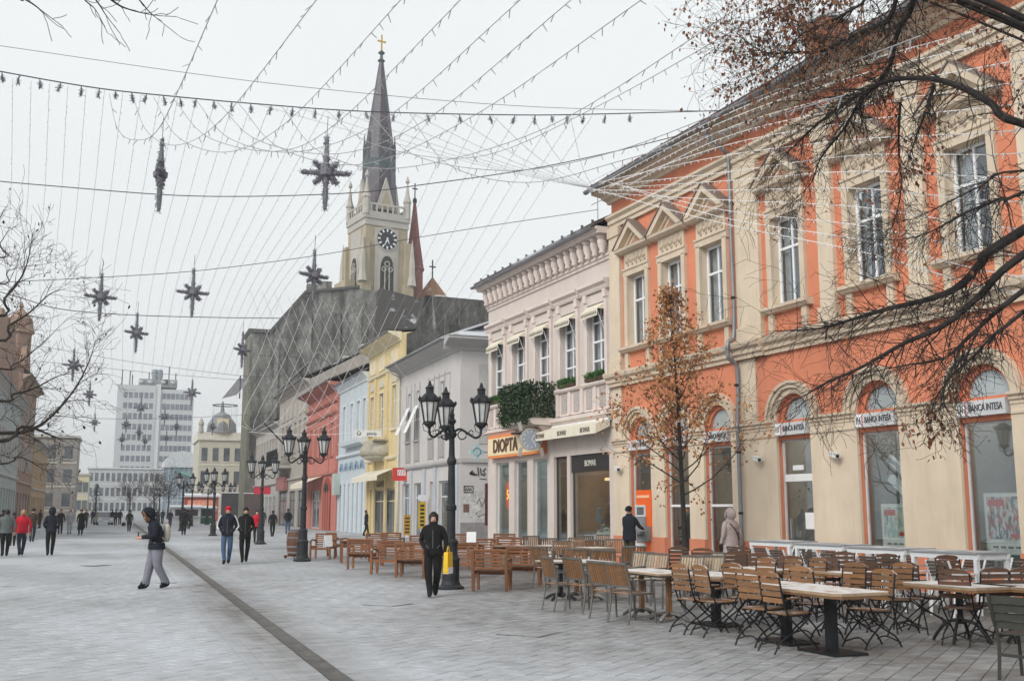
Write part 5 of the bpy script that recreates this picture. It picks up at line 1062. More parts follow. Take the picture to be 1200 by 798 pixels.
MCP = [((655, 716), -88), ((683, 718), -76), ((714, 727), -80), ((737, 731), -78), ((670, 694), -24), ((702, 697), -22), ((738, 688), -20), ((640, 690), -70), ((640, 668), -22), ((672, 668), 150),
       ((694, 672), -24), ((655, 676), 155), ((716, 672), 150), ((620, 662), -25), ((705, 660), 155), ((683, 662), -22)]
for i, (p, a) in enumerate(MCP): put(MC, i == 0, gr(*p) + Vector((.15, .15, 0)), R(a), 'grey metal armchair with upright brown back slats, in the near row' if i < 4 else 'grey metal armchair with upright brown back slats, across the tables')
GP = 'pale metal chairs facing the tables'
MP = metal_chair(WOODP, 'metal armchair with frosted pale slats', GP)
for i, (p, a) in enumerate((((737, 706), 112), ((754, 710), 114), ((795, 716), 112), ((820, 716), 115), ((835, 708), 116))): put(MP, i == 0, gr(*p) + Vector((.25, .3, 0)), R(a), 'metal armchair with frosted pale slats between table and bank wall')
def cross_table(pos, rz, label, L=1.25, W_=.75, dark=False):
    t = T('cross_foot_table', label, 'table', pos, rz, 'cross footed terrace tables'); m_ = IRON if dark else ALU
    MB().box(-L / 2, L / 2, -W_ / 2, W_ / 2, .715, .745).o('tabletop', TOPW, t); MB().box(-L / 2 + .04, L / 2 - .04, -W_ / 2 + .04, W_ / 2 - .04, .685, .714).o('apron', m_, t)
    for sx in ((-1, 1) if L > 1.1 else (0,)):
        c = sx * L * .28; MB().box(c - .035, c + .035, -.035, .035, .06, .685).o('column', WOODL if not dark else IRON, t)
        for k in range(4):
            a = k * math.pi / 2 + .6; MB().tube(spline([(c, 0, .12), (c + .18 * math.cos(a), .18 * math.sin(a), .10), (c + .34 * math.cos(a), .34 * math.sin(a), .02)], 3), [.03] * 6 + [.02], 6).o('foot', m_, t)
    return t
cross_table(gr(690, 706) + Vector((.15, .5, 0)), R(93), 'wood topped table with bare metal feet at the near metal chairs')
cross_table(gr(772, 727) + Vector((.1, .3, 0)), R(93), 'frosted wood topped table between metal chairs and folding chairs', 1.5)
cross_table(gr(662, 704) + Vector((0, .2, 0)), R(93), 'small table on a black four legged foot beside the metal chairs', .75, .75, True)
for x, y in ((650, 672), (700, 676), (668, 662)): cross_table(gr(x, y) + Vector((.1, .3, 0)), R(93), 'frosted wood topped table deep among the metal chairs', 1.1, .7)
# folding bistro chair: black iron X legs, horizontal slats
SHADEWOOD = woodmat('shaded_slat_wood', (.13, .062, .034), .3)  # shade on the backlit deep chairs, put into a darker wood colour
def bistro(WOODL=WOODL):
    t = T('folding_chair', 'folding chair of black iron with brown slats', 'chair', group='folding chairs around the big tables'); w = .20
    for sx in (-1, 1):
        q = MB(); q.tube(spline([(sx * w, .30, 0), (sx * w, .22, .12), (sx * w, .06, .26), (sx * w, -.12, .42), (sx * w, -.20, .60), (sx * w, -.26, .92)], 4), .0115, 6); q.o('back_leg', IRON, t)
        q = MB(); q.tube(spline([(sx * (w - .03), -.34, 0), (sx * (w - .03), -.24, .14), (sx * (w - .03), 0, .27), (sx * (w - .03), .17, .40), (sx * (w - .03), .20, .455)], 4), .0115, 6); q.o('front_leg', IRON, t)
        q = MB(); q.tube(spline([(sx * w, -.20, .62), (sx * (w + .02), .0, .66), (sx * (w + .02), .18, .64), (sx * (w + .01), .21, .56), (sx * w, .16, .47)], 3), .010, 5); q.o('arm', IRON, t)
        MB().bar((sx * (w + .02), -.16, .655), (sx * (w + .02), .17, .665), .035, .018).o('armrest', WOODL, t)
        MB().bar((sx * (w - .015), -.18, .44), (sx * (w - .015), .21, .455), .02, .025).o('seat_rail', IRON, t)
    for y_, z_ in ((.26, .07), (-.29, .07)):
        q = MB(); q.tube(spline([(-w, y_, z_ - .0), (0, y_ * .8, z_ + .06), (w, y_, z_)], 3), .010, 5); q.o('stretcher', IRON, t)
    for k in range(7): MB().box(-w + .01, w - .01, -.024, .024, -.009, .009).o('seat_slat', WOODL, t, (0, -.15 + .058 * k, .462 + .002 * k))
    for k in range(4):
        z = .62 + .078 * k; MB().bar((-w + .005, -.21 - (z - .6) * .17, z), (w - .005, -.21 - (z - .6) * .17, z), .014, .058).o('back_slat', WOODL, t)
    MB().prism([(-w - .02, .905), (w + .02, .905), (w * .7, .955), (0, .97), (-w * .7, .955)], lambda a, z, s_: (a, s_, z), -.285, -.25).o('top_slat', WOODL, t)
    return t
BC = bistro(); BCD = bistro(SHADEWOOD)
NEAR = 'folding chair of black iron and brown slats, back to the street'; FAR = 'folding chair of black iron and pale slats facing the street'; DEEP = 'folding chair of black iron at the tables along the bank front'
BCP = [((812, 742), -64, NEAR), ((838, 746), -68, NEAR), ((892, 757), -62, NEAR), ((922, 765), -66, NEAR), ((872, 740), -60, NEAR), ((955, 750), -58, NEAR),
       ((1020, 760), 108, FAR), ((990, 742), 113, FAR), ((915, 733), 112, FAR), ((885, 728), 114, FAR), ((945, 728), 110, FAR), ((1045, 743), 108, FAR),
       ((860, 708), -25, DEEP), ((890, 716), 145, DEEP), ((925, 720), -26, DEEP), ((970, 728), 150, DEEP), ((1012, 735), -24, DEEP), ((1065, 742), 140, DEEP), ((1085, 738), 60, DEEP), ((1130, 756), -60, DEEP), ((1160, 752), -24, DEEP),
       ((1200, 752), -22, DEEP), ((1120, 722), 150, DEEP), ((1045, 718), 152, DEEP), ((990, 712), 150, DEEP), ((820, 702), 150, DEEP), ((868, 698), 152, DEEP), ((795, 698), 150, DEEP), ((1225, 745), 150, DEEP)]
TBL = (((980, 766), 'the black column table nearest the street'), ((856, 737), 'the table beside the metal chairs'), ((1132, 755), 'the iron footed table by the olive chair'), ((1010, 730), 'the table before the white tables'), ((905, 722), 'the table below the mauve coated person'))
used = False
for i, (p, a, lab) in enumerate(BCP):
    q = gr(*p); tn = min(TBL, key=lambda t_: (gr(*t_[0]) - q).length)[1]
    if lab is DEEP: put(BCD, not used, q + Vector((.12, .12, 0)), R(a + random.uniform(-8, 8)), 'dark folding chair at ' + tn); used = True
    else: put(BC, i == 0, q + Vector((.12, .12, 0)), R(a - (17 if lab is NEAR else 8) + random.uniform(-6, 6)), ('brown folding chair, back to the street, at ' if lab is NEAR else 'brown folding chair facing the street at ') + tn)
def block_table(pos, rz, label, L=1.25, W_=.85, iron=False):
    t = T('pedestal_table', label, 'table', pos, rz, 'big wood topped terrace tables')
    P = [(-L / 2, -W_ / 2 + .08), (-L / 2 + .08, -W_ / 2), (L / 2 - .08, -W_ / 2), (L / 2, -W_ / 2 + .08), (L / 2, W_ / 2 - .08), (L / 2 - .08, W_ / 2), (-L / 2 + .08, W_ / 2), (-L / 2, W_ / 2 - .08)]
    MB().prism(P, lambda a, b_, z: (a, b_, z), .72, .755).o('tabletop', TOPW, t); MB().prism([(a * .99, b_ * .985) for a, b_ in P], lambda a, b_, z: (a, b_, z), .69, .7195).o('rim', WOODL, t)
    if iron:
        MB().lathe([(.05, .25), (.035, .4), (.05, .5), (.04, .69)], 8).o('column', IRON, t)
        for k in range(4):
            a = k * math.pi / 2 + .5; MB().tube(spline([(0, 0, .30), (.18 * math.cos(a), .18 * math.sin(a), .26), (.33 * math.cos(a), .33 * math.sin(a), .08), (.36 * math.cos(a), .36 * math.sin(a), .02)], 3), .022, 6).o('foot', IRON, t)
    else:
        MB().box(-.055, .055, -.055, .055, .03, .69).o('column', IRON, t); MB().box(-.36, .36, -.24, .24, 0, .03).o('base_plate', IRON, t)
    return t
block_table(gr(980, 766) + Vector((.02, .1, 0)), R(93), 'wood topped table on a square black column nearest the street')
block_table(gr(945, 757) + Vector((0, .42, 0)), R(93), 'wood topped table on a black column tucked behind the nearest one', 1.0, .7)
block_table(gr(856, 737) + Vector((.1, .55, 0)), R(93), 'wood topped table amid folding chairs next to the metal chairs', 1.3)
block_table(gr(1132, 755) + Vector((.05, .12, 0)), R(93), 'wood topped table on curved iron feet with folding chairs', 1.25, .85, True)
block_table(gr(1010, 730) + Vector((.1, .3, 0)), R(93), 'wood topped table on iron feet between the folding chairs and the white tables', 1.25, .8, True)
block_table(gr(905, 722) + Vector((.1, .2, 0)), R(93), 'wood topped table on iron feet in front of the pink coated walker', 1.25, .8, True)
block_table(gr(1225, 760) + Vector((.1, .2, 0)), R(93), 'wood topped table on iron feet at the right end of the terrace', 1.4, .8, True)
# tall white tables and chairs along the bank
def white_table(pos, rz, L, label):
    t = T('white_bar_table', label, 'table', pos, rz, 'white metal tables along the bank'); W_ = .8; Hh = 1.02
    MB().box(-L / 2, L / 2, -W_ / 2, W_ / 2, Hh - .03, Hh).o('tabletop', M('frosted_grey_top', (.30, .31, .33), .5, .1, snow=.35), t)
    for sx in (-1, 1):
        for sy in (-1, 1): MB().box(sx * (L / 2 - .06) - .035, sx * (L / 2 - .06) + .035, sy * (W_ / 2 - .06) - .035, sy * (W_ / 2 - .06) + .035, 0, Hh - .12).o('leg', WHITEM, t)
        MB().box(sx * (L / 2 - .06) - .03, sx * (L / 2 - .06) + .03, -W_ / 2 + .095, W_ / 2 - .095, Hh - .12, Hh - .03).o('end_rail', WHITEM, t)
    for sy in (-1, 1): MB().box(-L / 2 + .0, L / 2, sy * (W_ / 2 - .06) - .03, sy * (W_ / 2 - .06) + .03, Hh - .119, Hh - .031).o('side_rail', WHITEM, t)
def white_chair():
    t = T('white_bar_chair', 'white framed bar chair with dark slatted back', 'chair', group='white framed chairs along the bank'); w = .24
    for sx in (-1, 1):
        MB().tube(spline([(sx * w, -.30, 0), (sx * w, -.24, .62), (sx * w, -.26, .8), (sx * w, -.36, 1.12)], 3), .020, 6).o('leg', WHITEM, t); MB().tube([(sx * w, .26, 0), (sx * w, .22, .84)], .020, 6).o('leg', WHITEM, t)
        MB().bar((sx * w, -.27, .84), (sx * w, .24, .85), .04, .03).o('armrest', WHITEM, t); MB().bar((sx * w, -.24, .62), (sx * w, .24, .62), .03, .03).o('seat_rail', WHITEM, t)
    MB().bar((-w, .25, .25), (w, .25, .25), .03, .03).o('foot_rail', WHITEM, t)
    for k in range(6): MB().box(-w, w, -.03, .03, -.01, .01).o('seat_slat', DSLAT, t, (0, -.2 + k * .08, .645))
    t.scale = (1, 1, .80)
    for k in range(5): MB().bar((-w, -.27 - .02 * k, .82 + .065 * k), (w, -.27 - .02 * k, .82 + .065 * k), .014, .055).o('back_slat', DSLAT, t)
    return t
nF = Matrix.Rotation(FA, 3, 'Z')
def fac(u, w): return nF @ Vector((u, w, 0)) + PO
WT = [(-7.7, 1.5, 1.5), (-9.9, 1.95, 1.5), (-12.0, 2.35, 1.5), (-13.9, 2.6, 1.5)]
WTL = ('white framed table nearest the pink coated walker', 'white framed table in front of the bank door', 'white framed table in front of the stair window', 'white framed table by the poster window')
WCH = white_chair(); first = True
for k, (u, w_, L) in enumerate(WT):
    white_table(fac(u, w_), FA, L, WTL[k])
    for du, dw, a in ((.55, -.62, 0), (-.5, -.62, 0), (.55, .66, 180), (-.5, .66, 180)):
        put(WCH, first, fac(u + du, w_ + dw), FA + R(a), ('dark slatted white chair, bank side, at the ' if dw < 0 else 'dark slatted white chair, street side, at the ') + ('table by the mauve coated person', 'table before the bank door', 'table before the stair window', 'table by the poster window')[k]); first = False
# olive chair at the right edge, seen from behind
oc = T('olive_chair', 'dark olive metal slat chair standing alone at the terrace edge', 'chair', gr(1212, 797), R(-72)); OLV = M('olive_paint', (.042, .044, .036), .5, .12, 6, .05)
w = .24
for sx in (-1, 1):
    MB().tube(spline([(sx * w, -.24, 0), (sx * w, -.20, .3), (sx * w, -.22, .47), (sx * w, -.30, .66), (sx * w, -.36, .86)], 3), .019, 6).o('leg', OLV, oc); MB().tube([(sx * w, .24, 0), (sx * w, .22, .46)], .018, 6).o('leg', OLV, oc)
    MB().bar((sx * w, -.22, .44), (sx * w, .24, .44), .03, .035).o('seat_rail', OLV, oc)
MB().bar((-w, -.21, .25), (w, -.21, .25), .03, .03).o('stretcher', OLV, oc)
for k in range(4): MB().bar((-w, -.245 - .028 * k, .555 + .085 * k), (w, -.245 - .028 * k, .555 + .085 * k), .014, .078).o('back_slat', OLV, oc)
for k in range(5): MB().box(-w, w, -.042, .042, .455, .47).o('seat_slat', OLV, oc, (0, -.17 + .093 * k, 0))
# the wine barrel by the second lamp
bp = gr(343, 654) + Vector((.15, .2, 0)); br_ = T('wine_barrel', 'brown wine barrel standing on a wheeled cradle beside the lamp post', 'barrel', bp, 0)
STV = woodmat('barrel_stave', (.16, .065, .032), .2)
for k in range(20):
    a0, a1 = k * .314159, (k + 1) * .314159 - .012; pr = [(.30, .12), (.345, .35), (.36, .56), (.345, .77), (.30, 1.0)]; V = []
    for r, z in pr: V += [(r * math.cos(a0), r * math.sin(a0), z), (r * math.cos(a1), r * math.sin(a1), z)]
    MB().add(V, [(2 * i, 2 * i + 1, 2 * i + 3, 2 * i + 2) for i in range(4)]).o('stave', STV, br_)
MB().lathe([(.295, .14), (.335, .36), (.35, .56), (.335, .76), (.295, .97)], 20).o('lining', M('barrel_dark', (.05, .025, .015), .8), br_)
for r, z in ((.318, .18), (.352, .38), (.352, .70), (.318, .92)): MB().lathe([(r + .004, z), (r + .010, z + .055)], 20).o('hoop', ZINC, br_)
MB().lathe([(.29, .955), (.285, .975)], 20).o('lid', SNOW, br_)
MB().box(-.42, .42, -.05, .05, .06, .12).o('cradle_beam', WOOD, br_); MB().box(-.05, .05, -.42, .42, .06, .121).o('cradle_beam', WOOD, br_)
for a in range(4): w_ = MB().lathe([(.055, -.02), (.055, .02)], 10).o('wheel', IRON, br_, rotz((.38, 0, .055), a * 1.5708)); w_.rotation_euler = (math.pi / 2, 0, a * 1.5708)
# ------------------------------------------------------------------ people
SKINM = M('skin', (.50, .31, .23), .6, .06, 8, 0); HAIRD = M('dark_hair', (.015, .012, .011), .6, .3, 20, .2)
def cloth(name, c): return M('cloth_' + name, c, .85, .14, 7, .35, 45, spec=.2)
NAVY = cloth('navy', (.014, .017, .026)); BLK = cloth('black', (.010, .010, .011)); GRYP = cloth('grey_cargo', (.20, .20, .24)); JEAN = cloth('jeans', (.055, .10, .18)); DJEAN = cloth('dark_jeans', (.025, .032, .05))
REDC = cloth('red', (.48, .012, .03)); GRNC = cloth('olive', (.05, .052, .035)); BRN = cloth('brown', (.05, .032, .022)); PNK = cloth('mauve', (.46, .38, .37)); GRYJ = cloth('grey_jacket', (.11, .125, .125)); LGRY = cloth('light_grey', (.3, .31, .33))
SHOE = cloth('shoe', (.012, .012, .012)); FURM = cloth('fur', (.16, .09, .05)); MAR = cloth('maroon', (.05, .012, .016))
def skin_mesh(joints, bones, radii, mats, fmat, sub=2):
    me = bpy.data.meshes.new('sk'); me.from_pydata([joints[k] for k in joints], [(list(joints).index(a), list(joints).index(c)) for a, c in bones], [])
    o = bpy.data.objects.new('sk', me); COL.objects.link(o)
    o.modifiers.new('s', 'SKIN'); names = list(joints)
    for i, k in enumerate(names):
        r = radii[k]; sv = me.skin_vertices[0].data[i]; sv.radius = (r, r) if not isinstance(r, tuple) else r; sv.use_root = (k == 'pelvis')
    ss = o.modifiers.new('u', 'SUBSURF'); ss.levels = sub; ss.render_levels = sub
    bpy.context.view_layer.update()
    out = bpy.data.meshes.new_from_object(o.evaluated_get(bpy.context.evaluated_depsgraph_get()))
    bpy.data.objects.remove(o); bpy.data.meshes.remove(me)
    out.materials.clear()
    for m_ in mats: out.materials.append(m_)
    segs = [(Vector(joints[a]), Vector(joints[c]), fmat(a, c)) for a, c in bones]
    for p in out.polygons:
        c = p.center; best = None
        for a, e, mi in segs:
            d = e - a; t = max(0, min(1, (c - a).dot(d) / max(d.length_squared, 1e-9))); q = (a + d * t - c).length
            if best is None or q < best[0]: best = (q, mi)
        p.material_index = best[1]; p.use_smooth = True
    return out
def person(label, pos, face, top, legs, Ht=1.72, stride=.0, arms='swing', hair=HAIRD, hat=None, hood=None, coat=.0, bend=0.0, near=False, build=1.0, shoes=SHOE, group=None, headturn=0.0, gloves=None, flip=1, lw=1.0, puffer=False, longhair=False):
    """faces local +y; face = heading in degrees clockwise from +y"""
    t = T('person', label, 'person', pos, -R(face), group); s = Ht / 1.72; t.scale = (s, s, s)
    J, B, Rd = {}, [], {}
    def j(k, x, y, z, r, par=None):
        J[k] = (x, y, z); Rd[k] = r
        if par: B.append((par, k))
    bw = build; lean = bend * .2
    j('pelvis', 0, 0, .95, (.135 * bw, .105 * bw)); j('waist', 0, .0 + lean * .1, 1.10, (.135 * bw, .105 * bw), 'pelvis'); j('chest', 0, lean * .3, 1.28, (.165 * bw, .12 * bw), 'waist'); j('neckb', 0, lean * .55, 1.43, (.09, .075), 'chest')
    j('neck', 0, lean * .75 + bend * .02, 1.49, .052, 'neckb'); j('head', 0, lean + bend * .06, 1.575 - bend * .02, (.074, .088), 'neck'); j('crown', 0, lean + bend * .09, 1.655 - bend * .03, (.068, .078), 'head')
    for sx, sd_ in ((1, 'r'), (-1, 'l')):
        ph = stride * (1 if sx == flip else -1)
        j('hip' + sd_, sx * .088, 0, .90, .105 * bw * lw, 'pelvis')
        ky = .22 * ph if ph > 0 else .06 * ph; kz = .50 - .0 * ph; ay = .42 * ph if ph > 0 else .55 * ph; az = .085 + (.07 * abs(ph) if ph < 0 else 0)
        j('knee' + sd_, sx * .095, ky + .01, kz, .078 * lw, 'hip' + sd_); nx = sx * (.10 - .065 * min(1, abs(stride) * 2.5)); j('ankle' + sd_, nx, ay, az, .058 * lw, 'knee' + sd_)
        j('toe' + sd_, nx + sx * .015, ay + .16, max(.035, az - .055 - (.03 if ph < 0 else 0)), .036, 'ankle' + sd_); j('heel' + sd_, nx, ay - .05, max(.04, az - .045), .038, 'ankle' + sd_)
        j('sh' + sd_, sx * .175 * bw, lean * .4, 1.39, .075, 'neckb')
        if arms == 'pocket': E, Wp = (sx * .255, -.10, 1.13), (sx * .165, .085, .99)
        elif arms == 'phone': E, Wp = (sx * .27, .10, 1.14), (sx * .10, .33, 1.12)
        elif arms == 'reach': E, Wp = (sx * .25, .16, 1.16), (sx * .16, .42 if sx > 0 else .30, 1.10)
        elif arms == 'bag' and sx < 0: E, Wp = (sx * .27, -.02, 1.12), (sx * .25, .06, .90)
        elif arms == 'bag': E, Wp = (sx * .265, -.09, 1.13), (sx * .165, .10, .99)
        elif arms == 'out': E, Wp = (sx * .30, .0, 1.14), (sx * .36, .06, .92)
        else: E, Wp = (sx * .255 * bw, -.05 - .12 * ph, 1.12), (sx * .25 * bw, .03 - .26 * ph, .90)
        j('el' + sd_, *E, .056, 'sh' + sd_); j('wr' + sd_, *Wp, .042, 'el' + sd_)
        d = (Vector(Wp) - Vector(E)).normalized(); hp = Vector(Wp) + d * .06; j('palm' + sd_, *hp, (.036, .022), 'wr' + sd_)
        side = d.cross(Vector((0, 1, 0)))
        side = side.normalized() if side.length > .2 else Vector((1, 0, 0)); cur = side.cross(d)
        if near:
            for q in range(4):
                r0 = hp + side * (.018 * (q - 1.5)) + d * .03; f1 = r0 + d * (.035 + .006 * (q in (1, 2))) + cur * .006; f2 = f1 + d * .02 + cur * .018
                j('f%d%s' % (q, sd_), *f1, .0095, 'palm' + sd_); j('g%d%s' % (q, sd_), *f2, .008, 'f%d%s' % (q, sd_))
            th = hp + side * -.045 + d * .012; j('th' + sd_, *th, .0105, 'palm' + sd_); j('tt' + sd_, *(th + d * .03 + cur * .012), .009, 'th' + sd_)
        else: j('tip' + sd_, *(hp + d * .07), (.026, .014), 'palm' + sd_)
    if near: j('nose', 0, lean + bend * .06 + .096, 1.573 - bend * .03, .014, 'head')
    def fm(a, c):
        if c[:3] in ('pal', 'tip') or c[0] in 'fg' or c[:2] in ('th', 'tt'): return 3 if not gloves else 4
        if c in ('head', 'crown', 'nose', 'neck'): return 3
        if c[:3] in ('toe', 'hee'): return 2
        if c[:3] in ('hip', 'kne', 'ank'): return 1
        return 0
    me = skin_mesh(J, B, Rd, [top, legs, shoes, SKINM, gloves or SKINM], fm, 2 if near else 1); O('body', me, t)
    # jacket: a closed shell with its own hem and collar
    hem = .86 - coat; jb = MB()
    key = [(hem, .185 + .05 * coat, .15 + .05 * coat, 0), (.98, .178, .138, 0), (1.10, .170, .130, lean * .1), (1.22, .188, .140, lean * .2), (1.33, .200, .138, lean * .35), (1.40, .170, .115, lean * .45), (1.45, .10, .092, lean * .6), (1.50, .082, .084, lean * .75), (1.515, .070, .072, lean * .78)]
    rings = []; m_n = 5 if near else 2
    for i in range(len(key) - 1):
        for q in range(m_n): rings.append(tuple(key[i][c] + (key[i + 1][c] - key[i][c]) * q / m_n for c in range(4)))
    rings.append(key[-1]); jb2 = []; N = 22; sd0 = len(label) * 1.7
    for z, rx, ry, yo in rings:
        for k in range(N):
            a = 2 * math.pi * k / N
            wob = 1 + .055 * noise.noise(Vector((math.cos(a) * 2 + sd0, math.sin(a) * 2, z * 7))) + .03 * noise.noise(Vector((a * 3, sd0, z * 22)))
            if z < 1.0: wob *= 1 + .45 * (lw - 1)
            if puffer: wob += .035 * abs(math.sin(z * math.pi / .095))
            jb2.append((rx * bw * wob * math.cos(a), yo + ry * bw * wob * math.sin(a), z))
    jb.add(jb2, [(i * N + k, i * N + (k + 1) % N, (i + 1) * N + (k + 1) % N, (i + 1) * N + k) for i in range(len(rings) - 1) for k in range(N)]); jk = jb.o('jacket', top, t, smooth=True)
    if near:
        cl = MB(); cl.lathe([(.078, 1.475), (.092, 1.49), (.088, 1.53), (.074, 1.535)], 14, (0, lean * .72, 0)); cl.o('collar', top, jk, smooth=True)
        for sx in (-1, 1): MB().bar((sx * .09, .142 * bw, .99), (sx * .14, .122 * bw, 1.06), .012, .01, up=(0, 1, 0)).o('pocket', M('zip_grey', (.12, .12, .12), .5), jk)
    if near: MB().bar((0, .137 * bw, .9), (0, .15 * bw + lean * .3, 1.36), .012, .008, up=(0, 1, 0)).o('zip', M('zip_grey', (.12, .12, .12), .5), jk)
    hc = Vector(((J['head'][0] + J['crown'][0]) / 2, (J['head'][1] + J['crown'][1]) / 2, (J['head'][2] + J['crown'][2]) / 2))
    def cap(name, m_, r, cut, back=0.0, low=.0, par=t):
        b_ = MB(); Nn, Mm = 16, 9; V = []
        for i in range(Mm + 1):
            ph_ = math.pi * .5 * i / Mm * (1 + low)
            for k in range(Nn):
                a = 2 * math.pi * k / Nn; x, y, z = math.sin(ph_) * math.cos(a), math.sin(ph_) * math.sin(a), math.cos(ph_)
                if y > 0 and z < cut: y *= .35
                V.append((hc.x + x * r * .88, hc.y - back + y * r * 1.05, hc.z + .012 + z * r * 1.12))
        b_.add(V, [(i * Nn + k, (i + 1) * Nn + k, (i + 1) * Nn + (k + 1) % Nn, i * Nn + (k + 1) % Nn) for i in range(Mm) for k in range(Nn)]); return b_.o(name, m_, par, smooth=True)
    if hood:
        hd = cap('hood', hood, .150, .45, .025, .75); fr = MB()
        fr.tube([(hc.x + .098 * math.cos(a * .524), hc.y + .062 - .02 * math.sin(a * .524), hc.z + .01 + .125 * math.sin(a * .524)) for a in range(13)], .030, 6); fr = fr.o('hood_rim', FURM if hood is NAVY and bend else hood, t, smooth=True)
        if bend:
            tilt = Matrix.Translation(hc) @ Matrix.Rotation(-.75 * bend, 4, 'X') @ Matrix.Translation(-hc); hd.data.transform(tilt); fr.data.transform(tilt)
    elif hat: cap('hat', hat, .118, .25, .005, .12)
    else: cap('hair', hair, .106, .68, .026, .45)
    if longhair: MB().lathe([(.03, -.17), (.085, -.12), (.104, -.02), (.10, .06), (.03, .12)], 14, (0, hc.y - .034, hc.z)).o('hair', hair, t, smooth=True)
    if near and not hood:
        for sx in (-1, 1): MB().lathe([(.002, -.008), (.010, 0), (.002, .008)], 6, (sx * .030, hc.y + .083, hc.z - .012)).o('eye', DARK, t); MB().lathe([(.004, -.02), (.014, 0), (.004, .022)], 5, (sx * .079, hc.y - .005, hc.z - .02)).o('ear', SKINM, t)
        MB().box(-.022, .022, hc.y + .078, hc.y + .086, hc.z - .075, hc.z - .065).o('mouth', M('lip', (.32, .12, .10), .6), t)
    return t
def bag(label, pos, m_, w=.32, h_=.4, d_=.10, rz=0, z=0, handles=True):
    t = T('bag', label, 'bag', Vector(pos) + Vector((0, 0, z)), rz); V = []; N = 5
    b_ = MB()
    for i, (sc_, zz) in enumerate(((.92, 0), (1.0, .1 * h_), (1.02, .5 * h_), (.96, .9 * h_), (.9, h_))):
        b_.add([], []); V += [(-w / 2 * sc_, -d_ / 2 * (1.1 - .3 * zz / h_), zz), (w / 2 * sc_, -d_ / 2 * (1.1 - .3 * zz / h_), zz), (w / 2 * sc_, d_ / 2 * (1.1 - .3 * zz / h_), zz), (-w / 2 * sc_, d_ / 2 * (1.1 - .3 * zz / h_), zz)]
    b_.add(V, [(4 * i + k, 4 * i + (k + 1) % 4, 4 * i + 4 + (k + 1) % 4, 4 * i + 4 + k) for i in range(4) for k in range(4)] + [(3, 2, 1, 0), (16, 17, 18, 19)]); b_.o('pouch', m_, t)
    if handles: MB().tube(spline([(-w * .25, 0, h_), (-w * .1, 0, h_ + .1), (w * .1, 0, h_ + .1), (w * .25, 0, h_)], 4), .010, 5).o('handle', m_, t)
    return t
wp = gr(507, 699)
person('woman in a black jacket walking with hands in her pockets past the lamp post', wp, 200, BLK, BLK, 1.66, .38, 'bag', near=True, lw=1.12, build=1.06, puffer=True, longhair=True, gloves=BLK)
bg_ = bag('yellow and white carrier bag held by the woman in black', wp + rotz((-.30, .08, 0), -R(196)), M('bag_yellow', (.75, .48, .02), .5, .1), .30, .42, .1, -R(196) + R(70), .46)
MB().box(-.14, .14, -.058, .058, .0, .12).o('white_foot', WHITE, bg_)
mp_ = gr(181, 690)
person('young man in a fur hooded dark jacket and grey cargo trousers looking at his phone', mp_, 262, NAVY, GRYP, 1.72, .46, 'phone', hood=NAVY, bend=.8, near=True, build=1.1, lw=1.32)
for k in range(2): pass
rk = T('backpack', 'pale backpack on the back of the fur hooded man', 'backpack', mp_ + rotz((0, -.16, 1.02), -R(262)), -R(262)); rk.scale = (.85, .8, .85); b = MB()
b.lathe([(.10, 0), (.15, .05), (.16, .25), (.14, .40), (.06, .46)], 10, (0, -.05, 0), sy=.6); b.o('pack', M('pack_cream', (.42, .40, .35), .8, .15), rk, smooth=True)
for sx in (-1, 1): MB().tube(spline([(sx * .11, .02, .05), (sx * .16, .14, .15), (sx * .15, .34, .30), (sx * .12, .30, .42), (sx * .09, .02, .42)], 3), .018, 5).o('strap', M('pack_cream', (.42, .4, .35), .8), rk)
ph = MB().box(-.04, .04, -.006, .006, -.07, .07); ph = ph.o('mobile_phone', BLK, None, mp_ + rotz((0, .40, 1.16), -R(262)), -R(262)); tag(ph, 'small dark phone in the hands of the fur hooded man', 'phone')
person('person in red knitted cap, blue jeans and striped sleeve jacket walking with a friend', gr(265, 661), 192, NAVY, JEAN, 1.80, .36, 'pocket', hat=REDC, near=True, gloves=NAVY)
for o_ in [o for o in bpy.data.objects if o.name.startswith('person') and o.get('label', '').startswith('person in red knitted')]:
    for sx in (-1, 1): MB().tube(spline([(sx * .20, .03, 1.47), (sx * .262, .0, 1.36), (sx * .318, -.06, 1.15), (sx * .26, .03, 1.05)], 4), .020, 5).o('sleeve_stripe', WHITE, o_)
person('man in plain black coat walking next to the red capped person', gr(286, 659), 188, BLK, BLK, 1.78, .32, 'pocket', near=True, coat=.12, gloves=BLK)
person('walker in a red coat half hidden behind the black coated man', gr(300, 636), 190, REDC, BLK, 1.68, .2, 'swing')
person('woman in short black coat passing the yellow house shop', gr(429, 628), 95, BLK, BLK, 1.68, .35, 'out', coat=.10)
person('man in dark puffer jacket and cap using the orange cash machine', fac(.22, .95), 66, NAVY, GRNC, 1.80, .0, 'reach', hat=BLK, near=True, coat=.08, build=1.12, puffer=True)
pw = person('person in a long mauve hooded coat beside the bank window', fac(-5.2, 1.15), 345, PNK, PNK, 1.70, .12, 'swing', hood=PNK, near=True, coat=.42, build=1.15, gloves=GRNC, puffer=True)
bs = MB(); bs.tube(spline([(-.16, .14, 1.36), (0, .19, 1.22), (.2, .10, 1.0), (.2, -.1, 1.0), (0, -.185, 1.22), (-.14, -.12, 1.40)], 4), .013, 5); bs.o('bag_strap', MAR, pw)
person('man in olive coat walking away past the ornate grey house', gr(307, 622), 8, GRNC, GRNC, 1.78, .2, 'swing', coat=.25)
person('woman in dark coat with shoulder bag walking away', gr(319, 629), 6, BLK, BLK, 1.66, .3, 'swing', coat=.1)
person('man in black jacket and jeans standing behind the barrel', gr(337, 626), 10, BLK, JEAN, 1.78, .1, 'pocket')
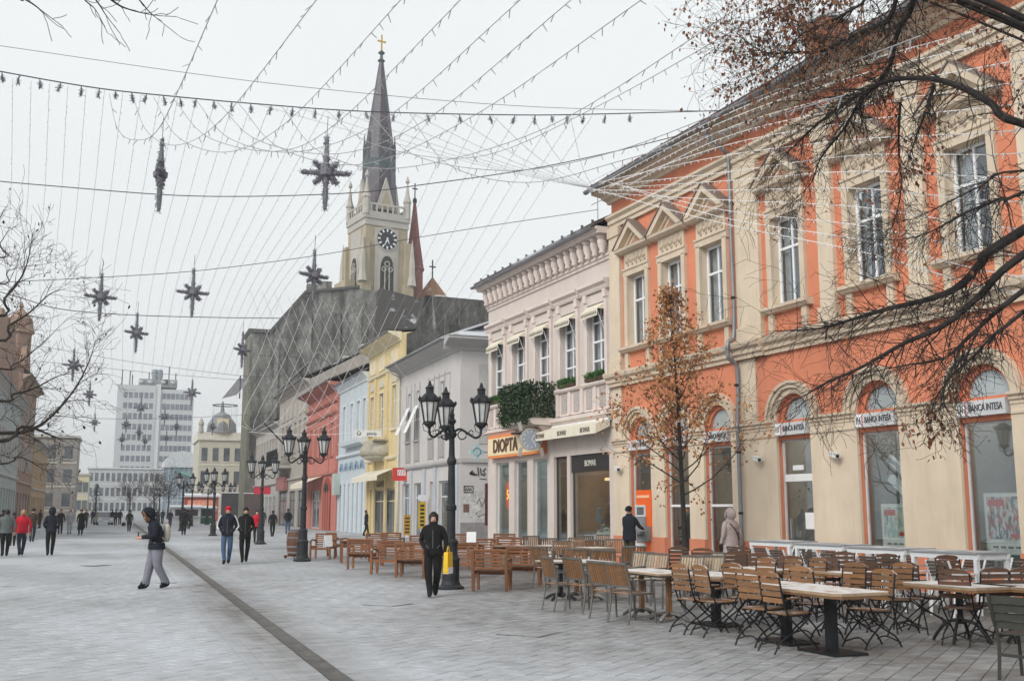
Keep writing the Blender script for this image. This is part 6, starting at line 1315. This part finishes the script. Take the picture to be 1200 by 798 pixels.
person('man in dark jacket walking away down the middle of the street', gr(215, 627), 5, BLK, BLK, 1.80, .2, 'swing', build=1.1)
person('stroller half hidden behind the man walking away', gr(221, 620), 5, NAVY, BLK, 1.7, .3, 'swing')
person('walker in dark blue coat farther down the street', gr(199, 618), 170, NAVY, BLK, 1.7, .2, 'swing', coat=.1)
person('walker in black beside the dark blue coat', gr(190, 614), 170, BLK, BLK, 1.75, .2, 'swing')
person('distant walker in navy jacket behind the fur hood', gr(184, 612), 180, NAVY, NAVY, 1.7, .1, 'swing')
wb = gr(151, 623); person('woman in long black coat carrying a handbag alone', wb, 180, BLK, BLK, 1.66, .2, 'swing', hood=BLK, coat=.3)
bag('dark handbag carried by the lone woman in black', wb + Vector((-.42, .05, 0)), BLK, .3, .28, .12, 0, .45)
GF = 'distant knot of people near the parked car'
for x, y in ((131, 615), (135, 616), (140, 615)): person('distant dark clad walker in the knot by the parked car', gr(x, y), 0, NAVY, BLK, 1.72, .15, 'swing', group=GF)
person('person in dark jacket at the green market stall', gr(236, 613), 90, NAVY, JEAN, 1.75, .0, 'swing')
person('heavy person in grey quilted jacket walking with the red coat', gr(5, 652), 350, GRYJ, BLK, 1.72, .15, 'swing', hair=HAIRD, build=1.2, near=True, puffer=True)
person('fair haired woman in a bright red jacket and jeans', gr(24, 651), 352, REDC, DJEAN, 1.70, .3, 'swing', hair=M('fair_hair', (.36, .22, .12), .7, .2, 20, .2), build=1.1, near=True, puffer=True)
person('man in brown jacket behind the woman in red', gr(37, 635), 355, BRN, DJEAN, 1.76, .25, 'swing', hat=BLK)
person('person in black hooded top and trousers walking away', gr(58, 651), 356, NAVY, BLK, 1.76, .2, 'pocket', hood=NAVY, near=True, build=1.05)
person('walker in black facing this way beside the light trousers', gr(70, 626), 180, BLK, BLK, 1.72, .1, 'swing')
person('walker in pale grey jacket and trousers', gr(81, 626), 182, LGRY, LGRY, 1.70, .2, 'swing')
person('woman in ankle length dark coat and maroon scarf', gr(94, 627), 184, BLK, BLK, 1.72, .1, 'swing', hat=MAR, coat=.5)
person('walker in dark maroon jacket following the long coat', gr(100, 619), 182, MAR, BLK, 1.72, .2, 'swing')
person('person in dark clothes by the salmon house door', gr(46, 619), 300, BLK, BLK, 1.72, .0, 'swing')
person('short dark figure between grey jacket and red jacket', gr(14, 640), 350, BLK, BLK, 1.6, .1, 'swing')
person('dark figure close to the teal shop windows', gr(2, 630), 350, BRN, BLK, 1.7, .1, 'swing')
person('dark figure standing at the far shop fronts', gr(108, 614), 180, NAVY, BLK, 1.7, .0, 'swing')
# ------------------------------------------------------------------ trees
def twig(b, p, d, L, r, lev, rnd, tips, droop=.0, n=5, spread=.7, kids=4, wig=.22, minr=.0022):
    pts, rs = [p.copy()], [r]; seg = L / n; q = p.copy(); dd = d.copy()
    for i in range(n):
        dd = (dd + Vector((rnd.gauss(0, wig), rnd.gauss(0, wig), rnd.gauss(0, wig) - droop))).normalized(); q = q + dd * seg
        pts.append(q.copy()); rs.append(max(minr, r * (1 - .75 * (i + 1) / n)))
    b.tube(pts, rs, 5 if r > .02 else (4 if r > .008 else 3), caps=False)
    tips.append((pts[-1], dd)); tips.append((pts[n // 2], dd))
    if lev > 0:
        for k in range(kids):
            i = rnd.randint(1, n); a = (Vector((rnd.gauss(0, 1), rnd.gauss(0, 1), rnd.gauss(0, 1)))).normalized()
            e = (pts[i] - pts[i - 1]).normalized(); nd = (e * (1 - spread * .5) + (a - e * a.dot(e)).normalized() * spread).normalized()
            twig(b, pts[i], nd, L * rnd.uniform(.42, .68), max(minr, rs[i] * .62), lev - 1, rnd, tips, droop, n, spread, kids, wig, minr)
def leaves(b, tips, rnd, per, size, jit, hang=.6, width=.45):
    for p, d in tips:
        for k in range(per):
            c = p + Vector((rnd.gauss(0, jit), rnd.gauss(0, jit), rnd.gauss(0, jit)))
            q = (Vector((rnd.uniform(-1, 1), rnd.uniform(-1, 1), rnd.uniform(-1, .4) - hang))).normalized() * size * rnd.uniform(.6, 1.3); s = q.cross(Vector((rnd.gauss(0, 1), rnd.gauss(0, 1), rnd.gauss(0, 1)))).normalized() * q.length * width
            b.add([c, c + q * .5 + s, c + q, c + q * .5 - s], [(0, 1, 2, 3)])
# young tree with dry leaves in front of the bank
yt = T('young_tree', 'slender young tree with dry brown leaves before the bank', 'tree', gr(803, 684))
rnd = random.Random(5); tips = []
lead = spline([(0, 0, 0), (.01, 0, 1.2), (-.02, .02, 2.6), (-.06, .0, 3.8), (-.10, .02, 5.0), (-.20, .0, 6.3), (-.24, .02, 7.2)], 5)
b = MB(); b.tube(lead, [.085 - .078 * (i / (len(lead) - 1)) ** .8 for i in range(len(lead))], 8); b.o('trunk', BARK, yt)
b = MB(); lb = MB()
for k in range(44):
    z = 2.15 + 4.6 * (k / 43.0) ** 1.1; i = min(len(lead) - 2, int(z / 7.2 * (len(lead) - 1))); p = lead[i]; a = k * 2.399 + rnd.uniform(-.4, .4)
    el = .35 + .5 * (k / 43.0) + rnd.uniform(-.1, .1); d = Vector((math.cos(a) * math.cos(el), math.sin(a) * math.cos(el), math.sin(el)))
    L = 2.0 * (1 - .88 * (k / 43.0) ** .85) * rnd.uniform(.75, 1.15)
    twig(b, p, d, L, .022 * (1 - .5 * k / 43.0), 2, rnd, tips, -.10, 5, .62, 4, .13)
b.o('branches', BARK2, yt, fix=False); tips = [t_ for t_ in tips if rnd.random() < 1 - .5 * max(0, (t_[0].z - 3.6) / 3.4)]; rnd.shuffle(tips)
leaves(lb, tips[:3000], rnd, 3, .08, .07, .5); lb.o('foliage', LEAF, yt, fix=False)
# old tree whose boughs reach in from the right
ot = T('old_tree', 'old spreading tree with drooping dark boughs hung before the bank front', 'tree', (13.6, 7.2, 0))
tb0 = Vector((13.6, 7.2, 0))
def loc(p): return p - tb0
rnd = random.Random(21); b = MB()
b.tube(spline([(0, 0, 0), (.05, .05, 1.5), (-.1, .1, 3.2), (-.2, .2, 4.6), (-.1, .3, 6.5), (.1, .3, 8.5)], 4), [.34, .31, .3, .29, .28, .27, .26, .25, .25, .24, .24, .23, .22, .21, .2, .19, .18, .16, .14, .12, .10], 10); b.o('trunk', BARK, ot)
fork2 = tb0 + Vector((-.2, .2, 5.0)); fork = tb0 + Vector((-.1, .3, 7.0))
limbs = [  # pixel path with depth, start radius, twig length, leaves
    ([(1175, 285, 11.2), (1152, 306, 11.4), (1125, 335, 11.6), (1090, 350, 11.8), (1040, 362, 12), (1000, 374, 12.2), (960, 385, 12.4), (908, 388, 12.6)], .075, .8, 0, fork),
    ([(1200, 298, 10.6), (1150, 345, 10.9), (1105, 382, 11.1), (1060, 402, 11.3), (1010, 430, 11.5), (965, 450, 11.7), (945, 462, 11.8)], .060, .8, 0, fork),
    ([(1200, 340, 10.2), (1160, 372, 10.4), (1130, 400, 10.5), (1105, 420, 10.7), (1060, 428, 10.9), (1000, 440, 11.1)], .040, .7, 0, fork),
    ([(1200, 365, 9.8), (1165, 392, 10), (1140, 418, 10.1), (1110, 446, 10.2), (1102, 480, 10.3)], .030, .45, 0, fork),
    ([(1200, 146, 11.0), (1162, 122, 11.2), (1125, 102, 11.4), (1087, 92, 11.6), (1040, 95, 11.9), (1010, 110, 12.1), (985, 125, 12.3), (955, 148, 12.6), (930, 172, 12.8), (905, 197, 13)], .062, .9, 0, fork2),
    ([(1110, -15, 11.5), (1065, 18, 11.8), (1050, 45, 12), (1045, 72, 12.1), (1030, 97, 12.2), (1012, 112, 12.3), (980, 118, 12.5)], .060, .8, 1, fork2),
    ([(1090, -12, 11.8), (1040, 25, 12.1), (1000, 42, 12.4), (965, 60, 12.7), (930, 62, 13), (898, 62, 13.2), (876, 50, 13.4), (857, 33, 13.6)], .045, .85, 2, fork2),
    ([(1060, -20, 12.0), (1010, 5, 12.3), (975, 25, 12.6), (940, 40, 12.9), (905, 80, 13.2), (872, 92, 13.5)], .035, .85, 2, fork2),
    ([(1000, -30, 12.4), (960, -8, 12.7), (925, 8, 13), (895, 15, 13.3)], .025, .7, 2, fork2),
    ([(1200, 225, 10.8), (1175, 232, 11), (1130, 250, 11.3), (1090, 272, 11.6), (1055, 281, 11.8), (1015, 280, 12)], .030, .7, 0, fork),
    ([(1200, 200, 11.2), (1150, 218, 11.5), (1105, 240, 11.8), (1075, 255, 12), (1040, 262, 12.2)], .022, .6, 0, fork2),
    ([(1055, 120, 12), (1053, 170, 12.1), (1056, 220, 12.2), (1046, 265, 12.3), (1030, 285, 12.4)], .020, .5, 0, None),
    ([(1095, 100, 11.6), (1085, 130, 11.7), (1072, 165, 11.8), (1062, 195, 11.9)], .026, .5, 1, None),
    ([(1010, 112, 12.2), (990, 150, 12.4), (962, 185, 12.6), (950, 215, 12.8), (925, 240, 13)], .022, .6, 0, None),
    ([(1108, 440, 10.3), (1106, 470, 10.3), (1118, 495, 10.4), (1125, 520, 10.4)], .010, .25, 0, None),
    ([(1130, 415, 10.3), (1115, 440, 10.4), (1095, 470, 10.5), (1090, 500, 10.5)], .012, .3, 1, None)]
tw = MB(); lt = []; bl_ = MB()
for path, r0, tl, lv, org in limbs:
    P = [loc(at(*q)) for q in path]
    if org is not None:
        o_ = loc(org); P = [o_, o_.lerp(P[0], .5) + Vector((0, 0, .15))] + P
    S = spline(P, 4); n = len(S); bl = MB()
    r0 *= .68 if path[0][1] > 280 else .62; rs = [max(.004, r0 * (1.35 - 1.25 * i / (n - 1))) for i in range(n)]; bl.tube(S, rs, 7, caps=False); bl.o('bough', BARK, ot, fix=False)
    start = 0 if org is None else 5; tp = []
    for i in range(start, n):
        for k in range(3 if r0 > .012 else 1):
            a = Vector((rnd.gauss(0, 1), rnd.gauss(0, 1), rnd.gauss(0, .8) - .1)).normalized(); e = (S[min(i + 1, n - 1)] - S[max(i - 1, 0)]).normalized()
            twig(tw, S[i], (e * .75 + a * .75).normalized(), tl * rnd.uniform(.4, 1.1), min(.008, rs[i] * .5), 2 if rnd.random() < .5 else 1, rnd, tp, .05, 5, .7, 3, .2)
    rnd.shuffle(tp)
    leaves(bl_, tp[:(14, 150, 480)[lv]], rnd, 1 if lv < 2 else 2, .055, .05, 1.0, .35)
(tw.o('twigs', BARK, ot, fix=False))['kind'] = 'stuff'; bl_.o('foliage', M('dry_leaf_dark', (.20, .085, .045), .8, .4, 3, 0), ot, fix=False)
# bare trees reaching in from the left
def side_tree(label, base, trunk, limbs, seed, tl, per, leafn=0):
    t = T('bare_tree', label, 'tree', base); rnd = random.Random(seed); B0 = Vector(base); b = MB()
    S = spline([Vector(q) for q in trunk], 4); b.tube(S, [.20 - .12 * i / (len(S) - 1) for i in range(len(S))], 8); b.o('trunk', BARK2, t)
    tw = MB(); tips = []
    for path, r0, k0 in limbs:
        P = [at(*q) - B0 for q in path]; f = Vector(trunk[k0]); P = [f, f.lerp(P[0], .5) + Vector((0, 0, .1))] + P
        S = spline(P, 4); n = len(S); rs = [max(.003, r0 * (1.3 - 1.2 * i / (n - 1))) for i in range(n)]; lb = MB(); lb.tube(S, rs, 6, caps=False); lb.o('bough', BARK2, t, fix=False)
        for i in range(6, n, 1 if tl > .5 else 2):
            for k in range(per):
                a = Vector((rnd.gauss(0, 1), rnd.gauss(0, 1), rnd.gauss(0, 1))).normalized(); e = (S[min(i + 1, n - 1)] - S[max(i - 1, 0)]).normalized()
                twig(tw, S[i], (e * .8 + a * .7).normalized(), tl * rnd.uniform(.4, 1.1), min(.010, rs[i] * .6), (2 if rnd.random() < .5 else 1) if tl > .5 else 0, rnd, tips, -.02, 5, .65, 3, .18, .003)
    (tw.o('twigs', BARK2, t, fix=False))['kind'] = 'stuff'
    if leafn:
        b = MB(); rnd.shuffle(tips); leaves(b, tips[:leafn], rnd, 1, .07, .05, 1, .3); b.o('foliage', M('withered_leaf', (.08, .06, .045), .9, .3), t, fix=False)
side_tree('bare tree reaching in before the salmon house', (-9.6, 14.5, 0), [(0, 0, 0), (.05, 0, 2), (-.1, .1, 4), (.0, .1, 6), (.1, 0, 8)],
          [([(-20, 508, 17.5), (30, 505, 17.8), (60, 488, 18), (88, 455, 18.2), (105, 422, 18.3), (112, 398, 18.4)], .035, 1), ([(-20, 520, 17.4), (25, 500, 17.8), (60, 510, 18), (74, 517, 18.1)], .045, 1),
           ([(-20, 400, 17.5), (10, 382, 17.8), (35, 366, 18), (58, 345, 18.2), (78, 338, 18.3)], .030, 2), ([(-20, 372, 17.6), (5, 350, 17.8), (25, 325, 18), (34, 300, 18.1), (38, 272, 18.2)], .028, 2), ([(-20, 468, 17.4), (15, 462, 17.7), (40, 455, 18), (70, 440, 18.2), (95, 437, 18.3)], .028, 2),
           ([(-20, 430, 17.2), (15, 428, 17.6), (50, 402, 17.9), (80, 372, 18.1)], .022, 2), ([(-20, 545, 17.6), (20, 535, 17.8), (48, 548, 18), (70, 560, 18.2)], .020, 1), ([(-20, 300, 17.6), (0, 285, 17.8), (14, 262, 18)], .022, 3), ([(-20, 330, 17.6), (8, 318, 17.8), (30, 312, 18)], .02, 3)], 3, .75, 1, 120)
side_tree('bare tree whose twigs dip in above the street', (-6.8, 6.5, 0), [(0, 0, 0), (.05, 0, 2), (.0, .1, 4), (.2, .1, 5.6), (.3, .2, 7.5)],
          [([(-30, -30, 8), (30, 0, 8.4), (50, 14, 8.5), (73, 31, 8.6)], .012, 4), ([(60, -60, 8.4), (95, -5, 8.6), (112, 12, 8.7), (126, 39, 8.8)], .012, 4), ([(70, -50, 8.4), (112, 0, 8.7), (124, 18, 8.7), (141, 40, 8.8)], .012, 4), ([(80, -40, 8.5), (130, 0, 8.7), (150, 11, 8.8), (180, 18, 8.9), (207, 20, 9)], .013, 4), ([(120, -50, 8.6), (163, 0, 8.8), (178, 17, 8.9), (208, 41, 9)], .012, 4)], 9, .28, 1)
for k, (x, y, h_, lab) in enumerate(((6.2, 196, 8, 'hazy bare tree left of the glass building'), (9.0, 205, 9, 'hazy bare tree in front of the glass building'), (2.5, 215, 8, 'hazy bare tree in front of the long white block'))):
    t = T('bare_tree', lab, 'tree', (x, y, 0)); rnd = random.Random(50 + k); b = MB(); b.tube([(0, 0, 0), (.1, 0, h_ * .35), (0, 0, h_ * .6)], [.2, .15, .1], 6); b.o('trunk', BARK2, t); tw = MB(); tp = []
    for q in range(16):
        a = q * 2.4; d = Vector((math.cos(a) * .6, math.sin(a) * .6, .75)).normalized(); twig(tw, Vector((0, 0, h_ * (.3 + .3 * q / 16))), d, h_ * .42, .06, 2, rnd, tp, 0, 5, .6, 4, .15, .02)
    tw.o('crown', BARK2, t, fix=False)
ev = T('evergreen_tree', 'dark narrow evergreen flecked with snow by the parked car', 'tree', gr(111, 612)); b = MB(); rnd = random.Random(2)
for k in range(1400):
    z = rnd.uniform(.8, 5.2); a = rnd.uniform(0, 6.28); r_ = (1.15 * (1 - abs(z - 2.4) / 3.2)) * math.sqrt(rnd.random()); p = Vector((r_ * math.cos(a), r_ * math.sin(a), z)); q = Vector((math.cos(a), math.sin(a), rnd.uniform(-.3, .6))).normalized() * .2; s = q.cross(Vector((0, 0, 1))).normalized() * .09
    b.add([p, p + q * .5 + s, p + q, p + q * .5 - s], [(0, 1, 2, 3)])
b.o('crown', M('fir_needles', (.03, .045, .04), .8, .4, 4, 0, snow=.35), ev, fix=False); MB().tube([(0, 0, 0), (0, 0, 4.5)], [.16, .04], 7).o('trunk', BARK, ev)
# ------------------------------------------------------------------ festive wires, light strings and stars
WWIRE = M('white_wire', (.78, .77, .75), .6, .05, 3, 0); WIRE = M('light_wire', (.36, .36, .37), .6, .1, 3, 0); CABLE = M('steel_cable', (.05, .055, .06), .5, .2, 3, 0); TIN = M('grey_tinsel', (.19, .19, .22), .8, .45, 30, .8, 60)
def out_left(pts):                             # carry a cable on to the left hand house line
    p, q = Vector(pts[0]), Vector(pts[1]); d = q - p
    return [p - d * ((p.x + 10.4) / max(d.x, .1))] + list(pts) if p.x > -10 and d.x > .3 else list(pts)
def lstring(label, pts, r=.0065, step=.32, blen=.08, wm=None, group='light strings over the street', n=8, name='light_string'):
    S = spline(pts, n); t = T(name, label, 'light string', S[0], 0, group); P = [p - S[0] for p in S]
    MB().tube(P, r, 4, caps=False).o('wire', wm or WIRE, t, fix=False)
    if step:
        b = MB(); acc = 0; rn = random.Random(len(label) + int(S[0].x * 100))
        for i in range(len(P) - 1):
            L = (P[i + 1] - P[i]).length; q = step - acc
            while q < L:
                p = P[i].lerp(P[i + 1], q / L); d = Vector((rn.gauss(0, .5), rn.gauss(0, .5), -1)).normalized(); b.tube([p, p + d * blen], [r * 1.4, r * 1.1], 3); q += step
            acc = (acc + L) % step
        bo = b.o('bulbs', wm or WIRE, t, fix=False); bo['kind'] = 'stuff'
    return t
def cable(label, pts, r=.013, **k):
    pts = out_left(pts)
    return lstring(label, pts, r, 0, 0, CABLE, 'steel cables across the street', 8, 'steel_cable')
def xw(x, y, d): return at(x, y, d)
anchor_l = Vector((-10.6, 24.5, 10.6))
fw = T('tinsel_wire', 'black wire with hanging tinsel tufts strung between the house eaves', 'wire', at(-60, 72, 21.5))
B0 = at(-60, 72, 21.5); FP = [at(-60, 72, 21.5), at(0, 84, 22), at(110, 103, 22.6), at(200, 113, 23.2), at(300, 122, 23.8), at(430, 131, 24.4), at(600, 135, 25.2), at(700, 134, 25.8), at(845, 130, 27.0)]
S = spline([p - B0 for p in FP], 8); MB().tube([S[0], out_left(FP)[0] - B0], .014, 4, caps=False).o('wire_end', CABLE, fw, fix=False); MB().tube(S, .014, 4, caps=False).o('wire', CABLE, fw, fix=False)
tm = []
for q in range(4):
    rn = random.Random(q); b = MB()
    for k in range(34):
        p = Vector((rn.gauss(0, .016), rn.gauss(0, .016), -.05 - .16 * rn.random())); d = Vector((rn.gauss(0, 1), rn.gauss(0, 1), rn.gauss(-.5, .8))).normalized(); b.tube([p, p + d * .06], .005, 3)
    b.tube([(0, 0, 0), (.01, 0, -.12), (0.0, .01, -.22)], [.008, .026, .012], 5); tm.append(b.me('tinsel_tuft', TIN))
npts = len(S)
for k in range(34):
    f = k / 33 * .86 + .05; i = min(npts - 2, int(f * (npts - 1))); p = S[i].lerp(S[i + 1], f * (npts - 1) - i); o = O('tinsel_tuft', tm[k % 4], fw, p, k * 1.3); o.rotation_euler = (random.uniform(-.35, .35), random.uniform(-.35, .35), k)
cable('plain thin cable passing high behind the tinsel wire', [at(-60, 46, 24), at(0, 54, 24.2), at(300, 96, 25), at(600, 124, 26), at(845, 131, 27.4)], .007)
cable('long sagging cable crossing the spire below the tinsel wire', [at(-60, 207, 25), at(60, 218, 25.3), at(230, 230, 25.8), at(400, 227, 26), at(500, 216, 26.2), at(640, 195, 26.6), at(780, 163, 27), at(900, 128, 26)], .013)
cable('cable below the clock carrying one star', [at(20, 330, 33), at(80, 327, 33.5), at(225, 318, 35), at(368, 300, 36), at(470, 282, 36.5), at(560, 267, 37), at(700, 246, 38)], .013)
cable('knotted dark cable left of the sooty wall', [at(10, 345, 38), at(70, 362, 39), at(150, 369, 40), at(250, 372, 41), at(330, 373, 42)], .018)
cable('higher thin cable left of the tower block', [at(0, 400, 55), at(60, 408, 56), at(160, 425, 58), at(280, 440, 60), at(330, 442, 61)], .013)
cable('lower thin cable crossing the tower block', [at(60, 482, 80), at(110, 490, 82), at(200, 490, 84), at(290, 486, 86)], .02)
cable('cable crossing the top of the tower block', [at(90, 428, 58), at(190, 438, 59), at(290, 446, 60)], .013)
LS = 'thin wire of tiny bulbs looping from the tinsel wire to overhead'
loops = [((128, 110), (157, 164), (188, 148), (255, 0)), ((155, 112), (210, 170), (262, 138), (375, -5)), ((180, 114), (270, 178), (340, 140), (470, 0)), ((203, 116), (330, 177), (400, 140), (545, -5)), ((230, 118), (350, 178), (450, 140), (610, 0)),
         ((255, 120), (400, 180), (500, 140), (672, -2)), ((280, 122), (430, 192), (560, 133), (752, 0)), ((330, 125), (470, 197), (640, 150), (880, 0)), ((380, 128), (560, 184), (700, 125), (905, 10)), ((432, 132), (600, 200), (720, 178), (900, 110)), ((480, 133), (620, 214), (730, 188), (860, 150))]
for a, s, p, e in loops:
    ex = (e[0] + (e[0] - p[0]) * 1.0, e[1] + (e[1] - p[1]) * 1.0)
    lstring(LS, [at(*a, 23.0), at((a[0] * 2 + s[0]) / 3, a[1] + (s[1] - a[1]) * .75, 22.6), at(*s, 22), at(*p, 20.5), at(*e, 15), at(*ex, 10.5)], .0075, .42, .13)
LR = 'thin wire of tiny bulbs running from the tinsel wire to the bank corner'
for k in range(9):
    x0 = 300 + 46 * k; lstring(LR, [at(x0, 122 + 13 * math.sin(min(1, (x0 - 300) / 250) * 1.57), 24), at(x0 + (695 - x0) * .45, 172 + 2 * k, 25.5), at(x0 + (695 - x0) * .8, 206 + k * .6, 27), at(698, 222, 28.2)], .0042, .5, .05)
LF = 'white wire of tiny bulbs fanning from the corner gutter across the bank'
for k in range(13):
    ye = (18, 38, 66, 92, 118, 150, 178, 206, 236, 268, 300, 325, 345)[k]; x0 = 690 + (k % 4) * 12
    lstring(LF, [at(x0, 214 + (k % 5) * 3, 27.6), at(840, 180 + (ye - 180) * .34 + 24 * (1 if k > 5 else .6), 22), at(1000, 150 + (ye - 150) * .66 + 14, 17), at(1215, ye, 12.2), at(1420, ye - 60, 9.5)], .0085, .30, .06, WWIRE)
LV = 'faint light wire running down the street from the tinsel wire'
for k in range(24):
    x0 = 15 + 21.5 * k; y0 = 86 + 46 * min(1, (x0 / 430)) ** .75; x1 = 12 + (x0 - 15) * (.86 - .22 * x0 / 500)
    lstring(LV, [at(x0, y0 + 2, 22.3 + x0 / 300), at(x0 + (x1 - x0) * .45, y0 + (350 - y0) * .45, 28), at(x1, 350, 38), at(x1 + (135 - x1) * .22, 440, 58)], .0042, .36, .05)
for k in range(8):
    x0 = 540 + 22 * k; lstring(LV, [at(x0, 136, 25.3), at(x0 - 36 - 2 * k, 210, 30), at(x0 - 75 - 5 * k, 300, 37), at(x0 - 110 - 8 * k, 380, 44)], .0042, .36, .05)
LN = 'pale light wire of the crossing net before the sooty wall'
for k in range(10):
    x0 = 292 + 15 * k; lstring(LN, [at(x0, 338 + 3 * k, 44), at(x0 + 35, 425, 46), at(x0 + 75, 480, 47), at(min(x0 + 120, 470), 505 - .8 * k, 48)], .008, .5, .05, WWIRE)
    x1 = 330 + 16 * k; lstring(LN, [at(x1, 345 + 2 * k, 44), at(x1 - 30, 425, 46), at(x1 - 60, 485, 47), at(max(296, x1 - 90), 505, 48)], .008, .5, .05, WWIRE)
lstring('pale light wire edging the crossing net at its foot', [at(292, 506, 48), at(340, 509, 48), at(400, 508, 48), at(470, 500, 48)], .013, .3, .06, WWIRE)
# stars
def star_me(seed):
    rn = random.Random(seed); b = MB()
    for k in range(8):
        a = k * math.pi / 4; L = (.50, .34, .78, .34, .50, .34, .78, .34)[k]; d = Vector((math.cos(a), 0, math.sin(a))); n = 9
        pts = [d * (.04 + (L - .04) * i / n) for i in range(n + 1)]; b.tube(pts, [(.070 - .034 * i / n) * rn.uniform(.85, 1.2) for i in range(n + 1)], 7)
        for i in range(110):
            p = d * rn.uniform(.03, L); q = Vector((rn.gauss(0, 1), rn.gauss(0, 1), rn.gauss(0, 1))).normalized(); rr = .070 - .034 * p.length / L; b.tube([p + q * rr * .7, p + q * (rr + .045)], .007, 3)
    b.lathe([(.03, -.12), (.14, -.06), (.15, .05), (.05, .12)], 8); return b
SM = [star_me(s).me('star', TIN) for s in range(2)]
stars = [(188, 205, 84, 'tinsel star seen edge on, hanging alone below the tinsel wire'), (382, 203, -12, 'large grey tinsel star hanging left of the spire'), (118, 348, 15, 'tinsel star hanging over the knotted cable at its left end'), (226, 343, 8, 'tinsel star hanging from the cable left of the tall gable'), (368, 323, 25, 'tinsel star in front of the fire wall chimney'),
         (160, 390, 30, 'tinsel star below the knotted cable'), (284, 410, 40, 'tinsel star against the edge of the sooty wall'), (86, 428, 20, 'tinsel star above the bare left twigs'), (225, 460, 12, 'tinsel star at the upper right corner of the tower block')]
for x, y, a, lab in stars:
    c = gr(x, y, 9.2); t = T('tinsel_star', lab, 'star', c, R(a), 'tinsel stars over the street'); t.scale = (1.1, 1.1, 1.08); O('rays', SM[x % 2], t); MB().tube([(0, 0, .76), (.01, 0, 1.25)], .008, 4).o('hanger', CABLE, t)
for x, y in ((105, 462), (111, 495), (165, 478), (148, 497), (163, 507), (193, 488), (207, 500), (195, 513), (170, 517), (143, 515), (249, 500)):
    c = gr(x, y, 9.2); t = T('tinsel_star', 'small far tinsel star hanging before the tower block and end houses', 'star', c, R(x * 7 % 50), 'far tinsel stars'); O('rays', SM[x % 2], t); MB().tube([(0, 0, .76), (.01, 0, 1.25)], .008, 4).o('hanger', CABLE, t)
# a fallen banner and a hoop that hang over the far street
t = T('hanging_banner', 'pale grey cloth hanging askew from a cable beside the sooty wall', 'banner', at(276, 455, 95), R(10)); MB().prism([(-1.2, -1.0), (.1, -.6), (1.3, .8), (.3, 1.0)], lambda a, z, s: (a, s, z), -.03, .03).o('cloth', LGRY, t); MB().tube([(.4, 0, -.9), (.4, 0, 1.2)], .06, 5).o('pole', CABLE, t)
t = T('light_hoop', 'large ring of lights hung above the cream palace', 'light ring', at(264, 475, 120), 0); b = MB(); b.tube([(1.35 * math.cos(i * .2618), 1.35 * math.sin(i * .2618), 0) for i in range(25)], .06, 5); b.o('ring', CABLE, t)
for k in range(14): MB().tube([(1.35 * math.cos(k * .4488), 1.35 * math.sin(k * .4488), 0), (1.35 * math.cos(k * .4488), 1.35 * math.sin(k * .4488), -2.4)], .012, 3).o('strand', WIRE, t)
# ------------------------------------------------------------------ winter haze
hz = MB().box(-920, 920, -62, 1520, -1.1, 79); hm = bpy.data.materials.new('winter_haze'); hm.use_nodes = True; hn = hm.node_tree.nodes; hn.clear()
pv = hn.new('ShaderNodeVolumePrincipled'); pv.inputs['Density'].default_value = .0007; pv.inputs['Color'].default_value = (.93, .95, .98, 1)
oo = hn.new('ShaderNodeOutputMaterial'); hm.node_tree.links.new(pv.outputs[0], oo.inputs['Volume'])
ho = hz.o('haze', hm); ho['kind'] = 'stuff'
